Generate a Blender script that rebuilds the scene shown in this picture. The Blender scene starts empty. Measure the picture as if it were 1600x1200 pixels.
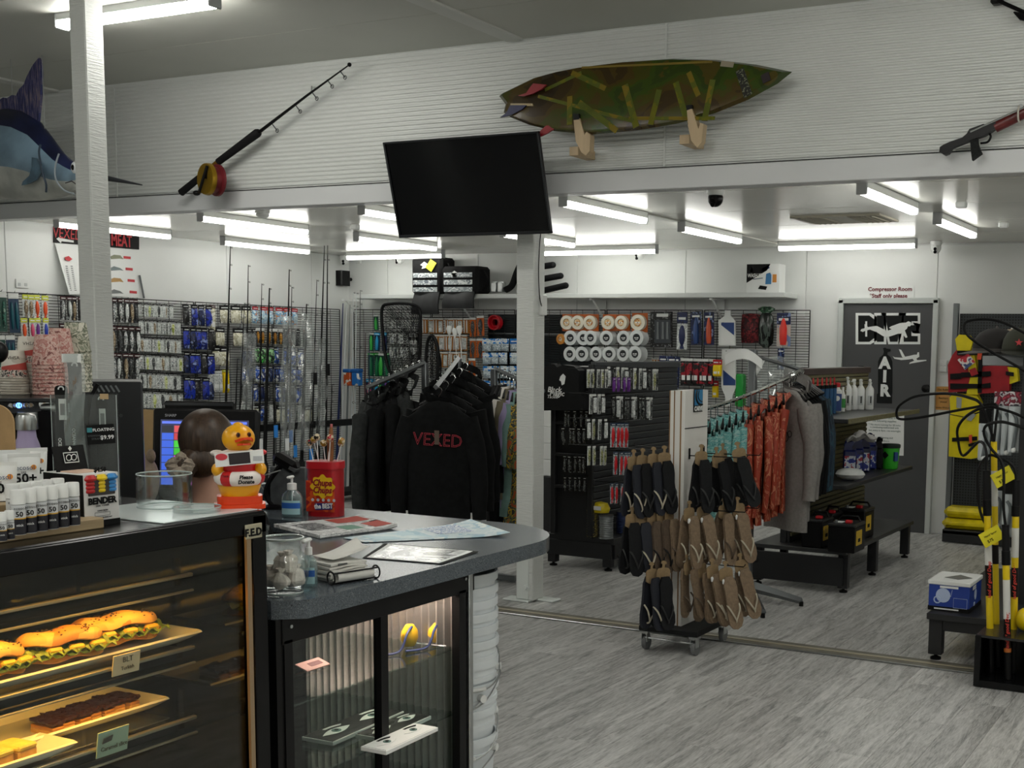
import bpy, math, random, colorsys
from math import sin, cos, pi, radians, sqrt, atan2
from mathutils import Vector as V, Matrix
random.seed(7)
SC = bpy.context.scene
COL = SC.collection

# ------------------------------------------------------------------ camera, world, exposure
FOC, CX, CY, EYE = 1921.2, 1053.7, 757.5, 1.67
YAW, PITCH, ROLL = -.4506, .1108, .0164
_cy, _sy, _cp, _sp, _cr, _sr = cos(YAW), sin(YAW), cos(PITCH), sin(PITCH), cos(ROLL), sin(ROLL)
FWD = V((_sy*_cp, _cy*_cp, -_sp)); _r = V((_cy, -_sy, 0)); _u = _r.cross(FWD)
RIGHT = _cr*_r + _sr*_u; UP = -_sr*_r + _cr*_u
cd = bpy.data.cameras.new('camera'); cam = bpy.data.objects.new('camera', cd); COL.objects.link(cam)
cd.sensor_fit = 'HORIZONTAL'; cd.sensor_width = 36; cd.lens = FOC*36/1600
cd.shift_x = -(CX-800)/1600; cd.shift_y = (CY-600)/1600; cd.clip_start = .05; cd.clip_end = 100
cam.matrix_world = Matrix(((RIGHT.x, UP.x, -FWD.x, 0), (RIGHT.y, UP.y, -FWD.y, 0), (RIGHT.z, UP.z, -FWD.z, EYE), (0, 0, 0, 1)))
SC.camera = cam
LAMP = 8.0            # emission of the back room's tubes
LAMPF = 28.0           # emission of the front room's tubes
wd = bpy.data.worlds.new('world'); SC.world = wd; wd.use_nodes = True
wd.node_tree.nodes['Background'].inputs[0].default_value = (1, 1, 1, 1)
wd.node_tree.nodes['Background'].inputs[1].default_value = .12
SC.view_settings.view_transform = 'Standard'; SC.view_settings.look = 'None'
SC.view_settings.exposure = 0.78; SC.view_settings.gamma = 1.0; SC.view_settings.use_curve_mapping = False
SC.cycles.use_denoising = True; SC.cycles.max_bounces = 8; SC.cycles.transparent_max_bounces = 24
SC.cycles.caustics_reflective = False; SC.cycles.caustics_refractive = False; SC.cycles.sample_clamp_indirect = 4

def ray(x, y): return RIGHT*((x-CX)/FOC) - UP*((y-CY)/FOC) + FWD
def P(x, y, X=None, Y=None, Z=None, D=None):
    """the point of the room that photo pixel x, y shows, on the plane X, Y or Z (or at depth D)"""
    d = ray(x, y); o = V((0, 0, EYE))
    t = X/d.x if X is not None else Y/d.y if Y is not None else (Z-EYE)/d.z if Z is not None else D
    return o + d*t

# ------------------------------------------------------------------ materials
def lin(c):
    if isinstance(c, str):
        c = c.lstrip('#'); c = [int(c[i:i+2], 16)/255 for i in (0, 2, 4)]
        c = [x/12.92 if x <= .04045 else ((x+.055)/1.055)**2.4 for x in c]
    return tuple(c[:3])
_mats = {}
def mat(name, c, r=.5, metal=0, nz=None, bp=None, emit=None, est=1, spec=.5, coat=0, stretch=None, alpha=None):
    if name in _mats: return _mats[name]
    m = bpy.data.materials.new(name); m.use_nodes = True; nt = m.node_tree; b = nt.nodes['Principled BSDF']
    c = lin(c); _mats[name] = m
    if max(c) < .012 and spec == .5: spec = .22
    b.inputs['Base Color'].default_value = (*c, 1); b.inputs['Roughness'].default_value = r; b.inputs['Metallic'].default_value = metal
    b.inputs['Specular IOR Level'].default_value = spec; b.inputs['Coat Weight'].default_value = coat
    m.diffuse_color = (*c, 1)
    if emit is not None:
        b.inputs['Emission Color'].default_value = (*lin(emit), 1); b.inputs['Emission Strength'].default_value = est
    vec = None
    if nz or bp:
        tc = nt.nodes.new('ShaderNodeTexCoord'); mp = nt.nodes.new('ShaderNodeMapping'); nt.links.new(tc.outputs['Object'], mp.inputs[0])
        if stretch: mp.inputs['Scale'].default_value = stretch
        vec = mp.outputs[0]
    if nz:
        n = nt.nodes.new('ShaderNodeTexNoise'); n.inputs['Scale'].default_value = nz[0]; n.inputs['Detail'].default_value = 4
        nt.links.new(vec, n.inputs['Vector'])
        rp = nt.nodes.new('ShaderNodeValToRGB'); nt.links.new(n.outputs[0], rp.inputs[0])
        c2 = lin(nz[2]) if len(nz) > 2 else tuple(min(1, x*(1+nz[1])) for x in c)
        c1 = c if len(nz) > 2 else tuple(x*(1-nz[1]) for x in c)
        rp.color_ramp.elements[0].position = .35; rp.color_ramp.elements[1].position = .65
        rp.color_ramp.elements[0].color = (*c1, 1); rp.color_ramp.elements[1].color = (*c2, 1)
        nt.links.new(rp.outputs[0], b.inputs['Base Color'])
    if bp:
        n = nt.nodes.new('ShaderNodeTexNoise'); n.inputs['Scale'].default_value = bp[0]; n.inputs['Detail'].default_value = 3
        nt.links.new(vec, n.inputs['Vector'])
        u = nt.nodes.new('ShaderNodeBump'); u.inputs['Strength'].default_value = bp[1]; u.inputs['Distance'].default_value = .01
        nt.links.new(n.outputs[0], u.inputs['Height']); nt.links.new(u.outputs[0], b.inputs['Normal'])
    if alpha is not None: b.inputs['Alpha'].default_value = alpha
    return m
def glass(name, tint='#f4fbf8', gloss=.05, edge=.6, haze=0.0, hc='#ffffff', rough=.02):
    """thin clear sheet: see-through with a mirror that grows at grazing angles"""
    if name in _mats: return _mats[name]
    m = bpy.data.materials.new(name); m.use_nodes = True; nt = m.node_tree; nt.nodes.clear(); _mats[name] = m
    o = nt.nodes.new('ShaderNodeOutputMaterial'); t = nt.nodes.new('ShaderNodeBsdfTransparent'); g = nt.nodes.new('ShaderNodeBsdfGlossy')
    t.inputs[0].default_value = (*lin(tint), 1); g.inputs['Roughness'].default_value = rough
    lw = nt.nodes.new('ShaderNodeLayerWeight'); lw.inputs[0].default_value = .35
    ma = nt.nodes.new('ShaderNodeMapRange'); ma.inputs[3].default_value = gloss; ma.inputs[4].default_value = edge
    nt.links.new(lw.outputs['Facing'], ma.inputs[0])
    mx = nt.nodes.new('ShaderNodeMixShader'); nt.links.new(ma.outputs[0], mx.inputs[0]); nt.links.new(t.outputs[0], mx.inputs[1]); nt.links.new(g.outputs[0], mx.inputs[2])
    out = mx.outputs[0]
    if haze:
        d = nt.nodes.new('ShaderNodeBsdfDiffuse'); d.inputs[0].default_value = (*lin(hc), 1)
        m2 = nt.nodes.new('ShaderNodeMixShader'); m2.inputs[0].default_value = haze
        nt.links.new(out, m2.inputs[1]); nt.links.new(d.outputs[0], m2.inputs[2]); out = m2.outputs[0]
    nt.links.new(out, o.inputs[0]); m.diffuse_color = (.8, .9, .9, .3)
    return m
def blotch(name, cols, scale=30, r=.35, stretch=(1, 1, 1), kind='noise', dist=0, rnd=True, bump=0):
    """printed / mottled surface: a noise pushed through a ramp of flat colours, offset per object"""
    if name in _mats: return _mats[name]
    m = bpy.data.materials.new(name); m.use_nodes = True; nt = m.node_tree; b = nt.nodes['Principled BSDF']; _mats[name] = m
    tc = nt.nodes.new('ShaderNodeTexCoord'); mp = nt.nodes.new('ShaderNodeMapping'); mp.inputs['Scale'].default_value = stretch
    nt.links.new(tc.outputs['Object'], mp.inputs[0])
    if rnd:
        oi = nt.nodes.new('ShaderNodeObjectInfo'); sc = nt.nodes.new('ShaderNodeMath'); sc.operation = 'MULTIPLY'; sc.inputs[1].default_value = 37.
        nt.links.new(oi.outputs['Random'], sc.inputs[0]); nt.links.new(sc.outputs[0], mp.inputs['Location'])
    if kind == 'noise':
        n = nt.nodes.new('ShaderNodeTexNoise'); n.inputs['Scale'].default_value = scale; n.inputs['Detail'].default_value = 3; n.inputs['Distortion'].default_value = dist; out = n.outputs[0]
    else:
        n = nt.nodes.new('ShaderNodeTexVoronoi'); n.inputs['Scale'].default_value = scale; sp = nt.nodes.new('ShaderNodeSeparateColor')
        nt.links.new(n.outputs['Color'], sp.inputs[0]); out = sp.outputs[0]
    nt.links.new(mp.outputs[0], n.inputs['Vector'])
    rp = nt.nodes.new('ShaderNodeValToRGB'); rp.color_ramp.interpolation = 'CONSTANT' if kind != 'soft' else 'LINEAR'
    e = rp.color_ramp.elements
    lo, hi = (.3, .7) if kind == 'noise' else (0, 1)
    for i, c in enumerate(cols):
        p = lo+(hi-lo)*i/len(cols) if i else 0
        if i < 2: el = e[i]; el.position = p
        else: el = e.new(p)
        el.color = (*lin(c), 1)
    nt.links.new(out, rp.inputs[0]); nt.links.new(rp.outputs[0], b.inputs['Base Color']); b.inputs['Roughness'].default_value = r
    return m

# ------------------------------------------------------------------ mesh builder
class MB:
    def __init__(s): s.v = []; s.f = []; s.m = []
    def add(s, vs, fs, m=0):
        k = len(s.v); s.v += [V(p) for p in vs]; s.f += [tuple(i+k for i in f) for f in fs]; s.m += [m]*len(fs); return s
    def box(s, c, d, m=0, b=0, R=None):
        x, y, z = d[0]/2, d[1]/2, d[2]/2; c = V(c); b = min(b, x*.9, y*.9, z*.9)
        if b <= 0:
            vs = [V((i*x, j*y, k*z)) for i in (-1, 1) for j in (-1, 1) for k in (-1, 1)]
            fs = [(0, 1, 3, 2), (4, 6, 7, 5), (0, 4, 5, 1), (2, 3, 7, 6), (0, 2, 6, 4), (1, 5, 7, 3)]
        else:
            vs = []; ix = {}
            for i in (-1, 1):
                for j in (-1, 1):
                    for k in (-1, 1):
                        for a, p in enumerate(((i*x, j*(y-b), k*(z-b)), (i*(x-b), j*y, k*(z-b)), (i*(x-b), j*(y-b), k*z))):
                            ix[i, j, k, a] = len(vs); vs.append(V(p))
            g = lambda i, j, k, a: ix[i, j, k, a]
            fs = []
            for i in (-1, 1):
                q = [g(i, -1, -1, 0), g(i, 1, -1, 0), g(i, 1, 1, 0), g(i, -1, 1, 0)]; fs.append(q if i > 0 else q[::-1])
                q = [g(-1, i, -1, 1), g(-1, i, 1, 1), g(1, i, 1, 1), g(1, i, -1, 1)]; fs.append(q if i > 0 else q[::-1])
                q = [g(-1, -1, i, 2), g(1, -1, i, 2), g(1, 1, i, 2), g(-1, 1, i, 2)]; fs.append(q if i > 0 else q[::-1])
                for j in (-1, 1):
                    q = [g(i, j, -1, 0), g(i, j, -1, 1), g(i, j, 1, 1), g(i, j, 1, 0)]; fs.append(q if i*j > 0 else q[::-1])
                    q = [g(i, -1, j, 2), g(i, -1, j, 0), g(i, 1, j, 0), g(i, 1, j, 2)]; fs.append(q if i*j < 0 else q[::-1])
                    q = [g(-1, i, j, 1), g(-1, i, j, 2), g(1, i, j, 2), g(1, i, j, 1)]; fs.append(q if i*j < 0 else q[::-1])
                    for k in (-1, 1):
                        q = [g(i, j, k, 0), g(i, j, k, 1), g(i, j, k, 2)]; fs.append(q if i*j*k > 0 else q[::-1])
        if R is not None: vs = [R @ p for p in vs]
        return s.add([p+c for p in vs], fs, m)
    def cyl(s, p0, p1, r0, r1=None, n=12, m=0, cap=True):
        return s.tube([p0, p1], [r0, r0 if r1 is None else r1], n, m, cap)
    def tube(s, pts, r, n=6, m=0, cap=True, closed=False, flat=1, up=None):
        pts = [V(p) for p in pts]; N = len(pts); rr = r if isinstance(r, (list, tuple)) else [r]*N
        k = len(s.v); a = None
        for i, p in enumerate(pts):
            if closed: t = pts[(i+1) % N]-pts[i-1]
            else: t = pts[min(i+1, N-1)]-pts[max(i-1, 0)]
            t = t.normalized() if t.length > 1e-9 else V((0, 0, 1))
            if a is None:
                h = V(up) if up else (V((0, 0, 1)) if abs(t.z) < .9 else V((1, 0, 0)))
                a = t.cross(h).normalized()
            a = (a-t*a.dot(t)); a = a.normalized() if a.length > 1e-6 else V((1, 0, 0)); b = t.cross(a)
            for j in range(n):
                w = 2*pi*j/n; s.v.append(p+(a*cos(w)+b*(sin(w)*flat))*rr[i])
        M = N if closed else N-1
        for i in range(M):
            for j in range(n):
                q = (k+i*n+j, k+i*n+(j+1) % n, k+((i+1) % N)*n+(j+1) % n, k+((i+1) % N)*n+j); s.f.append(q); s.m.append(m)
        if cap and not closed:
            s.f.append(tuple(range(k+n-1, k-1, -1))); s.m.append(m); s.f.append(tuple(range(k+(N-1)*n, k+N*n))); s.m.append(m)
        return s
    def lathe(s, prof, n=20, m=0, c=(0, 0, 0), sx=1, sy=1, ax=None, cap=True):
        """profile [(radius, height)] turned about the upright axis through c (or about ax)"""
        k = len(s.v); c = V(c); q = None if ax is None else V((0, 0, 1)).rotation_difference(V(ax).normalized())
        for r, z in prof:
            for j in range(n):
                w = 2*pi*j/n; p = V((r*cos(w)*sx, r*sin(w)*sy, z)); s.v.append(c+(p if q is None else q @ p))
        for i in range(len(prof)-1):
            for j in range(n):
                s.f.append((k+i*n+j, k+i*n+(j+1) % n, k+(i+1)*n+(j+1) % n, k+(i+1)*n+j)); s.m.append(m[i] if isinstance(m, (list, tuple)) else m)
        mm = m if not isinstance(m, (list, tuple)) else m[0]; me = m if not isinstance(m, (list, tuple)) else m[-1]
        if cap:
            if prof[0][0] > 1e-4: s.f.append(tuple(range(k+n-1, k-1, -1))); s.m.append(mm)
            L = k+(len(prof)-1)*n
            if prof[-1][0] > 1e-4: s.f.append(tuple(range(L, L+n))); s.m.append(me)
        return s
    def prism(s, pts, o, u, w, d, m=0, ms=None):
        """outline pts (2-D in u, w) from o, extruded by d along u x w; side faces get ms"""
        o, u, w = V(o), V(u), V(w); nn = u.cross(w).normalized(); k = len(s.v); N = len(pts)
        A = sum(pts[i][0]*pts[(i+1) % N][1]-pts[(i+1) % N][0]*pts[i][1] for i in range(N))
        if A < 0: pts = list(pts)[::-1]
        for dz in (0, d):
            for a, b in pts: s.v.append(o+u*a+w*b+nn*dz)
        lo = tuple(range(k+N-1, k-1, -1)); hi = tuple(range(k+N, k+2*N))
        s.f += [lo, hi]; s.m += [m, m]
        for i in range(N):
            j = (i+1) % N; s.f.append((k+i, k+j, k+N+j, k+N+i)); s.m.append(m if ms is None else ms)
        return s
    def ell(s, c, r, m=0, n=12, k=8, R=None):
        c = V(c); r = (r, r, r) if not isinstance(r, (tuple, list)) else r
        b = len(s.v)
        for i in range(k+1):
            t = pi*i/k
            for j in range(n):
                w = 2*pi*j/n; p = V((r[0]*sin(t)*cos(w), r[1]*sin(t)*sin(w), -r[2]*cos(t))); s.v.append(c+(p if R is None else R @ p))
        for i in range(k):
            for j in range(n):
                s.f.append((b+i*n+j, b+i*n+(j+1) % n, b+(i+1)*n+(j+1) % n, b+(i+1)*n+j)); s.m.append(m)
        return s
    def surf(s, fn, nu, nv, m=0, cu=False, th=0):
        """sheet fn(u, v) for u, v in 0..1; th: thickness along its normal"""
        k = len(s.v); NU = nu if cu else nu+1
        for j in range(nv+1):
            for i in range(NU): s.v.append(V(fn(i/nu, j/nv)))
        F = []
        for j in range(nv):
            for i in range(nu):
                F.append((k+j*NU+i, k+j*NU+(i+1) % NU, k+(j+1)*NU+(i+1) % NU, k+(j+1)*NU+i))
        s.f += F; s.m += [m]*len(F)
        if th and not cu:
            e = 1e-3; T = len(s.v)-k
            for j in range(nv+1):
                for i in range(NU):
                    u, v = i/nu, j/nv; u0, v0 = min(u, 1-e), min(v, 1-e)
                    du = V(fn(u0+e, v0))-V(fn(u0, v0)); dv = V(fn(u0, v0+e))-V(fn(u0, v0)); nn = du.cross(dv)
                    s.v.append(s.v[k+j*NU+i]-(nn.normalized() if nn.length else V((0, 0, 1)))*th)
            s.f += [tuple(q+T for q in f[::-1]) for f in F]; s.m += [m]*len(F)
            ring = [(0, i) for i in range(nu)]+[(j, nu) for j in range(nv)]+[(nv, i) for i in range(nu, 0, -1)]+[(j, 0) for j in range(nv, 0, -1)]
            for a in range(len(ring)):
                p, q = ring[a], ring[(a+1) % len(ring)]; ia, ib = k+p[0]*NU+p[1], k+q[0]*NU+q[1]
                s.f.append((ib, ia, ia+T, ib+T)); s.m.append(m)
        return s
    def xf(s, M, a=0):
        for i in range(a, len(s.v)): s.v[i] = M @ s.v[i]
        return s

WM = {}
def _mesh(name, mb, mats, Minv=None, sharp=38):
    me = bpy.data.meshes.new(name); vs = mb.v if Minv is None else [Minv @ p for p in mb.v]
    me.from_pydata([tuple(p) for p in vs], [], mb.f)
    for m in (mats if isinstance(mats, (list, tuple)) else [mats]): me.materials.append(m)
    me.polygons.foreach_set('material_index', mb.m)
    me.polygons.foreach_set('use_smooth', [True]*len(me.polygons)); me.update()
    me.set_sharp_from_angle(angle=radians(sharp))
    return me
def obj(name, mb, mats, parent=None, loc=None, sharp=38):
    """one mesh object; its shape is given in room coordinates"""
    if parent is not None:
        me = _mesh(name, mb, mats, WM[parent.name].inverted(), sharp); o = bpy.data.objects.new(name, me); COL.objects.link(o); o.parent = parent
        WM[o.name] = WM[parent.name].copy(); return o
    if loc is None:
        xs, ys, zs = zip(*[tuple(p) for p in mb.v]); loc = ((min(xs)+max(xs))/2, (min(ys)+max(ys))/2, min(zs))
    T = Matrix.Translation(loc); o = bpy.data.objects.new(name, _mesh(name, mb, mats, T.inverted(), sharp)); COL.objects.link(o)
    o.location = loc; WM[o.name] = T; return o
def tag(o, label, cat, group=None):
    o['label'] = label; o['category'] = cat
    if group: o['group'] = group
    return o
def solo(name, label, cat, mb, mats, group=None, loc=None): return tag(obj(name, mb, mats, None, loc), label, cat, group)
def thing(name, label, cat, loc=(0, 0, 0), rz=0, group=None, rot=None):
    o = bpy.data.objects.new(name, None); COL.objects.link(o); o.location = loc; o.rotation_euler = rot or (0, 0, rz); o.empty_display_size = .05
    WM[o.name] = Matrix.Translation(loc) @ o.rotation_euler.to_matrix().to_4x4()
    return tag(o, label, cat, group)
def part(name, mb, mats, parent, lbl=None, sharp=38):
    """a part given in its thing's own coordinates"""
    me = _mesh(name, mb, mats, None, sharp); o = bpy.data.objects.new(name, me); COL.objects.link(o); o.parent = parent; WM[o.name] = WM[parent.name].copy()
    if lbl: o['label'] = lbl
    return o
def struct(name, mb, mats, sharp=38):
    o = obj(name, mb, mats, None, None, sharp); o['kind'] = 'structure'; return o
def dup(root, loc, rz=None, label=None, group=None, rot=None, sc=None):
    r = root.copy(); COL.objects.link(r); r.location = loc
    if rz is not None: r.rotation_euler = (0, 0, rz)
    if rot is not None: r.rotation_euler = rot
    if sc: r.scale = (sc,)*3 if not isinstance(sc, (tuple, list)) else sc
    if label: r['label'] = label
    if group: r['group'] = group
    for ch in list(root.children):
        c = ch.copy(); COL.objects.link(c); c.parent = r
        for g in list(ch.children):
            d = g.copy(); COL.objects.link(d); d.parent = c
    WM[r.name] = Matrix.Translation(r.location) @ r.rotation_euler.to_matrix().to_4x4()
    return r
def txt(s, size, m, parent, o, u, w, ext=.0006, bold=0, name='lettering', ax='CENTER', sx=1, local=False, shear=0, space=1):
    """flat lettering: baseline direction u, upright direction w, centred on o"""
    cu = bpy.data.curves.new(name, 'FONT'); cu.body = s; cu.size = size; cu.extrude = ext; cu.offset = bold; cu.align_x = ax; cu.align_y = 'CENTER'; cu.resolution_u = 2
    cu.shear = shear; cu.space_character = space; cu.materials.append(m)
    tmp = bpy.data.objects.new('tmp', cu); me = bpy.data.meshes.new_from_object(tmp); bpy.data.objects.remove(tmp); bpy.data.curves.remove(cu)
    if not me.materials: me.materials.append(m)
    ob = bpy.data.objects.new(name, me); COL.objects.link(ob); u = V(u).normalized(); w = V(w); w = (w-u*w.dot(u)).normalized(); n = u.cross(w)
    M = Matrix(((u.x*sx, w.x, n.x, o[0]), (u.y*sx, w.y, n.y, o[1]), (u.z*sx, w.z, n.z, o[2]), (0, 0, 0, 1)))
    ob.parent = parent; ob.matrix_local = M if local else WM[parent.name].inverted() @ M
    return ob
def stuff(o): o['kind'] = 'stuff'; return o
def arc(c, r, a0, a1, n, u=(1, 0, 0), w=(0, 1, 0)):
    c, u, w = V(c), V(u), V(w); return [c+u*(r*cos(a0+(a1-a0)*i/n))+w*(r*sin(a0+(a1-a0)*i/n)) for i in range(n+1)]
def smooth_pts(pts, n=6, closed=False):
    pts = [V(p) for p in pts]; N = len(pts); out = []
    for i in range(N if closed else N-1):
        p0, p1, p2, p3 = (pts[(i-1) % N] if closed or i else pts[0]), pts[i], pts[(i+1) % N], (pts[(i+2) % N] if closed or i+2 < N else pts[-1])
        for k in range(n):
            t = k/n; out.append(.5*((2*p1)+(p2-p0)*t+(2*p0-5*p1+4*p2-p3)*t*t+(3*p1-p0-3*p2+p3)*t**3))
    if not closed: out.append(pts[-1])
    return out
def rrect(w, h, r, n=4):
    o = []
    for cx, cy, a in ((w/2-r, h/2-r, 0), (-w/2+r, h/2-r, pi/2), (-w/2+r, -h/2+r, pi), (w/2-r, -h/2+r, 1.5*pi)):
        o += [(cx+r*cos(a+pi/2*i/n), cy+r*sin(a+pi/2*i/n)) for i in range(n+1)]
    return o
XX, YY, ZZ = V((1, 0, 0)), V((0, 1, 0)), V((0, 0, 1))
# ------------------------------------------------------------------ common materials
WHITE = mat('white_paint', '#e6ece9', .45)
WALLM = mat('wall_panel_white', '#eceeec', .4, nz=(1.5, .02))
CEILM = mat('ceiling_panel_white', '#e2e2da', .22, nz=(1.2, .03), spec=.6)
GREYC = mat('upper_ceiling_grey', '#c2c3bb', .5, nz=(1., .03))
RIBM = mat('ribbed_sheet_white', '#dcdfdc', .38, nz=(1.3, .03))
BEAMM = mat('flashing_white', '#dadcdd', .4)
DARKLINE = mat('joint_black', '#1c1d1d', .8)
BLACK = mat('black_plastic', '#09090a', .4)
MBLACK = mat('black_powder_coat', '#161718', .5, nz=(60, .2))
GMETAL = mat('grey_metal', '#7e8284', .35, .7)
STEEL = mat('brushed_steel', '#b9bcbc', .28, .95, nz=(40, .1), stretch=(1, 1, .05))
CHROME = mat('chrome', '#d4d6d6', .12, 1)
WPLAST = mat('white_plastic', '#eceeec', .35)
PAPER = mat('paper_white', '#eef0ee', .7)
DGREY = mat('dark_grey', '#3b3d3e', .55)
RED = mat('signal_red', '#b3131c', .45)
INK = mat('black_ink', '#0b0b0c', .6)
YEL = mat('safety_yellow', '#f2d200', .45)
CARD = mat('brown_card', '#9a7f5c', .8, nz=(40, .08))
TUBEM = mat('lit_diffuser', '#ffffff', .4, emit='#fefdf6', est=LAMP)
TUBEF = mat('lit_diffuser_front', '#ffffff', .4, emit='#fffdf6', est=LAMPF)

# ------------------------------------------------------------------ floor with vinyl planks
def plank_mat():
    m = bpy.data.materials.new('grey_oak_vinyl'); m.use_nodes = True; nt = m.node_tree; b = nt.nodes['Principled BSDF']; L = nt.links.new
    tc = nt.nodes.new('ShaderNodeTexCoord'); oi = nt.nodes.new('ShaderNodeObjectInfo'); mp = nt.nodes.new('ShaderNodeMapping')
    mu = nt.nodes.new('ShaderNodeMath'); mu.operation = 'MULTIPLY'; mu.inputs[1].default_value = 53; L(oi.outputs['Random'], mu.inputs[0])
    mp.inputs['Scale'].default_value = (9, .9, 1); L(tc.outputs['Object'], mp.inputs[0]); L(mu.outputs[0], mp.inputs['Location'])
    n = nt.nodes.new('ShaderNodeTexNoise'); n.inputs['Scale'].default_value = 2.6; n.inputs['Detail'].default_value = 8; n.inputs['Roughness'].default_value = .62; n.inputs['Distortion'].default_value = 1.2
    L(mp.outputs[0], n.inputs['Vector'])
    n2 = nt.nodes.new('ShaderNodeTexNoise'); n2.inputs['Scale'].default_value = 22; n2.inputs['Detail'].default_value = 3; L(mp.outputs[0], n2.inputs['Vector'])
    rp = nt.nodes.new('ShaderNodeValToRGB'); e = rp.color_ramp.elements
    e[0].position = .36; e[0].color = (*lin('#7f7f7e'), 1); e[1].position = .66; e[1].color = (*lin('#dedddb'), 1)
    el = e.new(.5); el.color = (*lin('#bcbcba'), 1)
    mxx = nt.nodes.new('ShaderNodeMix'); mxx.inputs[0].default_value = .35; L(n.outputs[0], mxx.inputs[2]); L(n2.outputs[0], mxx.inputs[3]); L(mxx.outputs[0], rp.inputs[0])
    hs = nt.nodes.new('ShaderNodeHueSaturation'); mr = nt.nodes.new('ShaderNodeMapRange'); mr.inputs[3].default_value = .9; mr.inputs[4].default_value = 1.1
    L(oi.outputs['Random'], mr.inputs[0]); L(mr.outputs[0], hs.inputs['Value']); L(rp.outputs[0], hs.inputs['Color']); L(hs.outputs[0], b.inputs['Base Color'])
    b.inputs['Roughness'].default_value = .36
    bu = nt.nodes.new('ShaderNodeBump'); bu.inputs['Strength'].default_value = .12; bu.inputs['Distance'].default_value = .004; L(n.outputs[0], bu.inputs['Height']); L(bu.outputs[0], b.inputs['Normal'])
    return m
VINYL = plank_mat()
floor = struct('floor', MB().box((-5, 4.1, -.056), (15.4, 14.6, .1)), VINYL)
PW_, PL_ = .182, 1.22
pm = _mesh('plank', MB().box((0, 0, -.003), (PW_-.0012, PL_-.0012, .006), b=.0012), VINYL)
for i in range(38):
    off = [0, .44, .83, .21, .62][i % 5]
    for j in range(7):
        y0, y1 = 2.75+off+j*PL_, 2.75+off+(j+1)*PL_
        if y0 > 11.1: continue
        o = bpy.data.objects.new('plank', pm); COL.objects.link(o); o.parent = floor
        o.location = V((-5.5+i*PW_, (y0+y1)/2, 0))-floor.location
WM['floor'] = Matrix.Translation(floor.location)
# expansion strip across the opening, where the two floors meet
tr = struct('trim_1', MB().box((-4.1, 6.43, .003), (9.2, .16, .004)), mat('worn_threshold', '#77746a', .6, nz=(6, .2)))
obj('edge_strip', MB().box((-4.1, 6.345, .006), (9.2, .014, .006), b=.002), STEEL, tr)
obj('centre_strip', MB().box((-4.1, 6.435, .007), (9.2, .026, .005), b=.002), mat('brass_worn', '#b7b09a', .45, .4), tr)

# ------------------------------------------------------------------ walls
wb = struct('wall_back', MB().box((-4.4, 11.3, 1.33), (14, .18, 2.66)), WALLM)
xs = [-11.5, -10.3, -9.05, -7.82, -6.58, -5.33, -4.06, -2.8, -1.55, -.3, .95, 2.3]
for a, b in zip(xs, xs[1:]): obj('panel', MB().box(((a+b)/2, 11.205, 1.32), (b-a-.006, .012, 2.64), b=.003), WALLM, wb)
wl = struct('wall_left', MB().box((-9.7, 8.95, 1.33), (.18, 4.5, 2.66)), WALLM)
ys = [6.75, 6.93, 8.14, 9.36, 10.58, 11.2]
for a, b in zip(ys, ys[1:]): obj('panel', MB().box((-9.605, (a+b)/2, 1.32), (.012, b-a-.006, 2.64), b=.003), WALLM, wl)
struct('wall_right', MB().box((2.4, 4.1, 1.8), (.18, 14.6, 3.6)), WALLM)
struct('wall_front', MB().box((-5, -3.1, 1.8), (15.4, .18, 3.6)), WALLM)
struct('wall_far_left', MB().box((-12.6, 1.8, 1.8), (.18, 10, 3.6)), WALLM)
struct('wall_return', MB().box((-11.1, 6.7, 1.3), (2.9, .12, 2.6)), WALLM)

# ------------------------------------------------------------------ ceilings
cl = struct('ceiling', MB().box((-4.6, 8.98, 2.71), (14, 4.7, .1)), DARKLINE)
cys = [6.66, 7.17, 8.25, 9.3, 10.3, 11.2]
for x0, x1 in ((-11.6, -4.27), (-4.21, 2.4)):
    for a, b in zip(cys, cys[1:]): obj('panel', MB().box(((x0+x1)/2, (a+b)/2, 2.658), (x1-x0-.004, b-a-.005, .016), b=.002), CEILM, cl)
obj('joint_cover', MB().box((-4.24, 8.9, 2.646), (.07, 4.6, .012), b=.004), CEILM, cl)
cu_ = struct('ceiling', MB().box((-5, 1.7, 3.63), (15.4, 9.9, .12)), DARKLINE)
for x0, x1 in ((-12.7, -8.56), (-8.46, -4.38), (-4.28, -.1), (0, 2.4)):
    for k in range(9):
        a = 5.93-k*1.16 if k else 5.93
        b = 6.62 if k == 0 else 5.93-(k-1)*1.16
        obj('panel', MB().box(((x0+x1)/2, (a+b)/2, 3.56), (x1-x0, b-a-.005, .03), b=.002), GREYC, cu_)
for x in (-8.51, -4.33, -.05): obj('joint_cover', MB().box((x, 1.7, 3.54), (.12, 9.8, .02), b=.004), mat('batten_grey', '#cfd0cb', .5), cu_)

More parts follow.
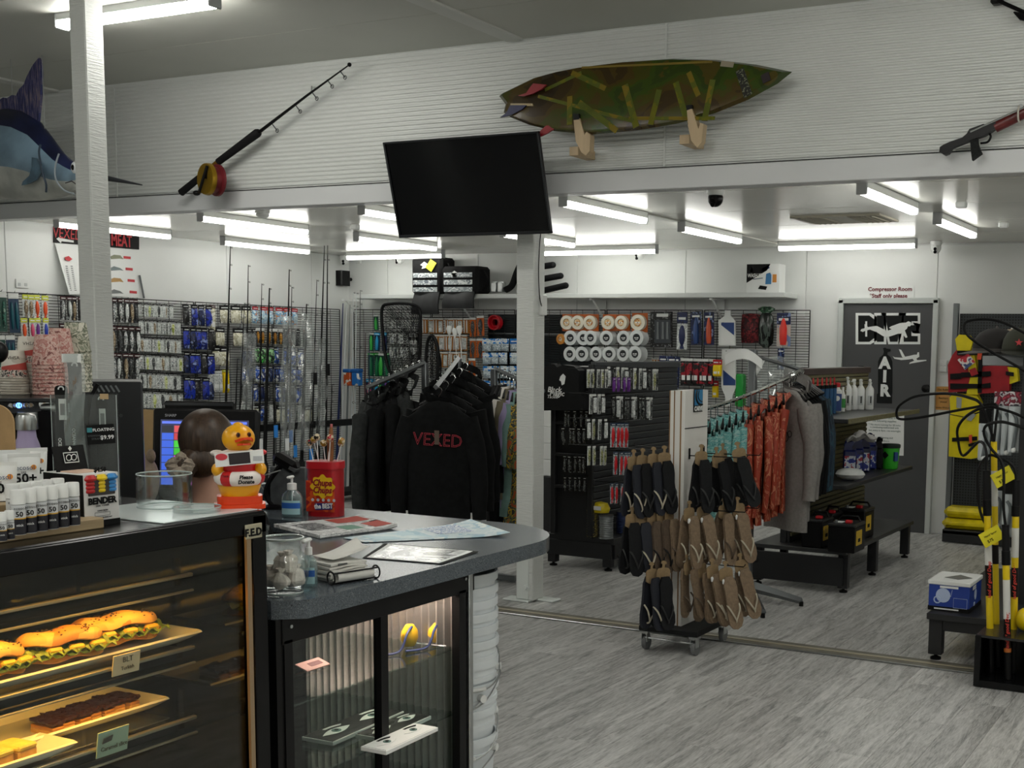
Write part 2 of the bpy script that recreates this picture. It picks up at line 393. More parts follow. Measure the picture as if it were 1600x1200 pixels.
# ------------------------------------------------------------------ bulkhead of ribbed sheet over a flat beam
mb = MB(); pts = []; z = 2.725; pit = .0287
while z < 3.545:
    pts += [(z, 0), (z+pit*.32, 0), (z+pit*.5, .007), (z+pit*.82, .007)]; z += pit
k = len(pts); vs = []
for x in (-12.5, 2.35):
    for zz, d in pts: vs.append((x, 6.62-d, zz))
mb.add(vs, [(i, i+k, i+1+k, i+1) for i in range(k-1)])
bk = struct('wall_bulkhead', MB().box((-5.1, 6.685, 3.12), (14.9, .12, .86)), RIBM)
obj('ribbed_sheet', mb, RIBM, bk, sharp=20)
for x in (-7.87, -3.3, .2): obj('sheet_joint', MB().box((x, 6.613, 3.13), (.012, .005, .82)), RIBM, bk)
bm_ = struct('trim_2', MB().box((-5.1, 6.67, 2.66), (14.9, .13, .122), b=.004), BEAMM)
obj('shadow_line', MB().box((-5.1, 6.612, 2.723), (14.9, .02, .004)), DARKLINE, bm_)

# ------------------------------------------------------------------ posts
ROUGHW = mat('brushed_white_paint', '#dfe2df', .5, bp=(14, .5), stretch=(1, 1, 9))
def post(x, y, z1, lbl, w=.12):
    t = thing('post', lbl, 'post', (x, y, 0))
    obj('shaft', MB().box((x, y, z1/2+.006), (w, w, z1-.012), b=.006), ROUGHW, t)
    return t
t = post(-4.325, 6.775, 2.6, 'white painted square steel post bolted to the floor under the television', .132)
f = obj('base_plate', MB().box((-4.38, 6.74, .008), (.2, .11, .014), b=.004).box((-4.21, 6.82, .008), (.14, .1, .014), b=.004), WHITE, t)
for x, z in ((-4.35, .29), (-4.31, .1)): obj('bolt', MB().cyl((x, 6.703, z), (x, 6.685, z), .014, n=6).cyl((x, 6.704, z), (x, 6.7, z), .024, n=12), WHITE, t)
obj('bracket_plate', MB().box((-4.335, 6.706, .19), (.09, .006, .34), b=.003), WHITE, t)
obj('switch_box', MB().box((-4.247, 6.8, 1.93), (.028, .06, .13), b=.005), WPLAST, t)
obj('cable', MB().tube(smooth_pts([(-4.255, 6.79, 2.42), (-4.25, 6.76, 2.3), (-4.25, 6.75, 2.13), (-4.24, 6.75, 1.97), (-4.24, 6.79, 1.9)]), .0035, 5), BLACK, t)
post(-5.92, 4.81, 3.53, 'white painted square post rising from behind the counter to the high grey ceiling')

# ------------------------------------------------------------------ tube lights
def tube_light(c, L, along, lbl, group, m=TUBEM, z=2.65, w=.062):
    x, y = c; ax = V((1, 0, 0)) if along == 'x' else V((0, 1, 0)); sd = V((0, 1, 0)) if along == 'x' else V((1, 0, 0)); c = V((x, y, z))
    D = lambda a, b: (a, b) if along == 'x' else (b, a)
    t = thing('ceiling_light', lbl, 'light', (x, y, z), 0, group)
    obj('body', MB().box(c-ZZ*.024, (*D(L, w), .046), b=.004), WPLAST, t)
    pr = [(-w/2+.002, -.047), (-w/2+.004, -.068), (-w*.3, -.082), (w*.3, -.082), (w/2-.004, -.068), (w/2-.002, -.047)]
    mb = MB(); mb.prism(pr, c-ax*(L/2-.012), sd, ZZ, (L-.024)*(1 if sd.cross(ZZ).dot(ax) > 0 else -1)); obj('diffuser', mb, m, t)
    for s in (-1, 1): obj('end_cap', MB().box(c+ax*s*(L/2-.005)-ZZ*.042, (*D(.014, w+.006), .088), b=.006), mat('lamp_end_grey', '#b9bbbd', .5), t)
    return t
words = {-9.0: 'over the left wall', -7.4: 'over the rod rack', -5.85: 'behind the television', -4.2: 'in the middle of the shop', -2.2: 'near the dive room door', -.3: 'added out of view over the right end'}  # last pair is unseen, added to light the right end
for x, wd_ in words.items():
    for y, nm in ((7.53, 'front'), (9.3, 'rear')):
        tube_light((x, y), 1.15, 'y', 'lit tube light %s, %s one of its two' % (wd_, nm), 'tube lights running towards the back wall')
for x, wd_ in ((-8.52, 'above the corner rods'), (-6.02, 'above the black bags shelf'), (-3.5, 'above the compressor room door')):
    tube_light((x, 10.66), 1.28, 'x', 'lit white tube light running along the back wall %s' % wd_, 'tube lights along the back wall')
tube_light((-5.9, 5.12), 1.22, 'x', 'lit tube light on the high grey ceiling behind the tall white post', 'tube lights on the high ceiling', TUBEF, 3.55, .09)
for x, y in ((-1.9, 3.6), (-5.9, 1.6), (-1.9, .4), (.7, 5.0), (.9, 3.0), (.9, .4), (-5.9, -1.6), (-1.9, -1.6)): tube_light((x, y), 1.22, 'x', 'unseen tube light above the shop front on the high ceiling', 'tube lights on the high ceiling', TUBEF, 3.55, .09)
# ------------------------------------------------------------------ things on the bulkhead
YB = 6.612
def oy(pts, Y): return [((q := P(x, y, Y=Y)).x, q.z) for x, y in pts]
def ox(pts, X): return [((q := P(x, y, X=X)).y, q.z) for x, y in pts]
def plate(pts, Y, d, m=0, mb=None): return (mb or MB()).prism(oy(pts, Y), (0, Y, 0), XX, ZZ, d, m)
def plateX(pts, X, d, m=0, mb=None): return (mb or MB()).prism(ox(pts, X), (X, 0, 0), YY, ZZ, d, m)

# marlin
NAVY = mat('marlin_back', '#161c3c', .3, nz=(5, .5)); SILV = mat('marlin_flank', '#6f8798', .3, nz=(4, .3)); BELLY = mat('marlin_belly', '#a9aca6', .3, nz=(5, .25))
FINM = blotch('marlin_fin', ['#1a1c44', '#2b3060', '#54506f', '#7c6f78'], 9, .35, (9, 1, 1.2))
MY = 5.75
tm = thing('mounted_marlin', 'mounted blue and silver marlin with raised dorsal fin hung before the ribbed bulkhead', 'fish', (-8.3, MY, 2.9))
st = []
q, q2 = P(2, 168, Y=MY), P(2, 311, Y=MY)
for dx, k, c in ((2.7, .1, -.02), (2.3, .28, -.01), (1.7, .5, 0), (1.1, .72, .0), (.55, .9, 0), (.2, .97, 0)): zc = (q.z+q2.z)/2+c; hh = (q.z-q2.z)/2*k; st.append((q.x-dx, zc+hh, zc-hh))
for tx, ty, by in ((14, 169, 312), (35, 173, 313), (60, 188, 314), (78, 212, 312), (96, 237, 308), (110, 250, 304), (122, 259, 300), (133, 266, 290)):
    qa, qb = P(tx, ty, Y=MY), P(tx, by, Y=MY); st.append((qa.x, qa.z, qb.z))
NN = 20; mb = MB(); k0 = 0
for i, (x, zt, zb) in enumerate(st):
    h = (zt-zb)/2; ry = min(.135, .07+h*.2)*(1 if i < len(st)-1 else .6)
    for j in range(NN):
        w = 2*pi*j/NN; mb.v.append(V((x, MY+0.000+ry*cos(w)*(1-.35*max(0, sin(w))**2), (zt+zb)/2+h*sin(w))))
for i in range(len(st)-1):
    for j in range(NN):
        sm = sin(2*pi*(j+.5)/NN); mb.f.append((i*NN+j, i*NN+(j+1) % NN, (i+1)*NN+(j+1) % NN, (i+1)*NN+j)); mb.m.append(0 if sm > .5 else 1 if sm > -.45 else 2)
mb.f += [tuple(range(NN))[::-1], tuple(range((len(st)-1)*NN, len(st)*NN))]; mb.m += [1, 1]
obj('body', mb, [NAVY, SILV, BELLY], tm)
e = P(132, 272, Y=MY-0.020); tip = P(222, 289, Y=MY-0.020)
obj('bill', MB().tube([e-XX*.08, e, (e+tip)/2, tip], [.035, .026, .016, .004], 10), mat('marlin_bill', '#24262a', .4), tm)
jw = P(126, 292, Y=MY-0.020); jt = P(150, 291, Y=MY-0.020); obj('lower_jaw', MB().tube([jw-XX*.1, jw, jt], [.04, .03, .006], 8), BELLY, tm)
fo = [(-60, 168), (-60, 158), (0, 158), (8, 153), (14, 154), (22, 149), (28, 150), (33, 140), (40, 133), (46, 118), (54, 103), (60, 95), (64, 91), (67, 100), (68, 120), (67, 150), (63, 190), (40, 178)]
obj('dorsal_fin', plate(fo, MY+0.010, .016), FINM, tm)
obj('pectoral_fin', plate([(52, 246), (60, 248), (67, 258), (67, 270), (60, 281), (48, 287), (36, 290), (38, 284), (48, 275), (52, 262)], MY-0.135, .012), mat('marlin_pectoral', '#4b6272', .35, nz=(14, .3)), tm)
obj('tail_fin', MB().prism([(-11.9, 2.93), (-12.45, 3.55), (-12.3, 3.0), (-12.3, 2.86), (-12.45, 2.3)], (0, 6.5, 0), XX, ZZ, .03), NAVY, tm)
g = [P(63, 226, Y=MY-0.130), P(61, 240, Y=MY-0.145), P(66, 268, Y=MY-0.150), P(72, 288, Y=MY-0.140), P(72, 300, Y=MY-0.125)]
obj('gill_edge', MB().tube(smooth_pts(g), .007, 6), mat('gill_grey', '#2c3a48', .4), tm)
g = [P(92, 240, Y=MY-0.125), P(86, 262, Y=MY-0.135), P(88, 282, Y=MY-0.130), P(100, 297, Y=MY-0.110), P(116, 303, Y=MY-0.090)]
obj('cheek_edge', MB().tube(smooth_pts(g), .006, 6), mat('cheek_grey', '#8b9499', .4), tm)
g = [P(102, 286, Y=MY-0.120), P(112, 283, Y=MY-0.100), P(122, 290, Y=MY-0.090)]; obj('mouth_line', MB().tube(g, .004, 6), mat('mouth_dark', '#3b3638', .5), tm)
q = P(116, 262, Y=MY-0.110)
ey = obj('eye', MB().ell(q, (.03, .014, .038), 0), mat('eye_white', '#c8ccce', .2), tm); obj('pupil', MB().ell(q-YY*.009, (.015, .01, .019), 0), BLACK, ey)

for px, py in ((20, 170), (70, 205)): a = P(px, py, Y=MY); obj('hanging_wire', MB().cyl(a, V((a.x, MY, 3.54)), .0025, n=5), STEEL, tm)

# game rod and reel
t = thing('game_fishing_rod', 'black game fishing rod with gold and red reel on the bulkhead', 'fishing rod', tuple(P(415, 200, Y=YB)))
YR = 6.5; A = lambda x, y, d=0: P(x, y, Y=YR+d)
obj('butt', MB().tube([A(283, 301), A(330, 263)], [.026, .022], 10), mat('eva_foam', '#141415', .8), t)
obj('fore_grip', MB().tube([A(341, 253), A(402, 208), A(405, 206)], [.024, .03, .022], 10), mat('eva_foam', '#141415', .8), t)
obj('blank', MB().tube([A(283, 301), A(403, 208), A(480, 149), A(546, 101)], [.012, .012, .008, .004], 8), BLACK, t)
obj('reel_seat', MB().tube([A(326, 266), A(343, 252)], .021, 10), mat('gold_anodised', '#a67c2a', .3, .8), t)
for x, y in ((427, 196), (463, 166), (489, 146), (513, 127), (533, 113)):
    p = A(x, y); n = A(x+6, y+8, -.02); obj('guide', MB().tube([p-(n-p)*.3, p, n], .004, 5).tube(arc(n, .012, 0, 2*pi, 10, XX, ZZ)[:-1], .003, 5, closed=True), DGREY, t)
obj('tip_ring', MB().ell(A(546, 101), .014), BLACK, t)
for x, y in ((338, 250), (487, 135)):
    obj('wall_hook', MB().tube([P(x, y, Y=6.605), P(x, y, Y=6.56), P(x, y+9, Y=6.54)], .005, 6), STEEL, t)
c = A(341, 282, -.03); R_ = obj('reel', MB().lathe([(.02, -.1), (.105, -.1), (.11, -.085), (.11, -.07), (.09, -.066), (.09, -.02), (.11, -.016), (.11, .0), (.02, .0)], 24, [0, 0, 0, 0, 1, 1, 1, 1], c, ax=(.25, 1, 0)), [mat('reel_gold', '#a58222', .3, .7), mat('reel_red', '#7c2a30', .35, .3)], t)
obj('crank', MB().tube([c-YY*.115, c-YY*.125+V((.03, 0, .08)), c-YY*.125+V((-.05, 0, -.09))], .01, 8).ell(c-YY*.14+V((-.06, 0, -.1)), (.025, .025, .018)), BLACK, R_)

# surfboard on wooden arms
YS = 6.42
top = [(779, 150), (782, 146), (830, 121), (865, 111), (900, 104), (970, 95), (1050, 90), (1115, 92), (1180, 100), (1237, 112)]
bot = [(1215, 131), (1170, 157), (1120, 178), (1060, 195), (1000, 205), (930, 212), (870, 206), (830, 196), (800, 184), (788, 176), (790, 163)]
ol = oy(top+bot, YS); cxs, czs = sum(p[0] for p in ol)/len(ol), sum(p[1] for p in ol)/len(ol)
t = thing('surfboard', 'green and brown resin surfboard with three fins on wooden wall arms', 'surfboard', (cxs, YB, czs))
BOARD = blotch('stained_resin', ['#2f2412', '#3a2c12', '#4a3b14', '#43430f', '#35480f', '#2f3f10', '#4e4414'], 2.6, .22, (1, 1, 1.5), dist=.6, rnd=False)
mb = MB(); N = len(ol)
lay = [(.0, .0), (.86, -.034), (.955, -.027), (1, 0), (.96, .026), (.86, .034), (0, .034)]
for s, d in lay:
    tilt = lambda z: (z-czs)*.16
    for x, z in ol: xx, zz = cxs+(x-cxs)*s, czs+(z-czs)*s; mb.v.append(V((xx, YS+d+tilt(zz)+(0 if s else -.034), zz)))
for l in range(len(lay)-1):
    for i in range(N): mb.f.append((l*N+i, l*N+(i+1) % N, (l+1)*N+(i+1) % N, (l+1)*N+i)); mb.m.append(0)
obj('board', mb, BOARD, t)
TAPE = blotch('tape_yellow_green', ['#6b6a10', '#57601a', '#7c6a18'], 8, .3)
def strip(pts, w, m, nm='tape_strip'):
    a = [P(x, y, Y=YS-.036) for x, y in pts]; a = [q+YY*((q.z-czs)*.16) for q in a]; d = (a[1]-a[0]).normalized(); n = V((0, -1, .16)).normalized(); s = d.cross(n)*w/2
    obj(nm, MB().add([a[0]-s, a[0]+s, a[1]+s, a[1]-s]+[q-n*.004 for q in (a[0]-s, a[0]+s, a[1]+s, a[1]-s)], [(0, 1, 2, 3), (4, 7, 6, 5), (0, 4, 5, 1), (1, 5, 6, 2), (2, 6, 7, 3), (3, 7, 4, 0)]), m, t)
for a, b, w in (((975, 132), (998, 200), .04), ((1030, 140), (1020, 196), .035), ((1055, 128), (1075, 186), .035), ((1113, 124), (1104, 190), .035), ((905, 160), (968, 206), .035), ((840, 150), (990, 190), .02), ((850, 140), (905, 112), .02), ((890, 112), (945, 138), .03), ((1074, 112), (1092, 150), .03), ((985, 186), (1120, 186), .02), ((890, 150), (893, 196), .035)):
    strip((a, b), w, TAPE)
strip(((905, 104), (1110, 95)), .012, mat('ochre_rail', '#7d6a20', .4), 'rail_line')
strip(((1154, 108), (1170, 150)), .05, blotch('printed_label', ['#0e0e0d', '#1d1e18', '#7d8068'], 90, .5), 'printed_patch'); strip(((1190, 124), (1202, 118)), .05, mat('round_sticker', '#2a2024', .5), 'round_sticker'); strip(((1124, 98), (1144, 100)), .03, mat('worn_fibreglass', '#9b917c', .6), 'worn_spot')
for nm, pts, m, d in (('fin', [(811, 150), (824, 146), (830, 137), (835, 131), (855, 133), (848, 140), (834, 147), (820, 151)], mat('fin_red', '#8e101a', .35), .05), ('fin', [(783, 184), (793, 177), (799, 165), (824, 165), (818, 171), (805, 178), (794, 182)], mat('fin_blue', '#12154a', .35), .05), ('fin', [(841, 215), (846, 205), (855, 197), (876, 193), (870, 200), (858, 208), (848, 213)], mat('fin_red', '#8e101a', .35), .05)):
    obj(nm, plate(pts, YS-.04, .014), m, t)
obj('fin_box', plate([(799, 162), (833, 162), (834, 166), (799, 166)], YS-.036, .01), mat('fin_box_cream', '#b9a67f', .5), t)
WOOD = mat('pale_plywood', '#c4ad8b', .6, nz=(18, .1), stretch=(1, 1, .2))
for pts, cap in ((([(903, 189), (912, 187), (920, 213), (923, 208), (929, 213), (928, 238), (922, 245), (915, 240), (906, 222)]), [(902, 180), (911, 180), (912, 189), (903, 190)]), (([(1079, 173), (1086, 170), (1097, 204), (1100, 194), (1105, 196), (1102, 224), (1095, 233), (1086, 222), (1081, 200)]), [(1078, 167), (1087, 166), (1088, 172), (1079, 175)])):
    w = obj('arm', plate(pts, 6.4, .05).box(P(pts[7][0]-5, pts[7][1], Y=6.51), (.06, .2, .05)), WOOD, t); obj('rubber_pad', plate(cap, 6.4, .052), BLACK, w)

# television tipped down on its bracket
t = thing('television', 'large black wall television tilted down in front of the bulkhead beam', 'television', (-4.565, 6.415, 2.64), rot=(atan2(.155, .575), 0, 0))
B = mat('tv_bezel', '#26282b', .35, .3); W_, H_ = 1.15, .6
part('cabinet', MB().box((0, .016, 0), (W_*.97, .03, H_*.95), b=.01), BLACK, t)
part('bezel', MB().box((0, -.004, H_/2-.006), (W_, .026, .012), b=.003).box((0, -.004, -H_/2+.009), (W_, .026, .018), b=.003).box((-W_/2+.006, -.004, 0), (.012, .026, H_), b=.003).box((W_/2-.006, -.004, 0), (.012, .026, H_), b=.003), B, t)
part('screen', MB().box((0, 0, .003), (W_-.02, .012, H_-.026)), mat('dark_screen', '#030406', .18, spec=.4), t)
part('wall_bracket', MB().box((0, .06, -.2), (.3, .07, .15), b=.01), BLACK, t)

# speargun and a spear on the bulkhead, cut by the frame
t = thing('speargun', 'black and red wooden speargun with pistol grip on the bulkhead', 'speargun', tuple(P(1540, 205, Y=YB)))
YG = 6.54
obj('body', plate([(1472, 232), (1478, 228), (1487, 224), (1507, 217), (1514, 211), (1518, 204), (1540, 196), (1545, 198), (1558, 193), (1562, 200), (1552, 207), (1540, 214), (1520, 221), (1510, 225), (1490, 233), (1484, 242), (1478, 244), (1471, 239)], YG, .05), BLACK, t)
obj('grip', plate([(1518, 220), (1529, 215), (1530, 226), (1533, 235), (1536, 241), (1521, 252), (1519, 236)], YG-.005, .035), mat('grip_rubber', '#1a1c1c', .7, nz=(90, .5)), t)
obj('trigger_guard', MB().tube(smooth_pts([P(x, y, Y=YG-.02) for x, y in ((1532, 224), (1543, 222), (1548, 214), (1546, 208))]), .006, 6), BLACK, t)
obj('barrel', MB().tube([P(1555, 199, Y=YG-.025), P(1600, 176, Y=YG-.025), P(1690, 130, Y=YG-.025)], [.028, .03, .028], 10), mat('red_timber', '#5d1d1c', .35, nz=(20, .3)), t)
obj('shaft', MB().tube([P(1516, 206, Y=YG-.05), P(1600, 168, Y=YG-.05), P(1740, 105, Y=YG-.05)], .005, 6), STEEL, t)
obj('cord_loop', MB().tube(arc(P(1593, 178, Y=YG-.025), .04, 0, 2*pi, 14, YY, ZZ)[:-1], .005, 5, closed=True), mat('cord_white', '#c9c5ba', .8), t); obj('peg', MB().cyl(P(1595, 166, Y=6.61), P(1595, 166, Y=6.5), .012), STEEL, t)
t = thing('spear_shaft', 'dark spear with barbed head near the top corner of the bulkhead', 'spear', tuple(P(1590, 12, Y=YB)))
obj('shaft', MB().tube([P(1548, -4, Y=6.56), P(1600, 19, Y=6.56), P(1700, 66, Y=6.56)], .011, 6), BLACK, t)
obj('barb', MB().tube([P(1584, 19, Y=6.55), P(1596, 26, Y=6.55), P(1610, 31, Y=6.55)], [.004, .02, .012], 6), BLACK, t)
obj('clip', MB().box(P(1558, 1, Y=6.58), (.06, .06, .04), b=.01), BLACK, t)

# ------------------------------------------------------------------ small fixtures on the low ceiling and walls
def dome_cam(x, y, z, lbl, dx=0, dy=-1, group='white turret security cameras', dark=0):
    t = thing('security_camera', lbl, 'camera', (x, y, z), 0, group); c = V((x, y, z))
    obj('mount', MB().lathe([(.055, 0), (.055, -.02), (.045, -.035)], 18, c=c), WPLAST, t)
    obj('ball', MB().ell(c-ZZ*.055, (.048, .048, .05), 0, 16, 10), BLACK if dark else WPLAST, t)
    d = V((dx, dy, -.4)).normalized()
    obj('lens', MB().cyl(c-ZZ*.05+d*.04, c-ZZ*.05+d*.052, .014).cyl(c-ZZ*.078+d*.036, c-ZZ*.078+d*.05, .014), BLACK, t)
for (x, y), dx, l in (((519, 392), -.2, 'white turret camera in the room corner, the one nearer the left wall'), ((538, 391), .4, 'white turret camera in the room corner above the black speaker'), ((625, 396), -.6, 'white turret camera above the two black bags')):
    q = P(x, y, Y=11.0); dome_cam(q.x, q.y, 2.645, l, dx)
q = P(1000, 392, Y=11.05); dome_cam(q.x, 11.05, 2.645, 'small white camera on the back wall between two tube lights', -.5)
q = P(1463, 370, Y=10.95); dome_cam(q.x, 10.95, 2.645, 'white turret camera above the corner of the dive room door', .1)
q = P(1112, 296, Z=2.64); dome_cam(q.x, q.y+.06, 2.645, 'black dome camera under the ceiling just behind the bulkhead beam', 0, -1, None, 1)
q = P(410, 332, Z=2.64); t = thing('smoke_detector', 'round white smoke detector among the tube lights', 'detector', (q.x, q.y, 2.65))
obj('base', MB().lathe([(.055, 0), (.055, -.015)], 20, c=(q.x, q.y, 2.65)), WPLAST, t); obj('dome', MB().lathe([(.045, -.015), (.05, -.03), (.035, -.05), (0, -.054)], 20, c=(q.x, q.y, 2.65)), WPLAST, t)
for (x, y), l in (((1502, 322), 'small square sensor on the ceiling beside the tube light'), ((1568, 353), 'small square sensor on the ceiling near the frame edge'), ((555, 356), 'small square sensor on the ceiling near the corner cameras')):
    q = P(x, y, Z=2.62); t = thing('ceiling_sensor', l, 'sensor', (q.x, q.y, 2.65)); obj('case', MB().box((q.x, q.y, 2.628), (.07, .05, .042), b=.008), WPLAST, t); obj('lens', MB().box((q.x, q.y-.026, 2.622), (.03, .004, .02), b=.004), PAPER, t)
q = P(1320, 342, Z=2.645); t = thing('ceiling_vent', 'rectangular louvred air vent set in the low ceiling', 'vent', (q.x, q.y, 2.65))
VM = mat('vent_beige', '#b7b2a0', .5); x, y = q.x, q.y
obj('frame', MB().box((x-.32, y, 2.643), (.04, .5, .014)).box((x+.32, y, 2.643), (.04, .5, .014)).box((x, y-.24, 2.643), (.6, .03, .014)).box((x, y+.24, 2.643), (.6, .03, .014)), VM, t)
obj('backing', MB().box((x, y, 2.649), (.6, .46, .004)), mat('vent_dark', '#3a3a36', .8), t)
for k in range(14):
    if k in (5, 6, 7, 8): continue
    obj('louvre', MB().box((x-.27+k*.0415, y, 2.64), (.02, .45, .012), R=Matrix.Rotation(.5, 3, 'Y')), VM, t)
obj('louvre_plate', MB().box((x, y, 2.642), (.16, .45, .01)), VM, t)
# junction box by the corner
q = P(562, 407, Y=11.19); t = thing('junction_box', 'small white square box high in the back corner', 'box', tuple(q)); obj('case', MB().box(q-YY*.02, (.07, .04, .07), b=.006), WPLAST, t); obj('cover', MB().box(q-YY*.042, (.05, .004, .05), b=.002), PAPER, t)
# black wall speaker with its cable
q = P(540, 436, Y=11.1); t = thing('wall_speaker', 'black loudspeaker high on the wall beside the corner', 'speaker', tuple(q))
obj('cabinet', MB().prism(rrect(.11, .16, .03), (q.x, q.y-.05, q.z-.08), XX, YY, .17, 0), mat('gloss_black', '#101112', .2), t); obj('bracket', MB().cyl(q+YY*.09, q, .02), BLACK, t)
obj('cable', MB().tube(smooth_pts([P(538, 449, Y=11.12), P(536, 460, Y=11.13), P(520, 476, Y=11.15), P(500, 484, Y=11.0)]), .005, 5), BLACK, t)

# ------------------------------------------------------------------ posters, socket and trim on the left wall
XL = -9.595
t = thing('lure_chart', 'wall poster with black red-lettered header and rows of lures', 'poster', tuple(P(150, 400, X=XL)))
obj('header', plateX([(83, 353), (216, 367), (216, 390), (83, 379)], XL, .012), mat('poster_black', '#161415', .5), t)
pl_ = obj('right_sheet', plateX([(130, 384), (216, 391), (219, 466), (134, 459)], XL, .006), PAPER, t)
a, b, c, d = P(84, 380, X=XL), P(128, 384, X=XL), P(128, 460, X=XL), P(92, 460, X=XL)
obj('curled_sheet', MB().surf(lambda u, v: (a.lerp(b, u)).lerp(d.lerp(c, u), v)+XX*(.01+.12*(1-u)**2*v), 6, 8, th=.003), PAPER, t)
REDL = mat('poster_red', '#c63b42', .5)
txt('VEXED', .13, REDL, t, P(105, 366, X=XL+.016), YY, ZZ, sx=.72, shear=.1); txt('N MEAT', .15, REDL, t, P(183, 376, X=XL+.016), YY, ZZ, sx=.6, bold=.004)
mb = MB(); mb.prism(ox([(88, 373), (95, 369), (95, 372), (115, 376), (115, 379), (96, 377), (95, 380)], XL+.013), (XL+.013, 0, 0), YY, ZZ, .002); obj('arrow', mb, PAPER, t)
mb = MB()
for k in range(4): mb.prism(ox([(193+k*3.2, 400+k*18), (204+k*3.2, 401+k*18), (204+k*3.2, 405+k*18), (193+k*3.2, 404+k*18)], XL+.007), (XL+.007, 0, 0), YY, ZZ, .002)
obj('red_tags', mb, REDL, t)
for k, cc in enumerate(('#8f927c', '#7f8a8c', '#b8935f', '#7d8080')):
    y0 = 401+k*18; mb = MB().prism(ox([(172, y0), (178, y0-3), (188, y0-2+k % 2*2), (193, y0+4), (187, y0+3), (174, y0+4)], XL+.007), (XL+.007, 0, 0), YY, ZZ, .002); obj('printed_lure', mb, mat('lure_print_%s' % 'abcd'[k], cc, .6), t)
mb = MB().prism(ox([(101, 402), (107, 400), (113, 405), (108, 408), (102, 406)], XL+.05), (XL+.05, 0, 0), YY, ZZ, .003); obj('printed_red_fish', mb, REDL, t)
mb = MB()
for k in range(13):
    for x in (104, 112): p = P(x+k*.5, 416+k*3.1, X=XL+.075); mb.box(p, (.002, .02, .006))
obj('printed_list', mb, DGREY, t)
q = P(34, 443, X=XL); t = thing('power_outlet', 'white double power outlet above the lures on the left wall', 'outlet', tuple(q))
obj('plate', MB().box(q+XX*.005, (.01, .12, .075), b=.003), WPLAST, t)
for s in (-1, 1): obj('socket', MB().box(q+V((.011, s*.03, -.008)), (.003, .026, .026), b=.001), mat('socket_grey', '#c9cdcc', .4), t)
q = P(220, 447, X=XL); solo('metal_angle', 'thin grey metal strip leaning beside the lure chart', 'strip', MB().tube([P(218, 430, X=XL+.02), P(225, 466, X=XL+.02)], .012, 4), GMETAL)

# signs above and beside the door
q = P(1391, 457, Y=11.19); t = thing('compressor_sign', 'small white sign with dark red lettering above the grey door', 'sign', tuple(q))
obj('sheet', plate([(1353, 447), (1428, 446.5), (1428, 468), (1353, 468.5)], 11.195, .004), PAPER, t)
DR = mat('sign_dark_red', '#6e1420', .5); txt('Compressor Room', .052, DR, t, P(1390.5, 452, Y=11.188), XX, ZZ, bold=.0015, sx=1.02); txt('*Staff only please', .052, DR, t, P(1388, 462.5, Y=11.188), XX, ZZ, bold=.0015)
q = P(1474, 572, Y=11.19); t = thing('light_switch', 'white four-gang light switch to the right of the grey door', 'switch', tuple(q)); obj('plate', MB().box(q-YY*.004, (.07, .01, .11), b=.003), WPLAST, t)
for i in (-1, 1):
    for j in (-1, 1): obj('rocker', MB().box(q+V((i*.017, -.011, j*.024)), (.02, .006, .034), b=.002), PAPER, t)
t = thing('orange_notice', 'orange handwritten notice taped beside the door', 'notice', tuple(P(1474, 627, Y=11.19))); OR = mat('orange_paper', '#e0a85e', .7)
obj('sheet', plate([(1461, 604), (1488, 604), (1487, 641), (1460, 640)], 11.195, .004), OR, t)
for yy, s in ((609, 'Gas Refills'), (622, 'Butchers'), (628, 'closed'), (637, 'Trades Welcome')): txt(s, .024, INK, t, P(1474, yy, Y=11.188), XX, ZZ)
# ------------------------------------------------------------------ wire grids, pegs and hanging packets
WIRE = mat('grid_wire_black', '#17191a', .45)
def grid_panel(a, b, z0, z1, lbl, n):
    """wire display panel between floor points a and b, its face towards n"""
    a, b, n = V(a), V(b), V(n); u = (b-a).normalized(); L = (b-a).length
    t = thing('wire_grid_panel', lbl, 'grid panel', tuple((a+b)/2+ZZ*z0), 0, 'black wire display panels')
    fr = MB()
    for p, q in ((a+ZZ*z0, b+ZZ*z0), (a+ZZ*z1, b+ZZ*z1), (a+ZZ*z0, a+ZZ*z1), (b+ZZ*z0, b+ZZ*z1)): fr.cyl(p, q, .005, n=6)
    obj('frame', fr, WIRE, t)
    mb = MB(); z = z0+.03
    while z < z1-.01: mb.cyl(a+ZZ*z, b+ZZ*z, .0028, n=4, cap=False); z += .0255
    k = max(2, round(L/.14))
    for i in range(1, k): q = a+u*(L*i/k)-n*.006; mb.cyl(q+ZZ*z0, q+ZZ*z1, .003, n=4, cap=False)
    stuff(obj('wires', mb, WIRE, t)); return t
edges = [6.78, 7.83, 8.88, 9.93, 10.98]
for i in range(4): grid_panel((-9.55, edges[i]+.01, 0), (-9.55, edges[i+1]-.01, 0), .25, 2.04, 'black wire display panel on the left wall, %s from the tall post side' % ['first', 'second', 'third', 'fourth'][i], (1, 0, 0))
xe = [-9.5, -8.4, -7.3, -6.2, -5.1, -3.98]
for i in range(5): grid_panel((xe[i]+.01, 11.14, 0), (xe[i+1]-.01, 11.14, 0), .25, 2.045, 'black wire display panel on the back wall, %s from the corner' % ['first', 'second', 'third', 'fourth', 'fifth'][i], (0, -1, 0))
w1 = struct('window_1', MB().box((-7.0, 11.19, 1.55), (1.35, .03, .9)), mat('dark_window', '#22282c', .15))
obj('frame_bar', MB().box((-7.0, 11.17, 1.79), (1.35, .02, .025)).box((-7.0, 11.17, 1.1), (1.35, .02, .03)), GMETAL, w1)

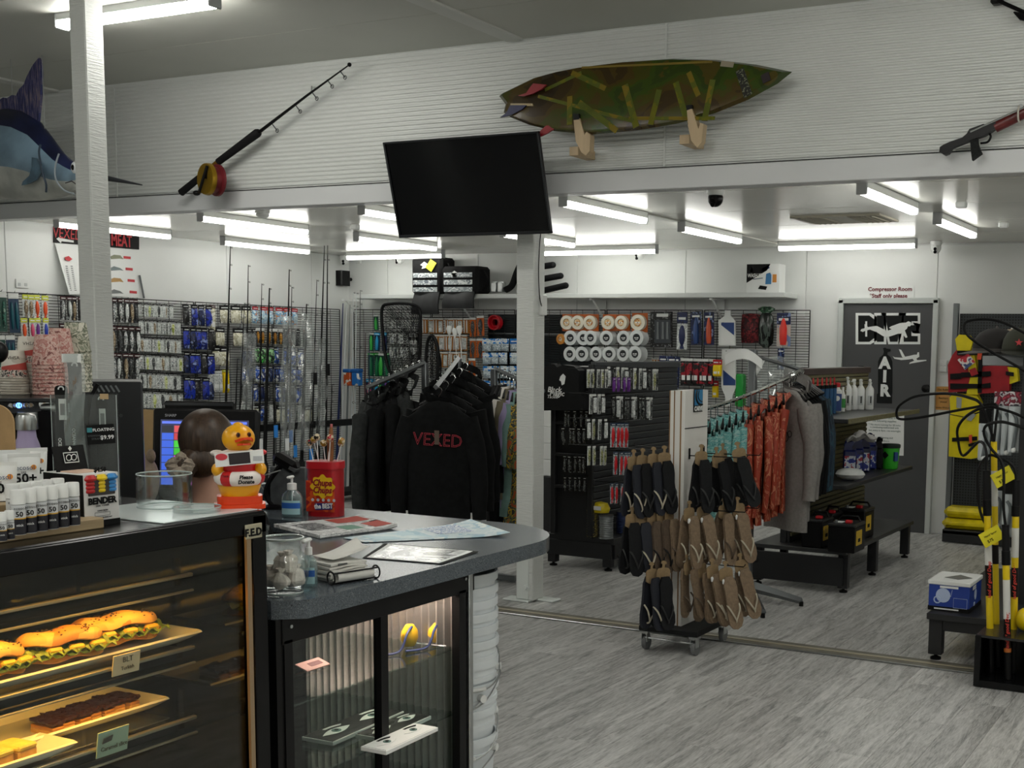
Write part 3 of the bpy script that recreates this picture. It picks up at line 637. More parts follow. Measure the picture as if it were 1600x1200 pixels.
def C_(name, c, r=.4, **k): return mat(name, c, r, **k)
PLW = blotch('clear_pack_white', ['#c9cfcc', '#e3e6e4', '#b2b8b6', '#eef0ee'], 55, .25)
PSIL = blotch('silver_lure_skin', ['#e8ebea', '#aab0b0', '#6b7070', '#f4f6f5', '#8e8680'], 70, .2)
PBLU = blotch('blue_pouch_print', ['#16288c', '#1c38b8', '#0e1b60', '#8fa0da'], 22, .3)
PNAV = blotch('navy_pack_print', ['#101b46', '#18285c', '#0d142e', '#7f8fb8'], 26, .35)
PBLK = blotch('black_pack_print', ['#121213', '#1d1d1f', '#0b0b0b', '#77797a'], 40, .35)
PMAR = C_('maroon_header', '#3a1216'); PDK = C_('dark_header', '#1b1a1b'); PRED = C_('red_header', '#b91626'); PYL = C_('yellow_label', '#d9e04a'); PWH = C_('white_header', '#e5e7e4')
PORG = C_('orange_pack', '#b5772f'); PORD = C_('deep_orange_pack', '#c2601d')
PGRN = C_('lime_lure', '#3dbb4c', .3); PTEAL = C_('teal_lure', '#175a68', .3); PPUR = C_('purple_lure', '#6d2f8f', .3); PCYAN = C_('cyan_lure', '#2aa5d8', .3); PPNK = C_('pink_lure', '#e0567e', .3); PFOR = C_('fluoro_orange_lure', '#ef5b2a', .3); PBEI = blotch('spotted_beige_lure', ['#b9a78a', '#7d6a52', '#d8ceb6'], 80, .3); PBL2 = C_('cobalt_lure', '#2340b0', .3)
PGRD = C_('green_card', '#1c4a3f'); PBCD = C_('blue_card', '#13324f'); PSKY = blotch('blue_white_bag', ['#1a68bf', '#2d86d8', '#e6eef2', '#bcd4e4'], 16, .25); PFROST = blotch('frosted_bag', ['#aebcc4', '#c9d4d8', '#8b9aa4', '#dfe8ea'], 30, .2)
PCRM = blotch('cream_pack', ['#d6d2b9', '#e4e2d0', '#b7b396', '#efeee2'], 24, .3); PCHAR = blotch('charcoal_lure', ['#2d2f31', '#5a5d5f', '#181919', '#8a8d8d'], 60, .3); PLIM = blotch('lime_pack', ['#b9c655', '#dfe4b0', '#8d9a3a'], 40, .3)
ORD = ['top', 'second', 'third', 'fourth', 'fifth']
_pk = {}
def pack(key, w, h, head, hf, back, kind, body, th=.012):
    """one hanging packet: card with hang slot, coloured header and what shows in its window; hangs from its top middle, faces -y"""
    mb = MB(); hz = h*hf
    mb.box((0, th*.35, -h/2), (w, .003, h), 0)
    if hf: mb.box((0, th*.2, -hz/2), (w, .007, hz), 1, b=.001); mb.box((0, th*.2-.004, -hz*.55), (w*.7, .002, hz*.22), 3)
    mb.tube([(0, .2, .004), (0, -.012, .004), (0, -.02, .014)], .0018, 4, 4)
    cz = -(hz+h)/2; bh = h-hz
    if kind == 'lure':
        mb.ell((0, 0, cz+bh*.04), (w*.3, th, bh*.4), 2, 8, 6); mb.prism([(-w*.22, 0), (w*.22, 0), (w*.1, bh*.16), (-w*.1, bh*.16)], (0, th*.4, -h+bh*.02), XX, ZZ, .004, 2)
    elif kind == 'two':
        for s in (-1, 1): mb.ell((s*w*.22, 0, cz), (w*.15, th*.8, bh*.42), 2, 8, 6)
    elif kind == 'bag':
        mb.surf(lambda u, v: ((u-.5)*w*.96, -th*1.5*(sin(pi*u)*sin(pi*v))**.6+.004*sin(9*u+4*v), -hz-bh*v*.98), 6, 6, 2)
    elif kind == 'blister':
        mb.box((0, -th*.2, cz), (w*.8, th*1.6, bh*.84), 2, b=.004); mb.box((0, -th*1.05, cz-bh*.18), (w*.5, .002, bh*.2), 3)
    elif kind == 'tube':
        mb.lathe([(w*.2, -h*.96), (w*.26, -h*.8), (w*.26, -h*.45), (w*.12, -h*.22), (w*.05, -h*.16)], 8, 2, (0, -th*.3, 0))
    elif kind == 'strips':
        for i in range(4): mb.box((w*(-.33+.22*i), -th*.2, cz), (w*.14, th, bh*.9), 2 if i % 2 else 3, b=.002)
    _pk[key] = _mesh('packet', mb, [back, head, body, PAPER, WIRE]); _pk[key]['s'] = (w, h)
def prow(name, lbl, cat, grp, keys, p0, p1, n, hpx, X=None, Y=None, jit=1.0, wf=1.0, skip=(), depth=1, rot=.06):
    """n packets hung in a row from pixel p0 to p1, hpx tall"""
    for i in range(n):
        f = i/max(1, n-1); x, y = p0[0]+(p1[0]-p0[0])*f, p0[1]+(p1[1]-p0[1])*f
        if any(a <= x <= b for a, b in skip): continue
        q = P(x, y, X=X, Y=Y); q2 = P(x, y+hpx, X=X, Y=Y); me = _pk[keys[i % len(keys)] if not callable(keys) else keys(i)]; w, h = me['s']; s = abs(q.z-q2.z)/h
        for d in range(depth):
            o = bpy.data.objects.new(name, me); COL.objects.link(o); o.scale = (s*wf, s, s)
            off = V((-.05*d, 0, 0)) if X is not None else V((0, .05*d, 0))
            o.location = q+off+V((random.uniform(-.012, .012), random.uniform(-.012, .012), 0))*jit
            o.rotation_euler = (0, random.uniform(-.03, .03), (pi/2 if X is not None else 0)+random.uniform(-rot, rot)*3)
            tag(o, lbl, cat, grp)
pack('sq_blue', .075, .26, PWH, .14, PBCD, 'two', PTEAL); pack('sq_green', .075, .26, PWH, .14, PGRD, 'two', blotch('squid_green', ['#27534a', '#3d7d6a', '#12302c', '#8fb0a0'], 40, .3))
for k, m in (('y_be', PBEI), ('y_or', PFOR), ('y_pk', PPNK), ('y_pu', PPUR), ('y_bl', PBL2)): pack(k, .05, .16, PYL, .2, PLW, 'lure', m)
for k, m in (('m_si', PSIL), ('m_ch', PCHAR), ('m_wh', PLW), ('m_or', PBEI)): pack(k, .05, .19, PMAR, .14, PBLK, 'lure', m, .016)
for k, m in (('w_si', PSIL), ('w_wh', PLW), ('w_li', PLIM), ('w_be', PBEI), ('w_ch', PCHAR)): pack(k, .045, .11, PDK, .1, PLW, 'lure', m, .008)
pack('p_blu', .06, .16, PDK, .16, PNAV, 'bag', PBLU); pack('p_blk', .06, .16, PDK, .16, PBLK, 'bag', PBLK); pack('p_nav', .06, .16, PDK, .16, PBLK, 'bag', PNAV)
pack('c_crm', .09, .13, PDK, .25, PBLK, 'bag', PCRM); pack('c_tall', .05, .2, PMAR, .1, PCRM, 'blister', PCRM); pack('c_wht', .04, .16, PWH, .08, PLW, 'blister', PLW); pack('c_yel', .03, .16, PYL, .1, YEL, 'blister', YEL)
pack('r_blu', .07, .14, PRED, .2, C_('pale_blue_card', '#9cc0d6'), 'bag', blotch('pale_blue_print', ['#a9cbe0', '#d9e8ee', '#6fa5cc', '#d98a4a'], 26, .3)); pack('o_blk', .045, .12, PWH, .2, PBLK, 'lure', blotch('amber_lure', ['#c9902c', '#a06a1d', '#e0b860'], 30, .3)); pack('g_bag', .06, .12, PDK, .14, PBLK, 'bag', blotch('green_bag', ['#3fae43', '#1c2a1e', '#9fd39a', '#20303a'], 30, .3)); pack('b_wht', .055, .12, PNAV, .2, PLW, 'bag', blotch('blue_swoosh_pack', ['#e4e8ea', '#2f5fc0', '#10245c', '#ffffff'], 24, .3)); pack('gr_pk', .05, .13, PDK, .18, PBLK, 'bag', PCHAR)
pack('t_grn', .06, .17, PWH, .1, PGRD, 'tube', PGRN); pack('t_blu', .06, .17, PCYAN, .14, PBCD, 'tube', PCYAN); pack('t_pur', .06, .17, PCYAN, .14, PBCD, 'tube', PPUR); pack('t_red', .06, .17, PCYAN, .14, PBCD, 'tube', PPNK); pack('t_gr2', .06, .19, PGRN, .08, PGRD, 'tube', mat('deep_green_lure', '#23784f', .3))
pack('j_org', .065, .145, PWH, .1, PORG, 'strips', PORG); pack('j_or2', .065, .15, PWH, .12, PORD, 'lure', PCHAR); pack('j_red', .05, .14, PWH, .12, PORG, 'blister', PLW)
pack('k_bag', .12, .15, PSKY, .4, PFROST, 'bag', PFROST, .025)
pack('n_tool', .09, .27, PNAV, .25, PNAV, 'tube', C_('tool_handle_blue', '#27467e')); pack('n_too2', .09, .27, PNAV, .25, PNAV, 'tube', C_('orange_grip', '#c4502a')); pack('n_shr', .1, .3, PNAV, .3, PLW, 'lure', C_('shears_navy', '#1a2450')); pack('n_red', .12, .26, PNAV, .35, blotch('swoosh_card', ['#e2d9d2', '#cfc3ba', '#7f95c4'], 6, .4), 'tube', C_('red_knife', '#e2372c'))
pack('o_red', .055, .2, PWH, .1, PBLK, 'blister', blotch('red_black_print', ['#141213', '#1e1718', '#a01c2c', '#1a1213'], 12, .35)); pack('o_yel', .06, .14, PRED, .3, YEL, 'blister', YEL); pack('o_nav', .07, .26, PNAV, .2, PNAV, 'tube', PBCD)

LW = -9.43; G = 'packets on the left wall'
prow('lure_packet', 'long squid lure packet with white header at the left edge of the wall', 'lure', 'squid packs at the left edge', ['sq_green', 'sq_blue'], (3, 456), (21, 458), 2, 62, X=LW)
prow('lure_packet', 'squid lure packet with white header hanging in the row below', 'lure', 'squid packs in the lower row', ['sq_green', 'sq_blue'], (2, 524), (15, 524), 2, 50, X=LW)
prow('lure_packet', 'spotted lure with yellow label near the power outlet', 'lure', 'yellow label lures', ['y_be'], (38, 460), (49, 461), 2, 36, X=LW)
prow('lure_packet', 'orange lure with yellow label left of the chart', 'lure', 'yellow label lures', ['y_or'], (60, 461), (71, 462), 2, 36, X=LW)
for k, x, l in (('y_or', 39, 'orange'), ('y_pk', 50, 'pink'), ('y_pu', 60, 'purple'), ('y_bl', 72, 'blue')): prow('lure_packet', l+' skirted lure with yellow label in the second row', 'lure', 'yellow label lures, second row', [k], (x, 497), (x, 497), 1, 34, X=LW)
for r, (y0, y1, h) in enumerate(((463, 468, 37), (506, 511, 39), (548, 553, 40), (592, 597, 40))):
    prow('lure_packet', 'silver minnow lure with maroon header, %s row behind the tall post' % ['top', 'second', 'third', 'fourth'][r], 'lure', 'maroon headed lures, row %d' % (r+1), lambda i: ['m_si', 'm_ch', 'm_wh', 'm_si', 'm_or'][(i*2+r) % 5], (99, y0), (214, y1), 14, h, X=LW, skip=((128, 172),))
for r, (y0, x1, n, h) in enumerate(((474, 268, 8, 20), (500, 279, 9, 21), (527, 281, 10, 22), (554, 281, 10, 23), (582, 281, 10, 24), (611, 281, 10, 26))):
    prow('lure_packet', 'small pale lure packet, %s of six rows on the left wall' % ['first', 'second', 'third', 'fourth', 'fifth', 'sixth'][r], 'lure', 'pale lure packs, row %d' % (r+1), lambda i: ['w_si', 'w_wh', 'w_be', 'w_si', 'w_ch', 'w_wh', 'w_li', 'w_wh'][(i*3+r) % 8], (221, y0), (x1, y0+3), n, h, X=LW)
for r, (y, n, h) in enumerate(((476, 4, 32), (512, 5, 33), (550, 5, 33), (589, 5, 34), (627, 5, 32))):
    prow('bait_pouch', 'blue and black soft bait pouch, %s row of its column' % ['top', 'second', 'third', 'fourth', 'fifth'][r], 'bait pouch', 'blue bait pouches, row %d' % (r+1), lambda i: ['p_blk', 'p_blu', 'p_nav', 'p_blu', 'p_blu'][(i+r) % 5], (291, y), (329, y+2), n, h, X=LW)
prow('bait_pouch', 'cream bait pack under a black header in the top row', 'bait pouch', 'cream packs, top row', ['c_crm'], (348, 477), (384, 478), 3, 28, X=LW); prow('bait_pouch', 'tall narrow cream pack beside the blue pouches', 'bait pouch', None, ['c_tall'], (333, 477), (333, 477), 1, 42, X=LW)
prow('bait_pouch', 'cream bait pack in the second row of the left wall', 'bait pouch', 'cream packs, second row', ['c_crm'], (343, 512), (372, 513), 2, 28, X=LW); prow('bait_pouch', 'cream bait pack tilted on its peg in the third row', 'bait pouch', 'cream packs, third row', ['c_crm'], (341, 541), (352, 542), 2, 30, X=LW)
prow('rig_packet', 'slim white rig packet low beside the rods', 'packet', 'slim white rig packets', ['c_wht'], (329, 580), (344, 580), 4, 33, X=LW); prow('rig_packet', 'slim yellow packet low beside the rods', 'packet', 'slim yellow rig packets', ['c_yel'], (350, 578), (356, 578), 2, 36, X=LW)
prow('bait_pouch', 'red topped pale blue pouch behind the rods', 'bait pouch', 'red topped pouches', ['r_blu'], (398, 479), (460, 482), 6, 26, X=LW); prow('lure_packet', 'amber lure packet in the second row behind the rods', 'lure', 'amber lure packets', ['o_blk'], (403, 512), (440, 514), 5, 24, X=LW)
prow('lure_packet', 'dark lure packet in the second row behind the rods', 'lure', 'dark lure packets', ['gr_pk'], (388, 514), (398, 514), 2, 26, X=LW); prow('lure_packet', 'dark lure packet at the far end of the second row', 'lure', 'dark lure packets at the end', ['gr_pk', 'm_ch'], (450, 514), (475, 516), 4, 26, X=LW)
prow('bait_pouch', 'green and black bait pouch in the third row behind the rods', 'bait pouch', 'green pouches', ['g_bag'], (404, 541), (422, 542), 3, 26, X=LW); prow('bait_pouch', 'blue and white pouch in the third row behind the rods', 'bait pouch', 'blue white pouches, third row', ['b_wht'], (433, 543), (470, 545), 4, 26, X=LW); prow('bait_pouch', 'dark pouch in the third row beside the green ones', 'bait pouch', 'dark pouches, third row', ['p_nav'], (384, 545), (392, 545), 2, 26, X=LW)
prow('jig_packet', 'blue and white jig packet in the fourth row behind the rods', 'lure', 'blue white jigs, fourth row', ['b_wht', 'p_nav', 'b_wht'], (384, 571), (468, 573), 10, 25, X=LW); prow('jig_packet', 'dark jig packet in the fifth row behind the rods', 'lure', 'dark jigs, fifth row', ['gr_pk', 'b_wht', 'p_nav'], (384, 600), (468, 602), 8, 27, X=LW)
prow('jig_packet', 'pale packet in the lowest row behind the rods', 'packet', 'pale packets, lowest row', ['c_wht', 'c_crm', 'b_wht'], (384, 632), (480, 634), 8, 26, X=LW)

BW = 10.97
for r, (x0, x1, y, n, h, ks) in enumerate(((588, 590, 492, 1, 24, ['t_grn']), (579, 601, 520, 3, 28, ['t_grn', 't_blu', 't_pur']), (579, 605, 552, 4, 36, ['t_gr2', 't_gr2', 't_grn']), (578, 604, 592, 4, 36, ['t_red', 't_blu', 't_grn', 't_pur']))):
    prow('squid_jig_pack', 'bright squid jig on a card in the corner, %s row' % ['top', 'second', 'third', 'lowest'][r], 'lure', 'squid jigs in the corner, row %d' % (r+1), ks, (x0, y), (x1, y), n, h, Y=BW)
for r, (y, h) in enumerate(((498, 15), (519, 18), (541, 18))): prow('lure_packet', 'clear lure packet seen through the landing net, %s row' % ORD[r], 'lure', 'lures behind the net, row %d' % (r+1), ['w_si', 'w_ch', 'w_wh'], (611, y), (645, y), 5, h, Y=BW)
for r, (x0, y, n, h) in enumerate(((666, 497, 9, 24), (682, 523, 8, 25), (690, 550, 6, 24))): prow('tackle_pack', 'brown and orange tackle pack with red foot, %s row' % ['top', 'middle', 'lower'][r], 'tackle pack', 'orange tackle packs, row %d' % (r+1), ['j_org', 'j_red'], (x0, y), (727, y), n, h, Y=BW)
for x, y, h, l in ((737, 496, 30, 'upper tall orange tackle pack beside the red spool'), (751, 493, 32, 'brightest tall orange tackle pack by the red spool'), (740, 529, 30, 'tall orange tackle pack left of the blue bags, middle'), (751, 529, 30, 'tall orange tackle pack touching the blue bags'), (738, 560, 30, 'lowest tall orange tackle pack above the hoodies')): prow('tackle_pack', l, 'tackle pack', 'tall orange tackle packs', ['j_or2'], (x, y), (x, y), 1, h, Y=BW)
for r, (y, h) in enumerate(((529, 20), (551, 18), (572, 19), (595, 18))): prow('sinker_bag', 'blue topped frosted bag beside the middle post, %s row' % ORD[r], 'bag', 'blue topped bags, row %d' % (r+1), ['k_bag'], (760, y), (815, y), 5, h, Y=BW)
for x, w, k, y, h, l in ((1067, 1, 'n_shr', 488, 58, 'shears on a blue and white card'), (1087, 1, 'n_tool', 487, 52, 'blue handled tool on a navy card'), (1109, 1, 'n_too2', 488, 51, 'orange gripped tool on a navy card'), (1223, 1, 'n_red', 489, 52, 'bright red knife on a card at the grid end'), (1222, 1, 'n_tool', 544, 34, 'navy card pack below the red knife')): prow('tool_card', l, 'tool', None, [k], (x, y), (x, y), 1, h, Y=BW)
prow('tool_card', 'long navy tool card above the black gondola end', 'tool', 'navy tool cards', ['o_nav'], (1036, 556), (1058, 557), 4, 50, Y=10.95); prow('tool_card', 'black and red packet hanging beside the navy tool cards', 'packet', 'black and red packets', ['o_red'], (1070, 560), (1110, 561), 7, 42, Y=10.95); prow('tool_card', 'slim yellow packet at the end of the red row', 'packet', 'slim yellow packets on the back wall', ['o_yel'], (1119, 562), (1124, 562), 2, 26, Y=10.95); prow('tool_card', 'red and yellow snack packet hanging alone', 'packet', None, ['o_yel'], (1117, 595), (1117, 595), 1, 26, Y=11.08)
prow('tool_card', 'small brown packet above the navy tool cards', 'packet', 'brown packets over the gondola', ['j_org'], (1020, 560), (1029, 560), 2, 18, Y=11.04)

# line spools
SPW = mat('spool_white', '#dfe3e3', .3); SPL = mat('spool_label', '#22262a', .5)
def spool(x, y, r, lbl, m=SPW, lab=SPL, grp=None, card=None, Yp=10.93, nm='line_spool'):
    q = P(x, y, Y=Yp); rr = (P(x+r, y, Y=Yp)-q).length; t = thing(nm, lbl, 'spool', tuple(q), random.uniform(-.12, .12), grp); D = .05 if not card else .02
    part('flange', MB().lathe([(rr*.55, D+.006), (rr, D+.006), (rr, D), (rr*.9, D-.01), (rr*.9, -D*.6), (rr, -D-.002), (rr, -D-.008), (rr*.55, -D-.01), (rr*.5, -D+.004)], 20, 0, ax=(0, 1, 0)), m, t)
    part('label', MB().lathe([(rr*.5, 0), (rr*.5, .003)], 16, 0, (0, -D-.004, 0), ax=(0, -1, 0)), lab, t)
    part('print', MB().box((0, -D-.008, .0), (rr*.6, .001, rr*.14)).box((0, -D-.008, -rr*.2), (rr*.4, .001, rr*.08)), PAPER, t)
    part('peg', MB().cyl((0, .2, 0), (0, -D-.02, 0), .003, n=5), WIRE, t)
    if card: part('card', MB().box((0, D+.01, -.0), (rr*2.15, .004, rr*2.4)), card, t)
    return t
AMB = blotch('amber_line', ['#c98f4b', '#e0c79a', '#b9712c'], 30, .3)
for i, x in enumerate((887, 904, 923, 951, 972, 998)): spool(x, 504, 9.5 if i < 5 else 11, 'white ring spool on an orange card, %s along the top row' % ['first', 'second', 'third', 'fourth', 'fifth', 'sixth'][i], mat('spool_cream', '#e2dccb', .35), AMB, 'ring spools on orange cards', PORD)
for r, (y, xs_) in enumerate(((528, (895, 915, 927, 951, 978, 999)), (553, (895, 913, 936, 955, 978, 997)))):
    for i, x in enumerate(xs_): spool(x, y, 10 if i != 5 else 11, 'fat white line spool, %s in the %s row' % (['first', 'second', 'third', 'fourth', 'fifth', 'sixth'][i], ['upper', 'lower'][r]), grp='fat white line spools')
spool(881, 530, 7, 'small amber spool beside the first white spool', mat('spool_amber', '#c9822c', .35), AMB)
q = P(775, 504, Y=10.9); t = thing('red_line_reel', 'red plastic hand caster ring left of the middle post', 'hand caster', tuple(q))
part('ring', MB().lathe([(.04, .03), (.075, .02), (.08, -.03), (.078, -.045), (.068, -.045), (.06, -.01), (.045, -.02), (.036, -.02), (.036, .03)], 28, 0, ax=(0, 1, 0)), mat('caster_red', '#a80f1c', .3), t); part('peg', MB().cyl((0, .26, .03), (0, -.06, .03), .004, n=5), WIRE, t)

# knife set, cutting boards and bundles on the back grid
t = thing('knife_set', 'black boxed knife set with three pale blades on the back grid', 'knife set', tuple(P(1035, 515, Y=10.98)))
obj('case', plate([(1019, 487), (1051, 487), (1051, 543), (1019, 543)], 11.0, .04), PBLK, t); obj('window', plate([(1023, 500), (1048, 500), (1048, 536), (1023, 536)], 10.96, .004), mat('case_grey', '#3f4348', .3), t)
for x in (1028, 1036, 1043): obj('knife', plate([(x-1.5, 503), (x+1.5, 503), (x+1.5, 518), (x+2, 530), (x-2, 530), (x-1.5, 518)], 10.955, .006), GMETAL, t)
obj('caption', plate([(1026, 490), (1044, 490), (1044, 495), (1026, 495)], 10.957, .002), PAPER, t)
BOARDW = mat('cutting_board_white', '#e8ebe9', .4); BLUEL = mat('label_blue', '#22427e', .5)
def board(pts, lab, sw, lbl, Y):
    t = thing('fillet_board', lbl, 'cutting board', tuple(P(pts[0][0], pts[0][1], Y=Y))); obj('plank_body', plate(pts, Y, .02), BOARDW, t); qq = P(*pts[0], Y=Y); obj('hook', MB().cyl(qq+V((.05, -.03, -.02)), V((qq.x+.05, 11.15, qq.z-.02)), .004, n=5), WIRE, t); obj('label', plate(lab, Y-.021, .002), PAPER, t)
    obj('label_band', plate(sw, Y-.0235, .001), BLUEL, t); return t
board([(1124, 501), (1133, 494), (1134, 485), (1143, 485), (1143, 494), (1150, 501), (1150, 540), (1124, 540)], [(1127, 504), (1147, 504), (1147, 538), (1127, 538)], [(1127, 504), (1147, 504), (1147, 524), (1127, 508)], 'white fillet board with blue label hung under the shelf', 11.0)
board([(1129, 545), (1150, 545), (1151, 605), (1146, 618), (1143, 634), (1135, 634), (1134, 618), (1128, 605)], [(1130, 578), (1149, 578), (1149, 602), (1130, 602)], [(1130, 578), (1149, 594), (1149, 602), (1130, 602)], 'longer white fillet board hanging handle down below the first', 11.05)
q = P(1165, 512, Y=10.97); solo('net_bag', 'dark red meshed bag hanging on the back grid', 'bag', MB().surf(lambda u, v: (q.x+(u-.5)*.2, 11.11-.05*sin(pi*u)*sin(pi*v)+.006*sin(20*u), q.z+.13-.27*v), 8, 8, th=.012), blotch('red_mesh', ['#6d141c', '#4a0d14', '#8c2a30', '#2d0c10'], 60, .6, kind='voronoi'))
q = P(1197, 512, Y=11.06); t = thing('green_bundle', 'dark plastic wrapped bundle with green tie beside the red bag', 'bundle', tuple(q))
part('wrap', MB().lathe([(.03, -.19), (.075, -.15), (.085, 0), (.075, .1), (.045, .14)], 12, 0, sy=.5), blotch('dark_wrap', ['#1c211e', '#2c332f', '#54605a', '#101312'], 16, .2, (1, 1, .3)), t); part('ruffle', MB().lathe([(.045, .14), (.09, .18), (.05, .2), (.0, .17)], 9, 0, sy=.6), blotch('green_foil', ['#1d3b28', '#3c6b4c', '#9db8a6'], 30, .2), t)
q = P(1157, 610, Y=11.08); solo('green_bottle_pack', 'green packet hanging behind the clothes rail', 'packet', MB().box(q, (.08, .1, .32), b=.015), mat('bright_green', '#1f9a3c', .35))

# ------------------------------------------------------------------ long white shelf with its brackets and what stands on it
q0, q1 = P(553, 466.7, Y=10.85), P(1226, 466.2, Y=10.85); SZ = q0.z+.045
t = thing('wall_shelf', 'long white wall shelf on brackets across the back wall', 'shelf', ((q0.x+q1.x)/2, 11.0, SZ-.045))
obj('board', MB().box(((q0.x+q1.x)/2, 11.02, SZ-.0225), (q1.x-q0.x, .35, .045), b=.003), mat('shelf_white', '#dde1df', .45), t)
for x in (561, 735, 943, 1128):
    b = P(x, 480, Y=11.15); obj('bracket', MB().box((b.x, 11.175, SZ-.19), (.04, .02, .28)).box((b.x, 11.03, SZ-.056), (.03, .3, .02)).tube([(b.x, 11.165, SZ-.25), (b.x-.0, 10.93, SZ-.066)], .012, 4), WPLAST, t)
for x in (738, 766, 783): obj('pencil_mark', plate([(x, 462), (x+3, 462), (x+3, 464), (x, 464)], 10.848, .001), GMETAL, t)
BAGM = mat('black_cordura', '#141415', .75, nz=(80, .25)); HIV = blotch('reflective_band', ['#c9d0d3', '#9aa3a8', '#e6ebec', '#7f8890'], 14, .25, (1, 1, 2))
def bag(x0, x1, ytop, ybase, fl, lbl, tagpx=None):
    t = thing('dry_bag', lbl, 'bag', tuple(P((x0+x1)/2, ybase, Y=10.8))); a, b = P(x0, ybase, Y=10.78), P(x1, ytop, Y=10.78); cx, w, h = (a.x+b.x)/2, b.x-a.x, b.z-SZ
    obj('body', MB().box((cx, 10.92, SZ+h/2), (w, .26, h), b=.03), BAGM, t)
    for k in range(3): obj('reflective_strip', MB().box((cx-.01, 10.785, SZ+.045+k*.075), (w*.78, .008, .05), b=.003), HIV, t)
    hh = P(x0, fl, Y=10.74).z; obj('hanging_flap', MB().surf(lambda u, v: (cx+(u-.5)*w*.8+.03*v*(u-.5), 10.83-.05*sin(v*2)+.012*sin(6*u), SZ+.02+(hh-SZ-.02)*v), 8, 8, th=.03), mat('charcoal_nylon', '#232527', .6, nz=(12, .3)), t)
    obj('crest', plate([(x0+16, ytop+13), (x0+22, ytop+8), (x0+28, ytop+12), (x0+24, ytop+14), (x0+28, ytop+17), (x0+18, ytop+19), (x0+20, ytop+15)], 10.785, .004), PAPER, t)
    obj('side_strap', MB().tube(smooth_pts([(cx+w*.5, 10.9, SZ+h*.85), (cx+w*.62, 10.9, SZ+h*.5), (cx+w*.5, 10.9, SZ+.04)]), .02, 6, flat=.3), BAGM, t)
    if tagpx: obj('price_tag', plate(tagpx, 10.772, .003), mat('tag_yellow', '#e6e23a', .6), t)
bag(641, 689, 401, 456, 490, 'taller black bag with three silver bands and yellow tag on the shelf', [(665, 418), (673, 405), (682, 411), (674, 425)])
bag(688, 745, 415, 456, 481, 'shorter black bag with three silver bands on the shelf')
t = thing('roof_rack', 'black padded carrier with curved arms lying on the shelf behind the post', 'carrier', tuple(P(830, 455, Y=10.95))); FOAM = mat('black_foam', '#111213', .8)
obj('arch', MB().tube(smooth_pts([P(x, y, Y=10.9) for x, y in ((790, 453), (800, 446), (808, 425), (815, 412), (826, 408))]), .035, 8).tube(smooth_pts([P(x, y, Y=10.9) for x, y in ((812, 455), (812, 442), (820, 430), (835, 428))]), .03, 8).tube([P(804, 432, Y=10.9), P(830, 440, Y=10.9)], .03, 8), FOAM, t)
for a, b in (((836, 418), (864, 414)), ((836, 438), (876, 431)), ((836, 457), (884, 446))): obj('padded_arm', MB().tube([P(*a, Y=10.9), P(*b, Y=10.84)], .032, 10).ell(P(*b, Y=10.84), .032, 0, 10, 6), FOAM, t)
for x in (774, 784): obj('clamp', MB().box(P(x, 449, Y=10.9), (.06, .08, .1), b=.006).cyl(P(x, 444, Y=10.9), P(x, 440, Y=10.9), .035), STEEL, t)
q0, q1 = P(1165, 454, Y=10.9), P(1217, 412, Y=10.9); t = thing('boxed_kit', 'white and black boxed cleaning kit at the right end of the shelf', 'box', (q0.x, 10.95, SZ))
cx, w, h = (q0.x+q1.x)/2, q1.x-q0.x, q1.z-SZ; obj('carton', MB().box((cx, 11.0, SZ+h/2), (w, .16, h), b=.002), PAPER, t)
def bp(pts, m, nm): obj(nm, MB().prism([(q1.x-w+w*a, SZ+h*b) for a, b in pts], (0, 10.919, 0), XX, ZZ, .002), m, t)
bp([(0, .35), (.62, .78), (.72, 1), (0, 1)], INK, 'black_panel'); bp([(.13, .68), (.2, .74), (.16, .9), (.1, .76)], PAPER, 'drop_mark'); bp([(.46, .72), (.7, .86), (.66, .96), (.48, .86)], BLUEL, 'blue_flash')
bp([(.58, .3), (.76, .3), (.76, .62), (.72, .7), (.6, .66)], mat('print_blue', '#3f7fb4', .5), 'printed_bottle'); bp([(.8, .36), (.92, .36), (.92, .64), (.8, .64)], mat('print_orange', '#d08a3a', .5), 'printed_bottle'); bp([(.36, .14), (.6, .1), (.64, .22), (.42, .26)], INK, 'printed_machine'); bp([(.2, .46), (.5, .5), (.5, .53), (.2, .49)], mat('print_grey', '#6c7c88', .5), 'printed_hose')
txt('WASH KIT', .05, PAPER, t, (q1.x-w*.72, 10.915, SZ+h*.6), XX, ZZ, bold=.001, sx=.7)

# ------------------------------------------------------------------ grey door with its stickers
a, b = P(1312.5, 470, Y=11.19), P(1468, 469.5, Y=11.19); DX0, DX1, DZ = a.x+.05, b.x-.05, 2.105
d = struct('door_1', MB().box(((DX0+DX1)/2, 11.185, DZ/2), (DX1-DX0, .03, DZ), b=.003), mat('door_grey', '#4b4c4e', .5))
FR = mat('door_frame', '#c9cecc', .4)
fm = struct('trim_3', MB().box((DX0-.028, 11.18, DZ/2+.02), (.05, .07, DZ+.04), b=.004).box((DX1+.028, 11.18, DZ/2+.02), (.05, .07, DZ+.04), b=.004).box(((DX0+DX1)/2, 11.18, DZ+.03), (DX1-DX0+.1, .07, .05), b=.004), FR)
q = P(1447, 607, Y=11.14); obj('door_knob', MB().lathe([(.035, 0), (.035, .01), (.015, .014), (.015, .04), (.033, .05), (.033, .07), (.0, .078)], 16, c=(q.x, 11.17, q.z), ax=(0, -1, 0)), BLACK, d)
YD = 11.168; STW = mat('vinyl_white', '#eef1ef', .4); STB = mat('vinyl_black', '#171919', .4)
t = thing('dive_sticker', 'black DIVE lettering outlined in white with a diver on the grey door', 'sticker', tuple(P(1388, 540, Y=YD)))
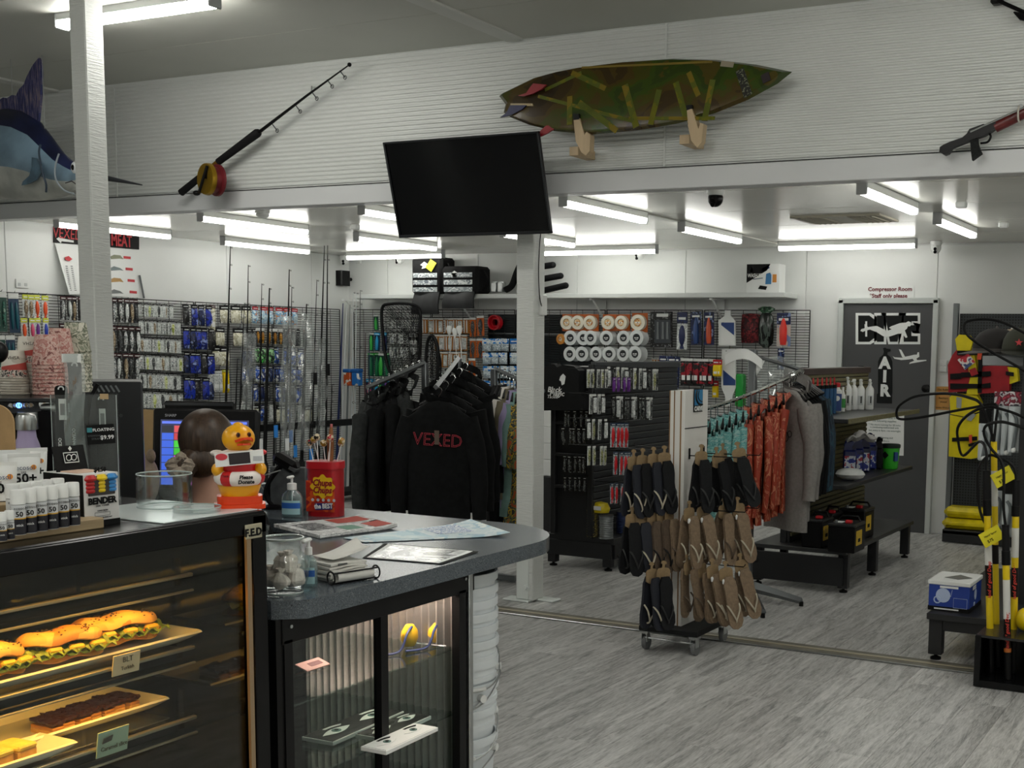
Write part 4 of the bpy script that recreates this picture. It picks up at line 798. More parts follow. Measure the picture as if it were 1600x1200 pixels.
def blk(L, x0, x1, g, Yy, dd, m):
    y0, y1 = 493-g, 534+g; x0 -= g; x1 += g; W = x1-x0; mb = MB()
    if L == 'D': pts = [(x0, y0), (x0+W*.7, y0), (x1, y0+6), (x1, y1-6), (x0+W*.7, y1), (x0, y1)]
    elif L == 'I': pts = [(x0, y0), (x1, y0), (x1, y1), (x0, y1)]
    elif L == 'V': pts = [(x0, y0), (x1, y0), (x1-W*.28, y1), (x0+W*.28, y1)]
    else: k = 3+g*.0; pts = [(x0, y0), (x1, y0), (x1, y0+9+2*g), (x0+W*.55+g, y0+9+2*g), (x0+W*.55+g, y0+15), (x1-W*.12, y0+15), (x1-W*.12, y1-17), (x0+W*.55+g, y1-17), (x0+W*.55+g, y1-9-2*g), (x1, y1-9-2*g), (x1, y1), (x0, y1)]
    mb.prism(oy(pts, Yy), (0, Yy, 0), XX, ZZ, dd); return mb
for L, x0, x1 in (('D', 1341, 1366), ('I', 1370, 1381), ('V', 1381, 1412), ('E', 1408, 1434)): obj('white_outline', blk(L, x0, x1, 4, YD, .002, 0), STW, t)
for L, x0, x1 in (('D', 1341, 1366), ('I', 1370, 1381), ('V', 1383, 1410), ('E', 1412, 1434)): obj('black_letter', blk(L, x0, x1, 0, YD-.0025, .001, 0), STB, t)
Z6 = lambda pts: [(1200+x/5.333, 360+y/5.333) for x, y in pts]
obj('letter_counter', plate([(1352, 502), (1355, 502), (1355, 526), (1352, 526)], YD-.004, .001), STW, t)
obj('diver', plate(Z6([(770, 838), (778, 822), (806, 815), (804, 782), (818, 782), (832, 806), (905, 795), (960, 822), (990, 838), (1030, 824), (1008, 812), (1024, 800), (1100, 772), (1150, 768), (1168, 757), (1190, 764), (1196, 786), (1182, 800), (1166, 798), (1158, 818), (1140, 834), (1162, 890), (1148, 896), (1116, 858), (1080, 862), (1040, 876), (1000, 888), (960, 882), (905, 848), (850, 826), (812, 836), (790, 846)]), YD-.005, .001), STW, t)
t = thing('air_tank_sticker', 'black diving tank sticker with white letters AIR on the grey door', 'sticker', tuple(P(1383, 630, Y=YD))); Z7 = lambda pts: [(1260+x/3.75, 440+y/3.75) for x, y in pts]
obj('tank', plate(Z7([(412, 712), (413, 660), (420, 655), (420, 470), (430, 445), (450, 428), (454, 412), (450, 390), (462, 386), (470, 392), (494, 396), (494, 408), (476, 412), (474, 426), (494, 444), (504, 470), (504, 655), (502, 660), (502, 714)]), YD, .002), STB, t)
for ch, yy in (('A', 479), ('I', 558), ('R', 641)): txt(ch, .145, STW, t, P(1260+459/3.75, 440+yy/3.75, Y=YD-.004), XX, ZZ, bold=.008)
t = thing('spearfisher_sticker', 'small white spearfisher silhouette right of the tank sticker', 'sticker', tuple(P(1420, 560, Y=YD)))
obj('figure', plate(Z7([(506, 438), (516, 452), (556, 460), (600, 456), (622, 452), (632, 464), (606, 474), (603, 483), (612, 480), (704, 464), (702, 458), (650, 460), (644, 452), (662, 440), (660, 414), (652, 414), (648, 428), (634, 428), (600, 436), (578, 440), (556, 400), (542, 396), (560, 440), (566, 446), (520, 444)]), YD, .002), STW, t)
t = thing('door_notice', 'white printed notice on the lower half of the grey door', 'notice', tuple(P(1381, 680, Y=YD)))
obj('sheet', plate([(1350, 643), (1413, 641), (1412, 712), (1350, 711)], YD, .003), PAPER, t); TG = mat('print_green', '#3c5a54', .6)
for yy, s, sz in ((646, 'NOTICE', .04), (653, 'Please ask to fill tanks from', .026), (658, 'the following supplies:', .026), (664, '* No more running for 30 mins', .024), (668, 'a continuing authorised unit', .024), (673, 'last entry is 4pm - no overnight', .024), (684, 'conditioning and', .024), (689, 'for divers', .024)): txt(s, sz, TG, t, P(1382, yy, Y=YD-.004), XX, ZZ, ext=.0004)
# ------------------------------------------------------------------ rods in the rack along the left wall
RX = -8.85
FILM = glass('crinkled_film', '#f4f8f7', .18, .85, .2, '#dfe6e6', .08)
SLV = glass('clear_bag', '#f4f8f8', .1, .6, .12, '#e4eaea', .1)
t = thing('rod_rack', 'long dark rod rack standing along the left wall', 'rack', (RX, 9.7, 0))
obj('top_bar', MB().box((RX+.03, 9.75, .83), (.03, 2.3, .07), b=.006), MBLACK, t); obj('foot_bar', MB().box((RX, 9.75, .09), (.3, 2.3, .05), b=.006), MBLACK, t)
for y in (8.65, 10.85): obj('end_upright', MB().box((RX+.02, y, .44), (.05, .04, .86), b=.004), MBLACK, t)
def crinkle(a, b, w, seed, th=.002):
    """crumpled plastic between points a and b, w wide"""
    a, b = V(a), V(b); rd = random.Random(seed); ph = [rd.uniform(0, 6) for _ in range(6)]; ax = (b-a); sd = ax.cross(V((.9, -.43, 0))).normalized()
    f = lambda u, v: a+ax*v+sd*((u-.5)*w*(1+.18*sin(9*v+ph[0])))+V((.7, -.7, 0))*(.014*sin(11*u+ph[1]+6*v)+.012*sin(17*v+ph[2]+5*u)+.01*sin(29*v-13*u+ph[3]))
    return MB().surf(f, 6, 16)
def rod(i, tx, ty, mx, lbl, r=.008, X=RX, col=BLACK, sleeve=None, tagc=None, my=700, guides=True, grip=True, z0=.1, Y=None, nm='fishing_rod', cat='fishing rod', grp='fishing rods along the left wall'):
    top, m = (P(tx, ty, X=X), P(mx, my, X=X)) if Y is None else (P(tx, ty, Y=Y), P(mx, my, Y=Y)); d = (m-top).normalized(); bot = top+d*((top.z-z0)/-d.z); L = (top-bot).length
    t = thing(nm, lbl, cat, tuple(bot), 0, grp); at = lambda f: bot.lerp(top, f)
    obj('blank', MB().tube([at(.0), at(.3), at(.7), at(1)], [r, r*.9, r*.6, r*.28], 6), col, t)
    if grip: obj('handle', MB().tube([at(.0), at(.02), at(.18), at(.2)], [r*1.3, r*1.9, r*1.7, r], 8), mat('rod_handle', '#1a1b1c', .7), t)
    if guides:
        for f in (.45, .6, .72, .84, .93, .995):
            p = at(f); obj('guide', MB().tube(arc(p+V((.02, 0, 0)), .012*(1.5-f), 0, 2*pi, 8, V((.3, .95, 0)), ZZ)[:-1], .0022, 4, closed=True).cyl(p, p+V((.012, 0, 0)), .002, n=4), DGREY, t)
    if sleeve: obj('plastic_sleeve', crinkle(at(sleeve[0])+V((.03, -.01, 0)), at(sleeve[1])+V((.03, -.01, 0)), sleeve[2], i), FILM, t)
    if tagc:
        p = at(tagc[1])+V((.04, -.02, 0)); obj('swing_tag', MB().box(p, (.006, .05, .12), b=.001), mat('tag_%s' % tagc[0].strip('#'), tagc[0], .6), t)
RODS = [(360, 385, 351, 'tallest black rod at the near end of the rack', .011, None, None), (388, 414, 384, 'black rod with fine pale tip near the rack end', .009, (.3, .72, .13), None), (382, 473, 372, 'short black rod beside the pale tipped one', .007, None, ('#e8e337', .28)),
        (409, 443, 405, 'thin black rod behind the red topped pouches', .008, None, ('#e9ecec', .27)), (421, 450, 414, 'thick black rod standing in front of the amber lures', .016, None, None), (452, 421, 446, 'long pale tipped rod in a wide clear sleeve', .012, (.2, .8, .16), ('#eceff0', .25)),
        (456, 448, 452, 'rod with two hooked guides beside the wide sleeve', .008, None, ('#2c7fd6', .3)), (479, 475, 472, 'thick charcoal rod in a long crinkled sleeve', .015, (.25, .95, .15), None), (495, 437, 487, 'slim rod with a pale tip near the far end', .007, None, ('#111213', .55)),
        (507, 378, 497, 'left one of the two tallest rods under the tube light', .01, (.2, .62, .12), None), (512, 378, 509, 'right one of the two tallest rods under the tube light', .01, None, ('#161718', .5)), (431, 560, 428, 'short rod in the middle of the rack', .008, None, ('#2b86dd', .5)),
        (441, 585, 438, 'second short rod in the middle of the rack', .008, None, None), (463, 590, 459, 'short black rod with blue tag', .008, None, ('#2f8be0', .4)), (487, 582, 484, 'short black rod near the far end', .009, None, ('#2f8be0', .35)), (498, 590, 494, 'short black rod next to the sleeve', .009, None, None), (519, 600, 515, 'short rod at the far end of the rack', .008, None, None), (396, 590, 392, 'short rod at the near end of the rack', .008, None, ('#e8e337', .5)), (371, 560, 366, 'short dark rod behind the cash screen', .008, None, None)]
for i, (tx, ty, mx, l, r, s, tg) in enumerate(RODS): rod(i, tx, ty, mx, l, r*1.35, RX+.05+.05*(i % 3), sleeve=s, tagc=tg)
CORN = [(536, 474, 527, '#1d2d63', .017, 'dark blue pole at the left of the corner bundle'), (542, 476, 533, '#e3e7e8', .014, 'white tube in the corner bundle'), (547, 476, 541, '#7d8587', .013, 'grey pole in the corner bundle'), (552, 456, 549, '#dde2e4', .011, 'thin white rod in the corner, left of its pair'), (557, 457, 554, '#cfd6d8', .011, 'thin white rod in the corner, right of its pair'), (563, 453, 561, '#2a2d30', .009, 'thin dark rod touching the back wall shelf'), (571, 520, 570, '#4b1f26', .012, 'short maroon rod in the corner'), (577, 525, 577, '#20304f', .012, 'short navy rod in the corner')]
for i, (tx, ty, mx, c, r, l) in enumerate(CORN): rod(40+i, tx, ty, mx, l, r, col=mat('pole_'+c.strip('#'), c, .4), guides=i in (3, 4, 5), grip=i > 2, z0=.02, Y=10.72, nm='corner_rod', grp='rods and poles in the back corner')
for i, (x, c, l) in enumerate(((545, '#c9571f', 'orange boat rod label wrapped round the corner rods'), (558, '#2273c4', 'blue and white label wrapped round the corner rods'))):
    q = P(x, 592, Y=10.69); t = thing('rod_label', l, 'label', tuple(q)); obj('sleeve', MB().box(q, (.1, .08, .15), b=.012), blotch('label_'+c.strip('#'), [c, c, '#e8e6e2'], 12, .4), t); obj('blue_top', MB().box(q+ZZ*.09, (.11, .085, .04), b=.008), mat('label_cobalt', '#1d63b0', .4), t)

# landing nets
NETM = mat('net_black', '#1a1b1c', .7)
def net(pts, Y, hx, lbl, deep):
    ol = smooth_pts([P(x, y, Y=Y) for x, y in pts], 4, True); N = len(ol); c = sum(ol, V())/N
    t = thing('landing_net', lbl, 'net', tuple(c)); obj('hoop', MB().tube(ol, .017, 6, closed=True), BLACK, t)
    mb = MB(); rings = [[c+(p-c)*s+V((0, deep*(1-s*s), -.1*(1-s))) for p in ol] for s in (1, .9, .8, .7, .6, .5, .4, .3, .2)]
    for a, b in zip(rings, rings[1:]):
        for i in range(N):
            mb.tube([a[i], b[i]], .0028, 3, cap=False); mb.tube([b[i], b[(i+1) % N]], .0028, 3, cap=False); mb.tube([a[i], b[(i+1) % N]], .0028, 3, cap=False)
    stuff(obj('mesh', mb, NETM, t)); h0, h1 = P(*hx[0], Y=Y), P(*hx[1], Y=Y); obj('handle', MB().tube([h0, h1], .018, 8), BLACK, t)
net([(597, 482), (610, 475), (640, 475), (655, 483), (657, 510), (656, 550), (650, 575), (632, 592), (618, 592), (605, 570), (598, 520)], 10.55, ((622, 590), (625, 815)), 'large black landing net hanging over the lures on the back wall', .2)
net([(665, 575), (668, 535), (676, 525), (684, 545), (683, 590), (676, 605), (668, 600)], 10.4, ((675, 602), (676, 830)), 'narrow black landing net beside the large one', .15)
for i, x in enumerate((702, 711, 718)):
    q = P(x, 516+i % 2*4, Y=10.6); t = thing('float_stick', 'white pear float on a stick, %s of three' % ['left one', 'middle one', 'right one'][i], 'float', tuple(q), 0, 'white floats on sticks'); obj('float', MB().lathe([(.006, -.05), (.02, -.03), (.033, .015), (.024, .045), (0, .05)], 12, 0, q), WPLAST, t); obj('stick', MB().tube([q-ZZ*.04, V((q.x+(-.03+.03*i), 10.7, .9)), V((q.x, 10.72, .02))], .004, 5), WPLAST, t)

# ------------------------------------------------------------------ garments
def garment(name, lbl, group, loc, rz, m, W=.26, L=.7, sl=.6, hood=False, hang=BLACK, T=.05, seed=1, flare=1.0, cat='hoodie', splay=.06, hc=None):
    """garment on a hanger; hook tip at loc, chest towards its own -y"""
    rd = random.Random(seed); ph = [rd.uniform(0, 6.3) for _ in range(8)]
    t = thing(name, lbl, cat, tuple(loc), rz, group)
    rows = [(.075, .04, -.075, .02), (.12, .052, -.095, .035), (W*.78, T*1.1, -.125, .05), (W*.98, T*1.15, -.165, .03), (W*.97, T*1.2, -.24, 0)]
    for i in range(1, 7): f = i/6; rows.append((W*(.97+(flare-.97)*f), T*(1.2+.25*f), -.24-(L-.24)*f, 0))
    NA = 24; mb = MB()
    for j, (w, d, z, drop) in enumerate(rows):
        for i in range(NA):
            a = 2*pi*i/NA; cx, sx = cos(a), sin(a); fx = abs(cx)**.7*(1 if cx > 0 else -1); fy = abs(sx)**.8*(1 if sx > 0 else -1)
            k = max(0, j-3)/7; y = fy*d*(1+.3*k*sin(3*a*1+ph[0]+z*3)+.22*k*sin(7*a+ph[1]))
            mb.v.append(V((fx*w*(1+.03*k*sin(5*z+ph[2])), y+.012*k*sin(9*fx+ph[3]), z-drop*abs(fx)*.6)))
    for j in range(len(rows)-1):
        for i in range(NA): mb.f.append((j*NA+i, (j+1)*NA+i, (j+1)*NA+(i+1) % NA, j*NA+(i+1) % NA)); mb.m.append(0)
    mb.f.append(tuple(range((len(rows)-1)*NA, len(rows)*NA))[::-1]); mb.m.append(0)
    part('body', mb, m, t, sharp=60)
    for s in (-1, 1):
        n = 8; pts = []; rr = []
        for i in range(n+1):
            f = i/n; pts.append((s*(W*.86+(splay+.03)*min(1, f*2.2)+splay*.4*f), -.012*sin(3*f+ph[4])-.02*f, -.19-sl*f)); rr.append((.078-.03*f)*(.55 if T < .02 else 1)*(1+.08*sin(14*f+ph[5+(s > 0)])))
        part('sleeve', MB().tube(pts, rr, 10, up=(0, 1, 0), flat=.75), m, t, sharp=60)
    if hood:
        hb = MB().surf(lambda u, v: (.115*cos(2*pi*u)*(1-.25*v)*(1 if v < .9 else .8), .04+.07*sin(2*pi*u)*(1-.1*v)+.03*v, -.1+.09*sin(pi*u)**2*(1-v*.5)+.07*v*(1 if sin(2*pi*u) > 0 else -.6)), 18, 5, cu=True)
        part('hood', hb, hc or m, t, sharp=70)
    hb = MB().tube([(0, 0, -.09), (0, 0, -.045), (.014, 0, -.028), (.02, 0, -.012), (.012, 0, .004), (-.004, 0, .008), (-.014, 0, -.002)], .0028, 5, 0)
    part('hanger_hook', hb, CHROME, t); part('hanger', MB().tube([(-.17, 0, -.15), (-.08, 0, -.1), (0, 0, -.082), (.08, 0, -.1), (.17, 0, -.15)], .01, 6), hang, t)
    return t
HOODB = mat('black_fleece', '#0e0f10', .9, nz=(30, .3), bp=(40, .15), spec=.2); HOODG = mat('charcoal_fleece', '#2b2d2d', .9, nz=(30, .25), spec=.2)
# garment rack with three sloping arms behind the counter
t = thing('garment_rack', 'grey steel garment rack with three sloping arms behind the counter', 'rack', tuple(P(716, 700, D=8.75)*1)); t.location.z = 0; WM[t.name] = Matrix.Translation(t.location)
arms = [((664, 567, 8.6), (573, 606, 8.3)), ((716, 560, 8.75), (681, 605, 7.95)), ((772, 576, 8.7), (850, 612, 8.55))]
for k, (a, b) in enumerate(arms):
    pa, pb = P(a[0], a[1], D=a[2]), P(b[0], b[1], D=b[2]); ar = obj('arm', MB().tube([pa, pb], .018, 4, up=(0, 0, 1)), GMETAL, t); obj('upright', MB().box((pa.x, pa.y, pa.z/2), (.04, .04, pa.z), b=.004), GMETAL, t)
    for i in range(9): q = pa.lerp(pb, .1+i*.105); obj('notch', MB().tube([q+ZZ*.016, q+ZZ*.03, q+ZZ*.03+(pb-pa).normalized()*.012], .005, 4), CHROME, ar)
c = P(716, 560, D=8.75)
for a, b in ((arms[0][0], arms[1][0]), (arms[1][0], arms[2][0])):
    pa, pb = P(a[0], a[1], D=a[2]), P(b[0], b[1], D=b[2]); obj('cross_bar', MB().tube([(pa.x, pa.y, .35), (pb.x, pb.y, .35)], .018, 4), GMETAL, t)
obj('foot', MB().box((c.x, c.y, .03), (1.0, .05, .04), b=.004).box((c.x, c.y, .031), (.05, .9, .04), b=.004), GMETAL, t)
def on_arm(k, f): a, b = arms[k]; return P(a[0], a[1], D=a[2]).lerp(P(b[0], b[1], D=b[2]), f)+ZZ*.02
FACE = .52
for i, (f, l, w) in enumerate(((1.0, 'black hoodie with red lettering across the chest, frontmost on its arm', .235), (.8, 'black hoodie directly behind the red lettered one', .245), (.58, 'third black hoodie back on the middle arm', .25), (.34, 'fourth black hoodie back on the middle arm', .25), (.14, 'rearmost black hoodie on the middle arm, higher on the right', .26))):
    h = garment('hoodie', l, 'black hoodies on the middle arm', on_arm(1, f)-ZZ*.03+RIGHT*(.02+.012*i), FACE-.04*i, HOODB, w-.03, .86, .66, True, seed=10+i, splay=.04)
    if i == 0:
        VX = mat('vexed_red', '#e8485a', .6); txt('VEXED', .115, VX, h, (0, -.078, -.33), (1, 0, -.06), ZZ, local=True, name='chest_print', sx=.9); txt('VEXED', .115, HOODB, h, (0, -.0795, -.33), (1, 0, -.06), ZZ, local=True, bold=-.0022, name='chest_print', sx=.9)
        part('swing_ticket', MB().box((-.005, -.085, -.31), (.03, .003, .09)), mat('ticket_brown', '#5d4f43', .6), h)
for i, (f, l, m) in enumerate(((.97, 'charcoal hooded top with wide sleeve at the outer end of the left arm', HOODG), (.8, 'black hooded top second on the left arm', HOODB), (.62, 'black hooded top third on the left arm', HOODB), (.44, 'black hooded top nearest the left arm upright', HOODG))):
    garment('hoodie', l, 'hooded tops on the left arm', on_arm(0, f)-ZZ*.03, -1.05+.1*i, m, .24, .85, .62, True, seed=30+i, splay=.1)
FLOR = blotch('floral_dark', ['#343936', '#2b302d', '#c7a62b', '#3a413c', '#6d7a46', '#b5542a'], 14, .7, dist=1.5)
for i, (f, l, m, L) in enumerate(((.12, 'black jacket at the inner end of the right arm', HOODB, 1.2), (.19, 'white shirt on the right arm beside the post', mat('shirt_white', '#c9c5bf', .8), .8), (.26, 'olive brown shirt on the right arm', mat('shirt_olive', '#5c5644', .85, nz=(12, .2)), .85), (.33, 'lavender shirt on the right arm', mat('shirt_lavender', '#8d83a6', .85), .9), (.4, 'pale teal shirt on the right arm beside the post', mat('shirt_pale_teal', '#6f8f88', .85, nz=(9, .2)), .95), (.47, 'dark floral shirt partly hidden by the middle post', FLOR, 1.0), (.53, 'second dark floral shirt behind the middle post', FLOR, 1.0))):
    garment('shirt', l, 'shirts on the right arm', on_arm(2, f)-ZZ*.03, -1.2+.03*i, m, .225, L, .4, False, seed=50+i, cat='shirt', splay=.03)

# ------------------------------------------------------------------ black double sided gondola with lures
GX0, GX1, GY0, GY1 = -4.86, -4.5, 7.92, 9.35
t = thing('lure_gondola', 'black slatted display stand full of lures right of the middle post', 'display stand', ((GX0+GX1)/2, 8.6, 0)); GB = mat('gondola_black', '#1b1c1e', .45)
obj('core', MB().box(((GX0+GX1)/2, (GY0+GY1)/2, .88), (GX1-GX0-.03, GY1-GY0-.03, 1.28)), GB, t)
obj('base', MB().box((-4.64, 8.63, .225), (.6, 1.36, .05), b=.004).box((-4.64, 7.96, .15), (.56, .03, .12), b=.003).box((-4.36, 8.63, .15), (.03, 1.3, .12), b=.003), GB, t)
for x, y in ((-4.88, 7.98), (-4.4, 7.98), (-4.88, 9.28), (-4.4, 9.28)): lg = obj('leg', MB().box((x, y, .125), (.07, .06, .19), b=.003), GB, t); obj('foot', MB().lathe([(.03, 0), (.03, .012), (.01, .02), (.01, .04)], 10, c=(x, y, 0)), BLACK, lg)
mb = MB()
for k in range(24): mb.box((GX1-.012, (GY0+GY1)/2, .3+k*.052), (.02, GY1-GY0-.02, .046), b=.004)
stuff(obj('slats', mb, mat('slatwall_charcoal', '#2b2e31', .5), t)); obj('top_rail', MB().box((GX1-.01, (GY0+GY1)/2, 1.535), (.04, GY1-GY0, .05), b=.004), mat('rail_charcoal', '#3a3d40', .45), t)
for z in (.62, .86, 1.1, 1.33): obj('end_bar', MB().box(((GX0+GX1)/2, GY0-.005, z), (GX1-GX0, .03, .025), b=.003), GB, t)
obj('end_frame', MB().box((GX0+.02, GY0-.01, .9), (.04, .03, 1.28), b=.003).box((GX1-.02, GY0-.01, .9), (.04, .03, 1.28), b=.003), GB, t)
for k in ('f_clear', 'f_dark'): pass
SMOK = blotch('smoky_lure', ['#4b4e4e', '#6f7371', '#2c2e2f', '#8f9490'], 50, .25); GRNL = blotch('olive_lure', ['#8f9455', '#b6b78a', '#5d6232', '#d8d8c0'], 60, .3)
pack('e_dark', .04, .16, PDK, .12, PBLK, 'lure', SMOK); pack('e_clear', .04, .15, PWH, .1, PLW, 'lure', SMOK); pack('e_olive', .04, .15, PWH, .1, PLW, 'lure', GRNL); pack('e_purp', .05, .12, PPUR, .2, PPUR, 'lure', PPUR); pack('e_red', .05, .17, PBCD, .12, PFROST, 'lure', C_('red_skirt', '#d8202a')); pack('e_bone', .04, .15, PWH, .1, PBLK, 'blister', PLW)
for r, (y, h) in enumerate(((641, 26), (668, 27), (712, 26), (745, 22))): prow('lure_packet', 'dark lure on the end of the black stand, %s row' % ORD[r], 'lure', 'lures on the stand end, row %d' % (r+1), ['e_dark'], (882, y), (914, y+1), 5, h, Y=7.84, rot=.03)
for r, (x0, x1, y, n, h, ks) in enumerate(((918, 948, 577, 6, 29, ['e_olive', 'e_clear']), (922, 943, 616, 4, 31, ['e_clear', 'e_bone']), (922, 946, 655, 4, 32, ['e_bone', 'e_olive', 'e_clear']), (922, 947, 697, 4, 30, ['e_olive']))):
    prow('lure_packet', 'soft lure pack on the near half of the slats, %s row' % ORD[r], 'lure', 'lures on the near slats, row %d' % (r+1), ks, (x0, y), (x1, y), n, h, X=-4.36, rot=.03)
prow('lure_packet', 'bright purple lure pack on the slatted stand', 'lure', 'purple lure packs', ['e_purp'], (958, 590), (982, 590), 4, 22, X=-4.34); prow('lure_packet', 'slim clear and black lure on the far slats, top row', 'lure', 'far slat lures, top row', ['e_bone', 'e_dark', 'e_olive', 'e_clear'], (952, 573), (1028, 577), 12, 33, X=-4.38, rot=.03); prow('lure_packet', 'slim clear and black lure on the far slats, second row', 'lure', 'far slat lures, second row', ['e_dark', 'e_bone', 'e_clear', 'e_dark'], (958, 619), (1018, 621), 11, 35, X=-4.38, rot=.03)
for r, (x0, x1, y, n, h) in enumerate(((958, 982, 661, 5, 38), (963, 988, 706, 5, 36), (958, 980, 755, 4, 32))): prow('lure_packet', 'red skirted lure in a clear bag on the slats, %s row' % ORD[r], 'lure', 'red skirted lures, row %d' % (r+1), ['e_red'], (x0, y), (x1, y), n, h, X=-4.35)
t = thing('black_bag', 'black branded shop bag with white script hung over the stand top', 'bag', tuple(P(880, 640, Y=7.85)))
ol = oy([(851, 641), (851, 600), (852, 582), (862, 574), (866, 569), (876, 569), (880, 574), (890, 570), (906, 572), (914, 579), (914, 610), (921, 622), (922, 640)], 7.88)
obj('body', MB().prism(ol, (0, 7.88, 0), XX, ZZ, .09), mat('black_nylon', '#101112', .6, bp=(8, .3)), t)
txt('Black', .055, PAPER, t, P(866, 609, Y=7.785), XX, ZZ, bold=.001, shear=.2); txt('Magic', .055, PAPER, t, P(870, 615, Y=7.785), XX, ZZ, bold=.001, shear=.2); txt('Tackle', .035, PAPER, t, P(863, 620, Y=7.785), XX, ZZ, shear=.2)
obj('crest', plate([(876, 588), (880, 584), (884, 588), (882, 600), (878, 602), (877, 596), (874, 594)], 7.786, .003), PAPER, t)
def drum(x, y, r, h, m, lbl, X=None, Z=.252):
    q = P(x, y, Z=Z); t = thing('rope_spool', lbl, 'spool', tuple(q), 0, 'rope and chain spools on the stand base'); pr = [(r, 0), (r, .01)]
    for k in range(9): a = .012+k*(h-.024)/9; b = (h-.024)/9; pr += [(r*.93, a), (r*.99, a+b*.5), (r*.93, a+b*.98)]
    pr += [(r, h-.01), (r, h), (r*.3, h), (r*.3, h-.02)]; part('winding', MB().lathe(pr, 18), m, t); part('flange', MB().lathe([(r*1.03, h), (r*1.03, h+.006), (r*.3, h+.006)], 18), DGREY, t)
drum(947, 841, .055, .17, mat('galvanised', '#858a8b', .4, .6), 'grey ribbed spool on the base of the black stand'); drum(974, 832, .055, .16, mat('rope_blue', '#26355d', .6, nz=(30, .4)), 'dark blue rope spool on the base of the black stand'); drum(925, 838, .045, .2, blotch('speckled_rope', ['#2b2a24', '#8b7b3a', '#16181c', '#b9ac6a'], 60, .6), 'speckled rope spool on the base of the black stand')
q = P(942, 840, Z=.252); q.z = .43; t = thing('yellow_packet', 'yellow wrapped packet resting on the rope spools', 'packet', (q.x-.03, q.y+.02, .45)); part('wrap', MB().lathe([(.0, -.02), (.06, -.012), (.07, .02), (.05, .06), (0, .07)], 10, 0, sx=1.1, sy=.8), mat('yellow_wrap', '#d9c322', .3, bp=(20, .6)), t); part('label', MB().box((0, -.055, .025), (.06, .004, .03)), PAPER, t)
# white cartons seen behind the post
for k in range(4): q = P(856, 690+k*26, Y=9.2); solo('white_carton', 'white carton stacked behind the middle post, %s from the top' % ['first', 'second', 'third', 'fourth'][k], 'carton', MB().box((q.x-.06, 9.3, 1.04-k*.145), (.26, .25, .143), b=.006), PAPER, 'white cartons behind the post')
solo('plinth', 'dark plinth under the white cartons behind the post', 'plinth', MB().box((P(856, 690, Y=9.2).x-.06, 9.3, .265), (.3, .3, .53), b=.004), GB)
# ------------------------------------------------------------------ sandal stand on castors
SX, SY = -2.93, 6.17
t = thing('sandal_stand', 'white plywood sandal stand on castors with a blue wave logo', 'display stand', (SX, SY, 0))
PLYE = mat('ply_edge', '#8a6a45', .7, nz=(60, .2), stretch=(1, 1, .05)); PW = mat('stand_white', '#e2e1dc', .5)
BX0, BX1, BY0, BY1 = -2.95, -2.86, 6.03, 6.33
obj('board', MB().box((BX0+.011, (BY0+BY1)/2, .79), (.02, BY1-BY0, 1.3), b=.001).box((BX1-.011, (BY0+BY1)/2, .79), (.02, BY1-BY0, 1.3), b=.001), PW, t)
obj('edge_lamination', MB().box((BX0+.024, (BY0+BY1)/2, .79), (.008, BY1-BY0-.002, 1.3)).box((BX1-.025, (BY0+BY1)/2, .79), (.01, BY1-BY0-.002, 1.3)).box((BX0-.002, (BY0+BY1)/2, .79), (.006, BY1-BY0, 1.298)), PLYE, t)
obj('centre_core', MB().box(((BX0+BX1)/2, (BY0+BY1)/2, .79), (.045, BY1-BY0-.004, 1.302)), PW, t)
obj('joint', MB().box((BX1+.0005, (BY0+BY1)/2, 1.235), (.003, BY1-BY0, .005)), DARKLINE, t)
obj('platform', MB().box((-2.9, 6.16, .125), (.36, .44, .03), b=.004), mat('platform_black', '#191a1b', .6), t)
for x, y in ((-3.05, 5.97), (-2.75, 5.97), (-2.75, 6.35), (-3.05, 6.35)):
    cs = obj('castor', MB().box((x, y, .102), (.05, .05, .012)).box((x-.016, y, .075), (.004, .04, .055)).box((x+.016, y, .075), (.004, .04, .055)), STEEL, t); obj('wheel', MB().lathe([(.012, -.012), (.038, -.012), (.04, -.006), (.04, .006), (.038, .012), (.012, .012)], 18, 0, (x, y+.01, .04), ax=(1, 0, 0)), mat('castor_grey', '#6b6d6e', .5), cs)
obj('brace_rod', MB().tube([(-3.05, 5.96, .07), (-2.75, 5.96, .07)], .005, 6), STEEL, t)
YM = (BY0+BY1)/2
sg = obj('logo_plate', MB().box((BX1+.003, YM+.01, 1.385), (.004, .115, .13), b=.001), STB, t)
lb = mat('logo_blue', '#2c7dae', .5)
obj('logo_field', MB().box((BX1+.006, YM+.01, 1.4), (.002, .1, .085)), lb, sg); obj('logo_wave', MB().tube(smooth_pts([(BX1+.008, YM+.055, 1.36), (BX1+.008, YM+.01, 1.365), (BX1+.008, YM-.02, 1.385), (BX1+.008, YM-.03, 1.41), (BX1+.008, YM-.02, 1.44)]), .006, 5).tube(smooth_pts([(BX1+.008, YM+.055, 1.375), (BX1+.008, YM+.02, 1.385), (BX1+.008, YM, 1.405), (BX1+.008, YM+.01, 1.44)]), .003, 5), STB, sg)
txt('CARVE', .035, PAPER, sg, (BX1+.007, YM+.01, 1.338), YY, ZZ, bold=.0012)
KH = mat('kraft_hanger', '#8c7656', .8, nz=(60, .08)); BLS = mat('sandal_black', '#17181a', .7, nz=(90, .2)); TAN = mat('sandal_tan', '#7d6a55', .75, nz=(80, .15)); BRN = mat('sandal_brown', '#55473a', .75, nz=(80, .15)); PALE = mat('strap_pale', '#b8b09c', .6); NVY = mat('sandal_navy', '#1a1d27', .7); STRB = mat('strap_black', '#232425', .5)
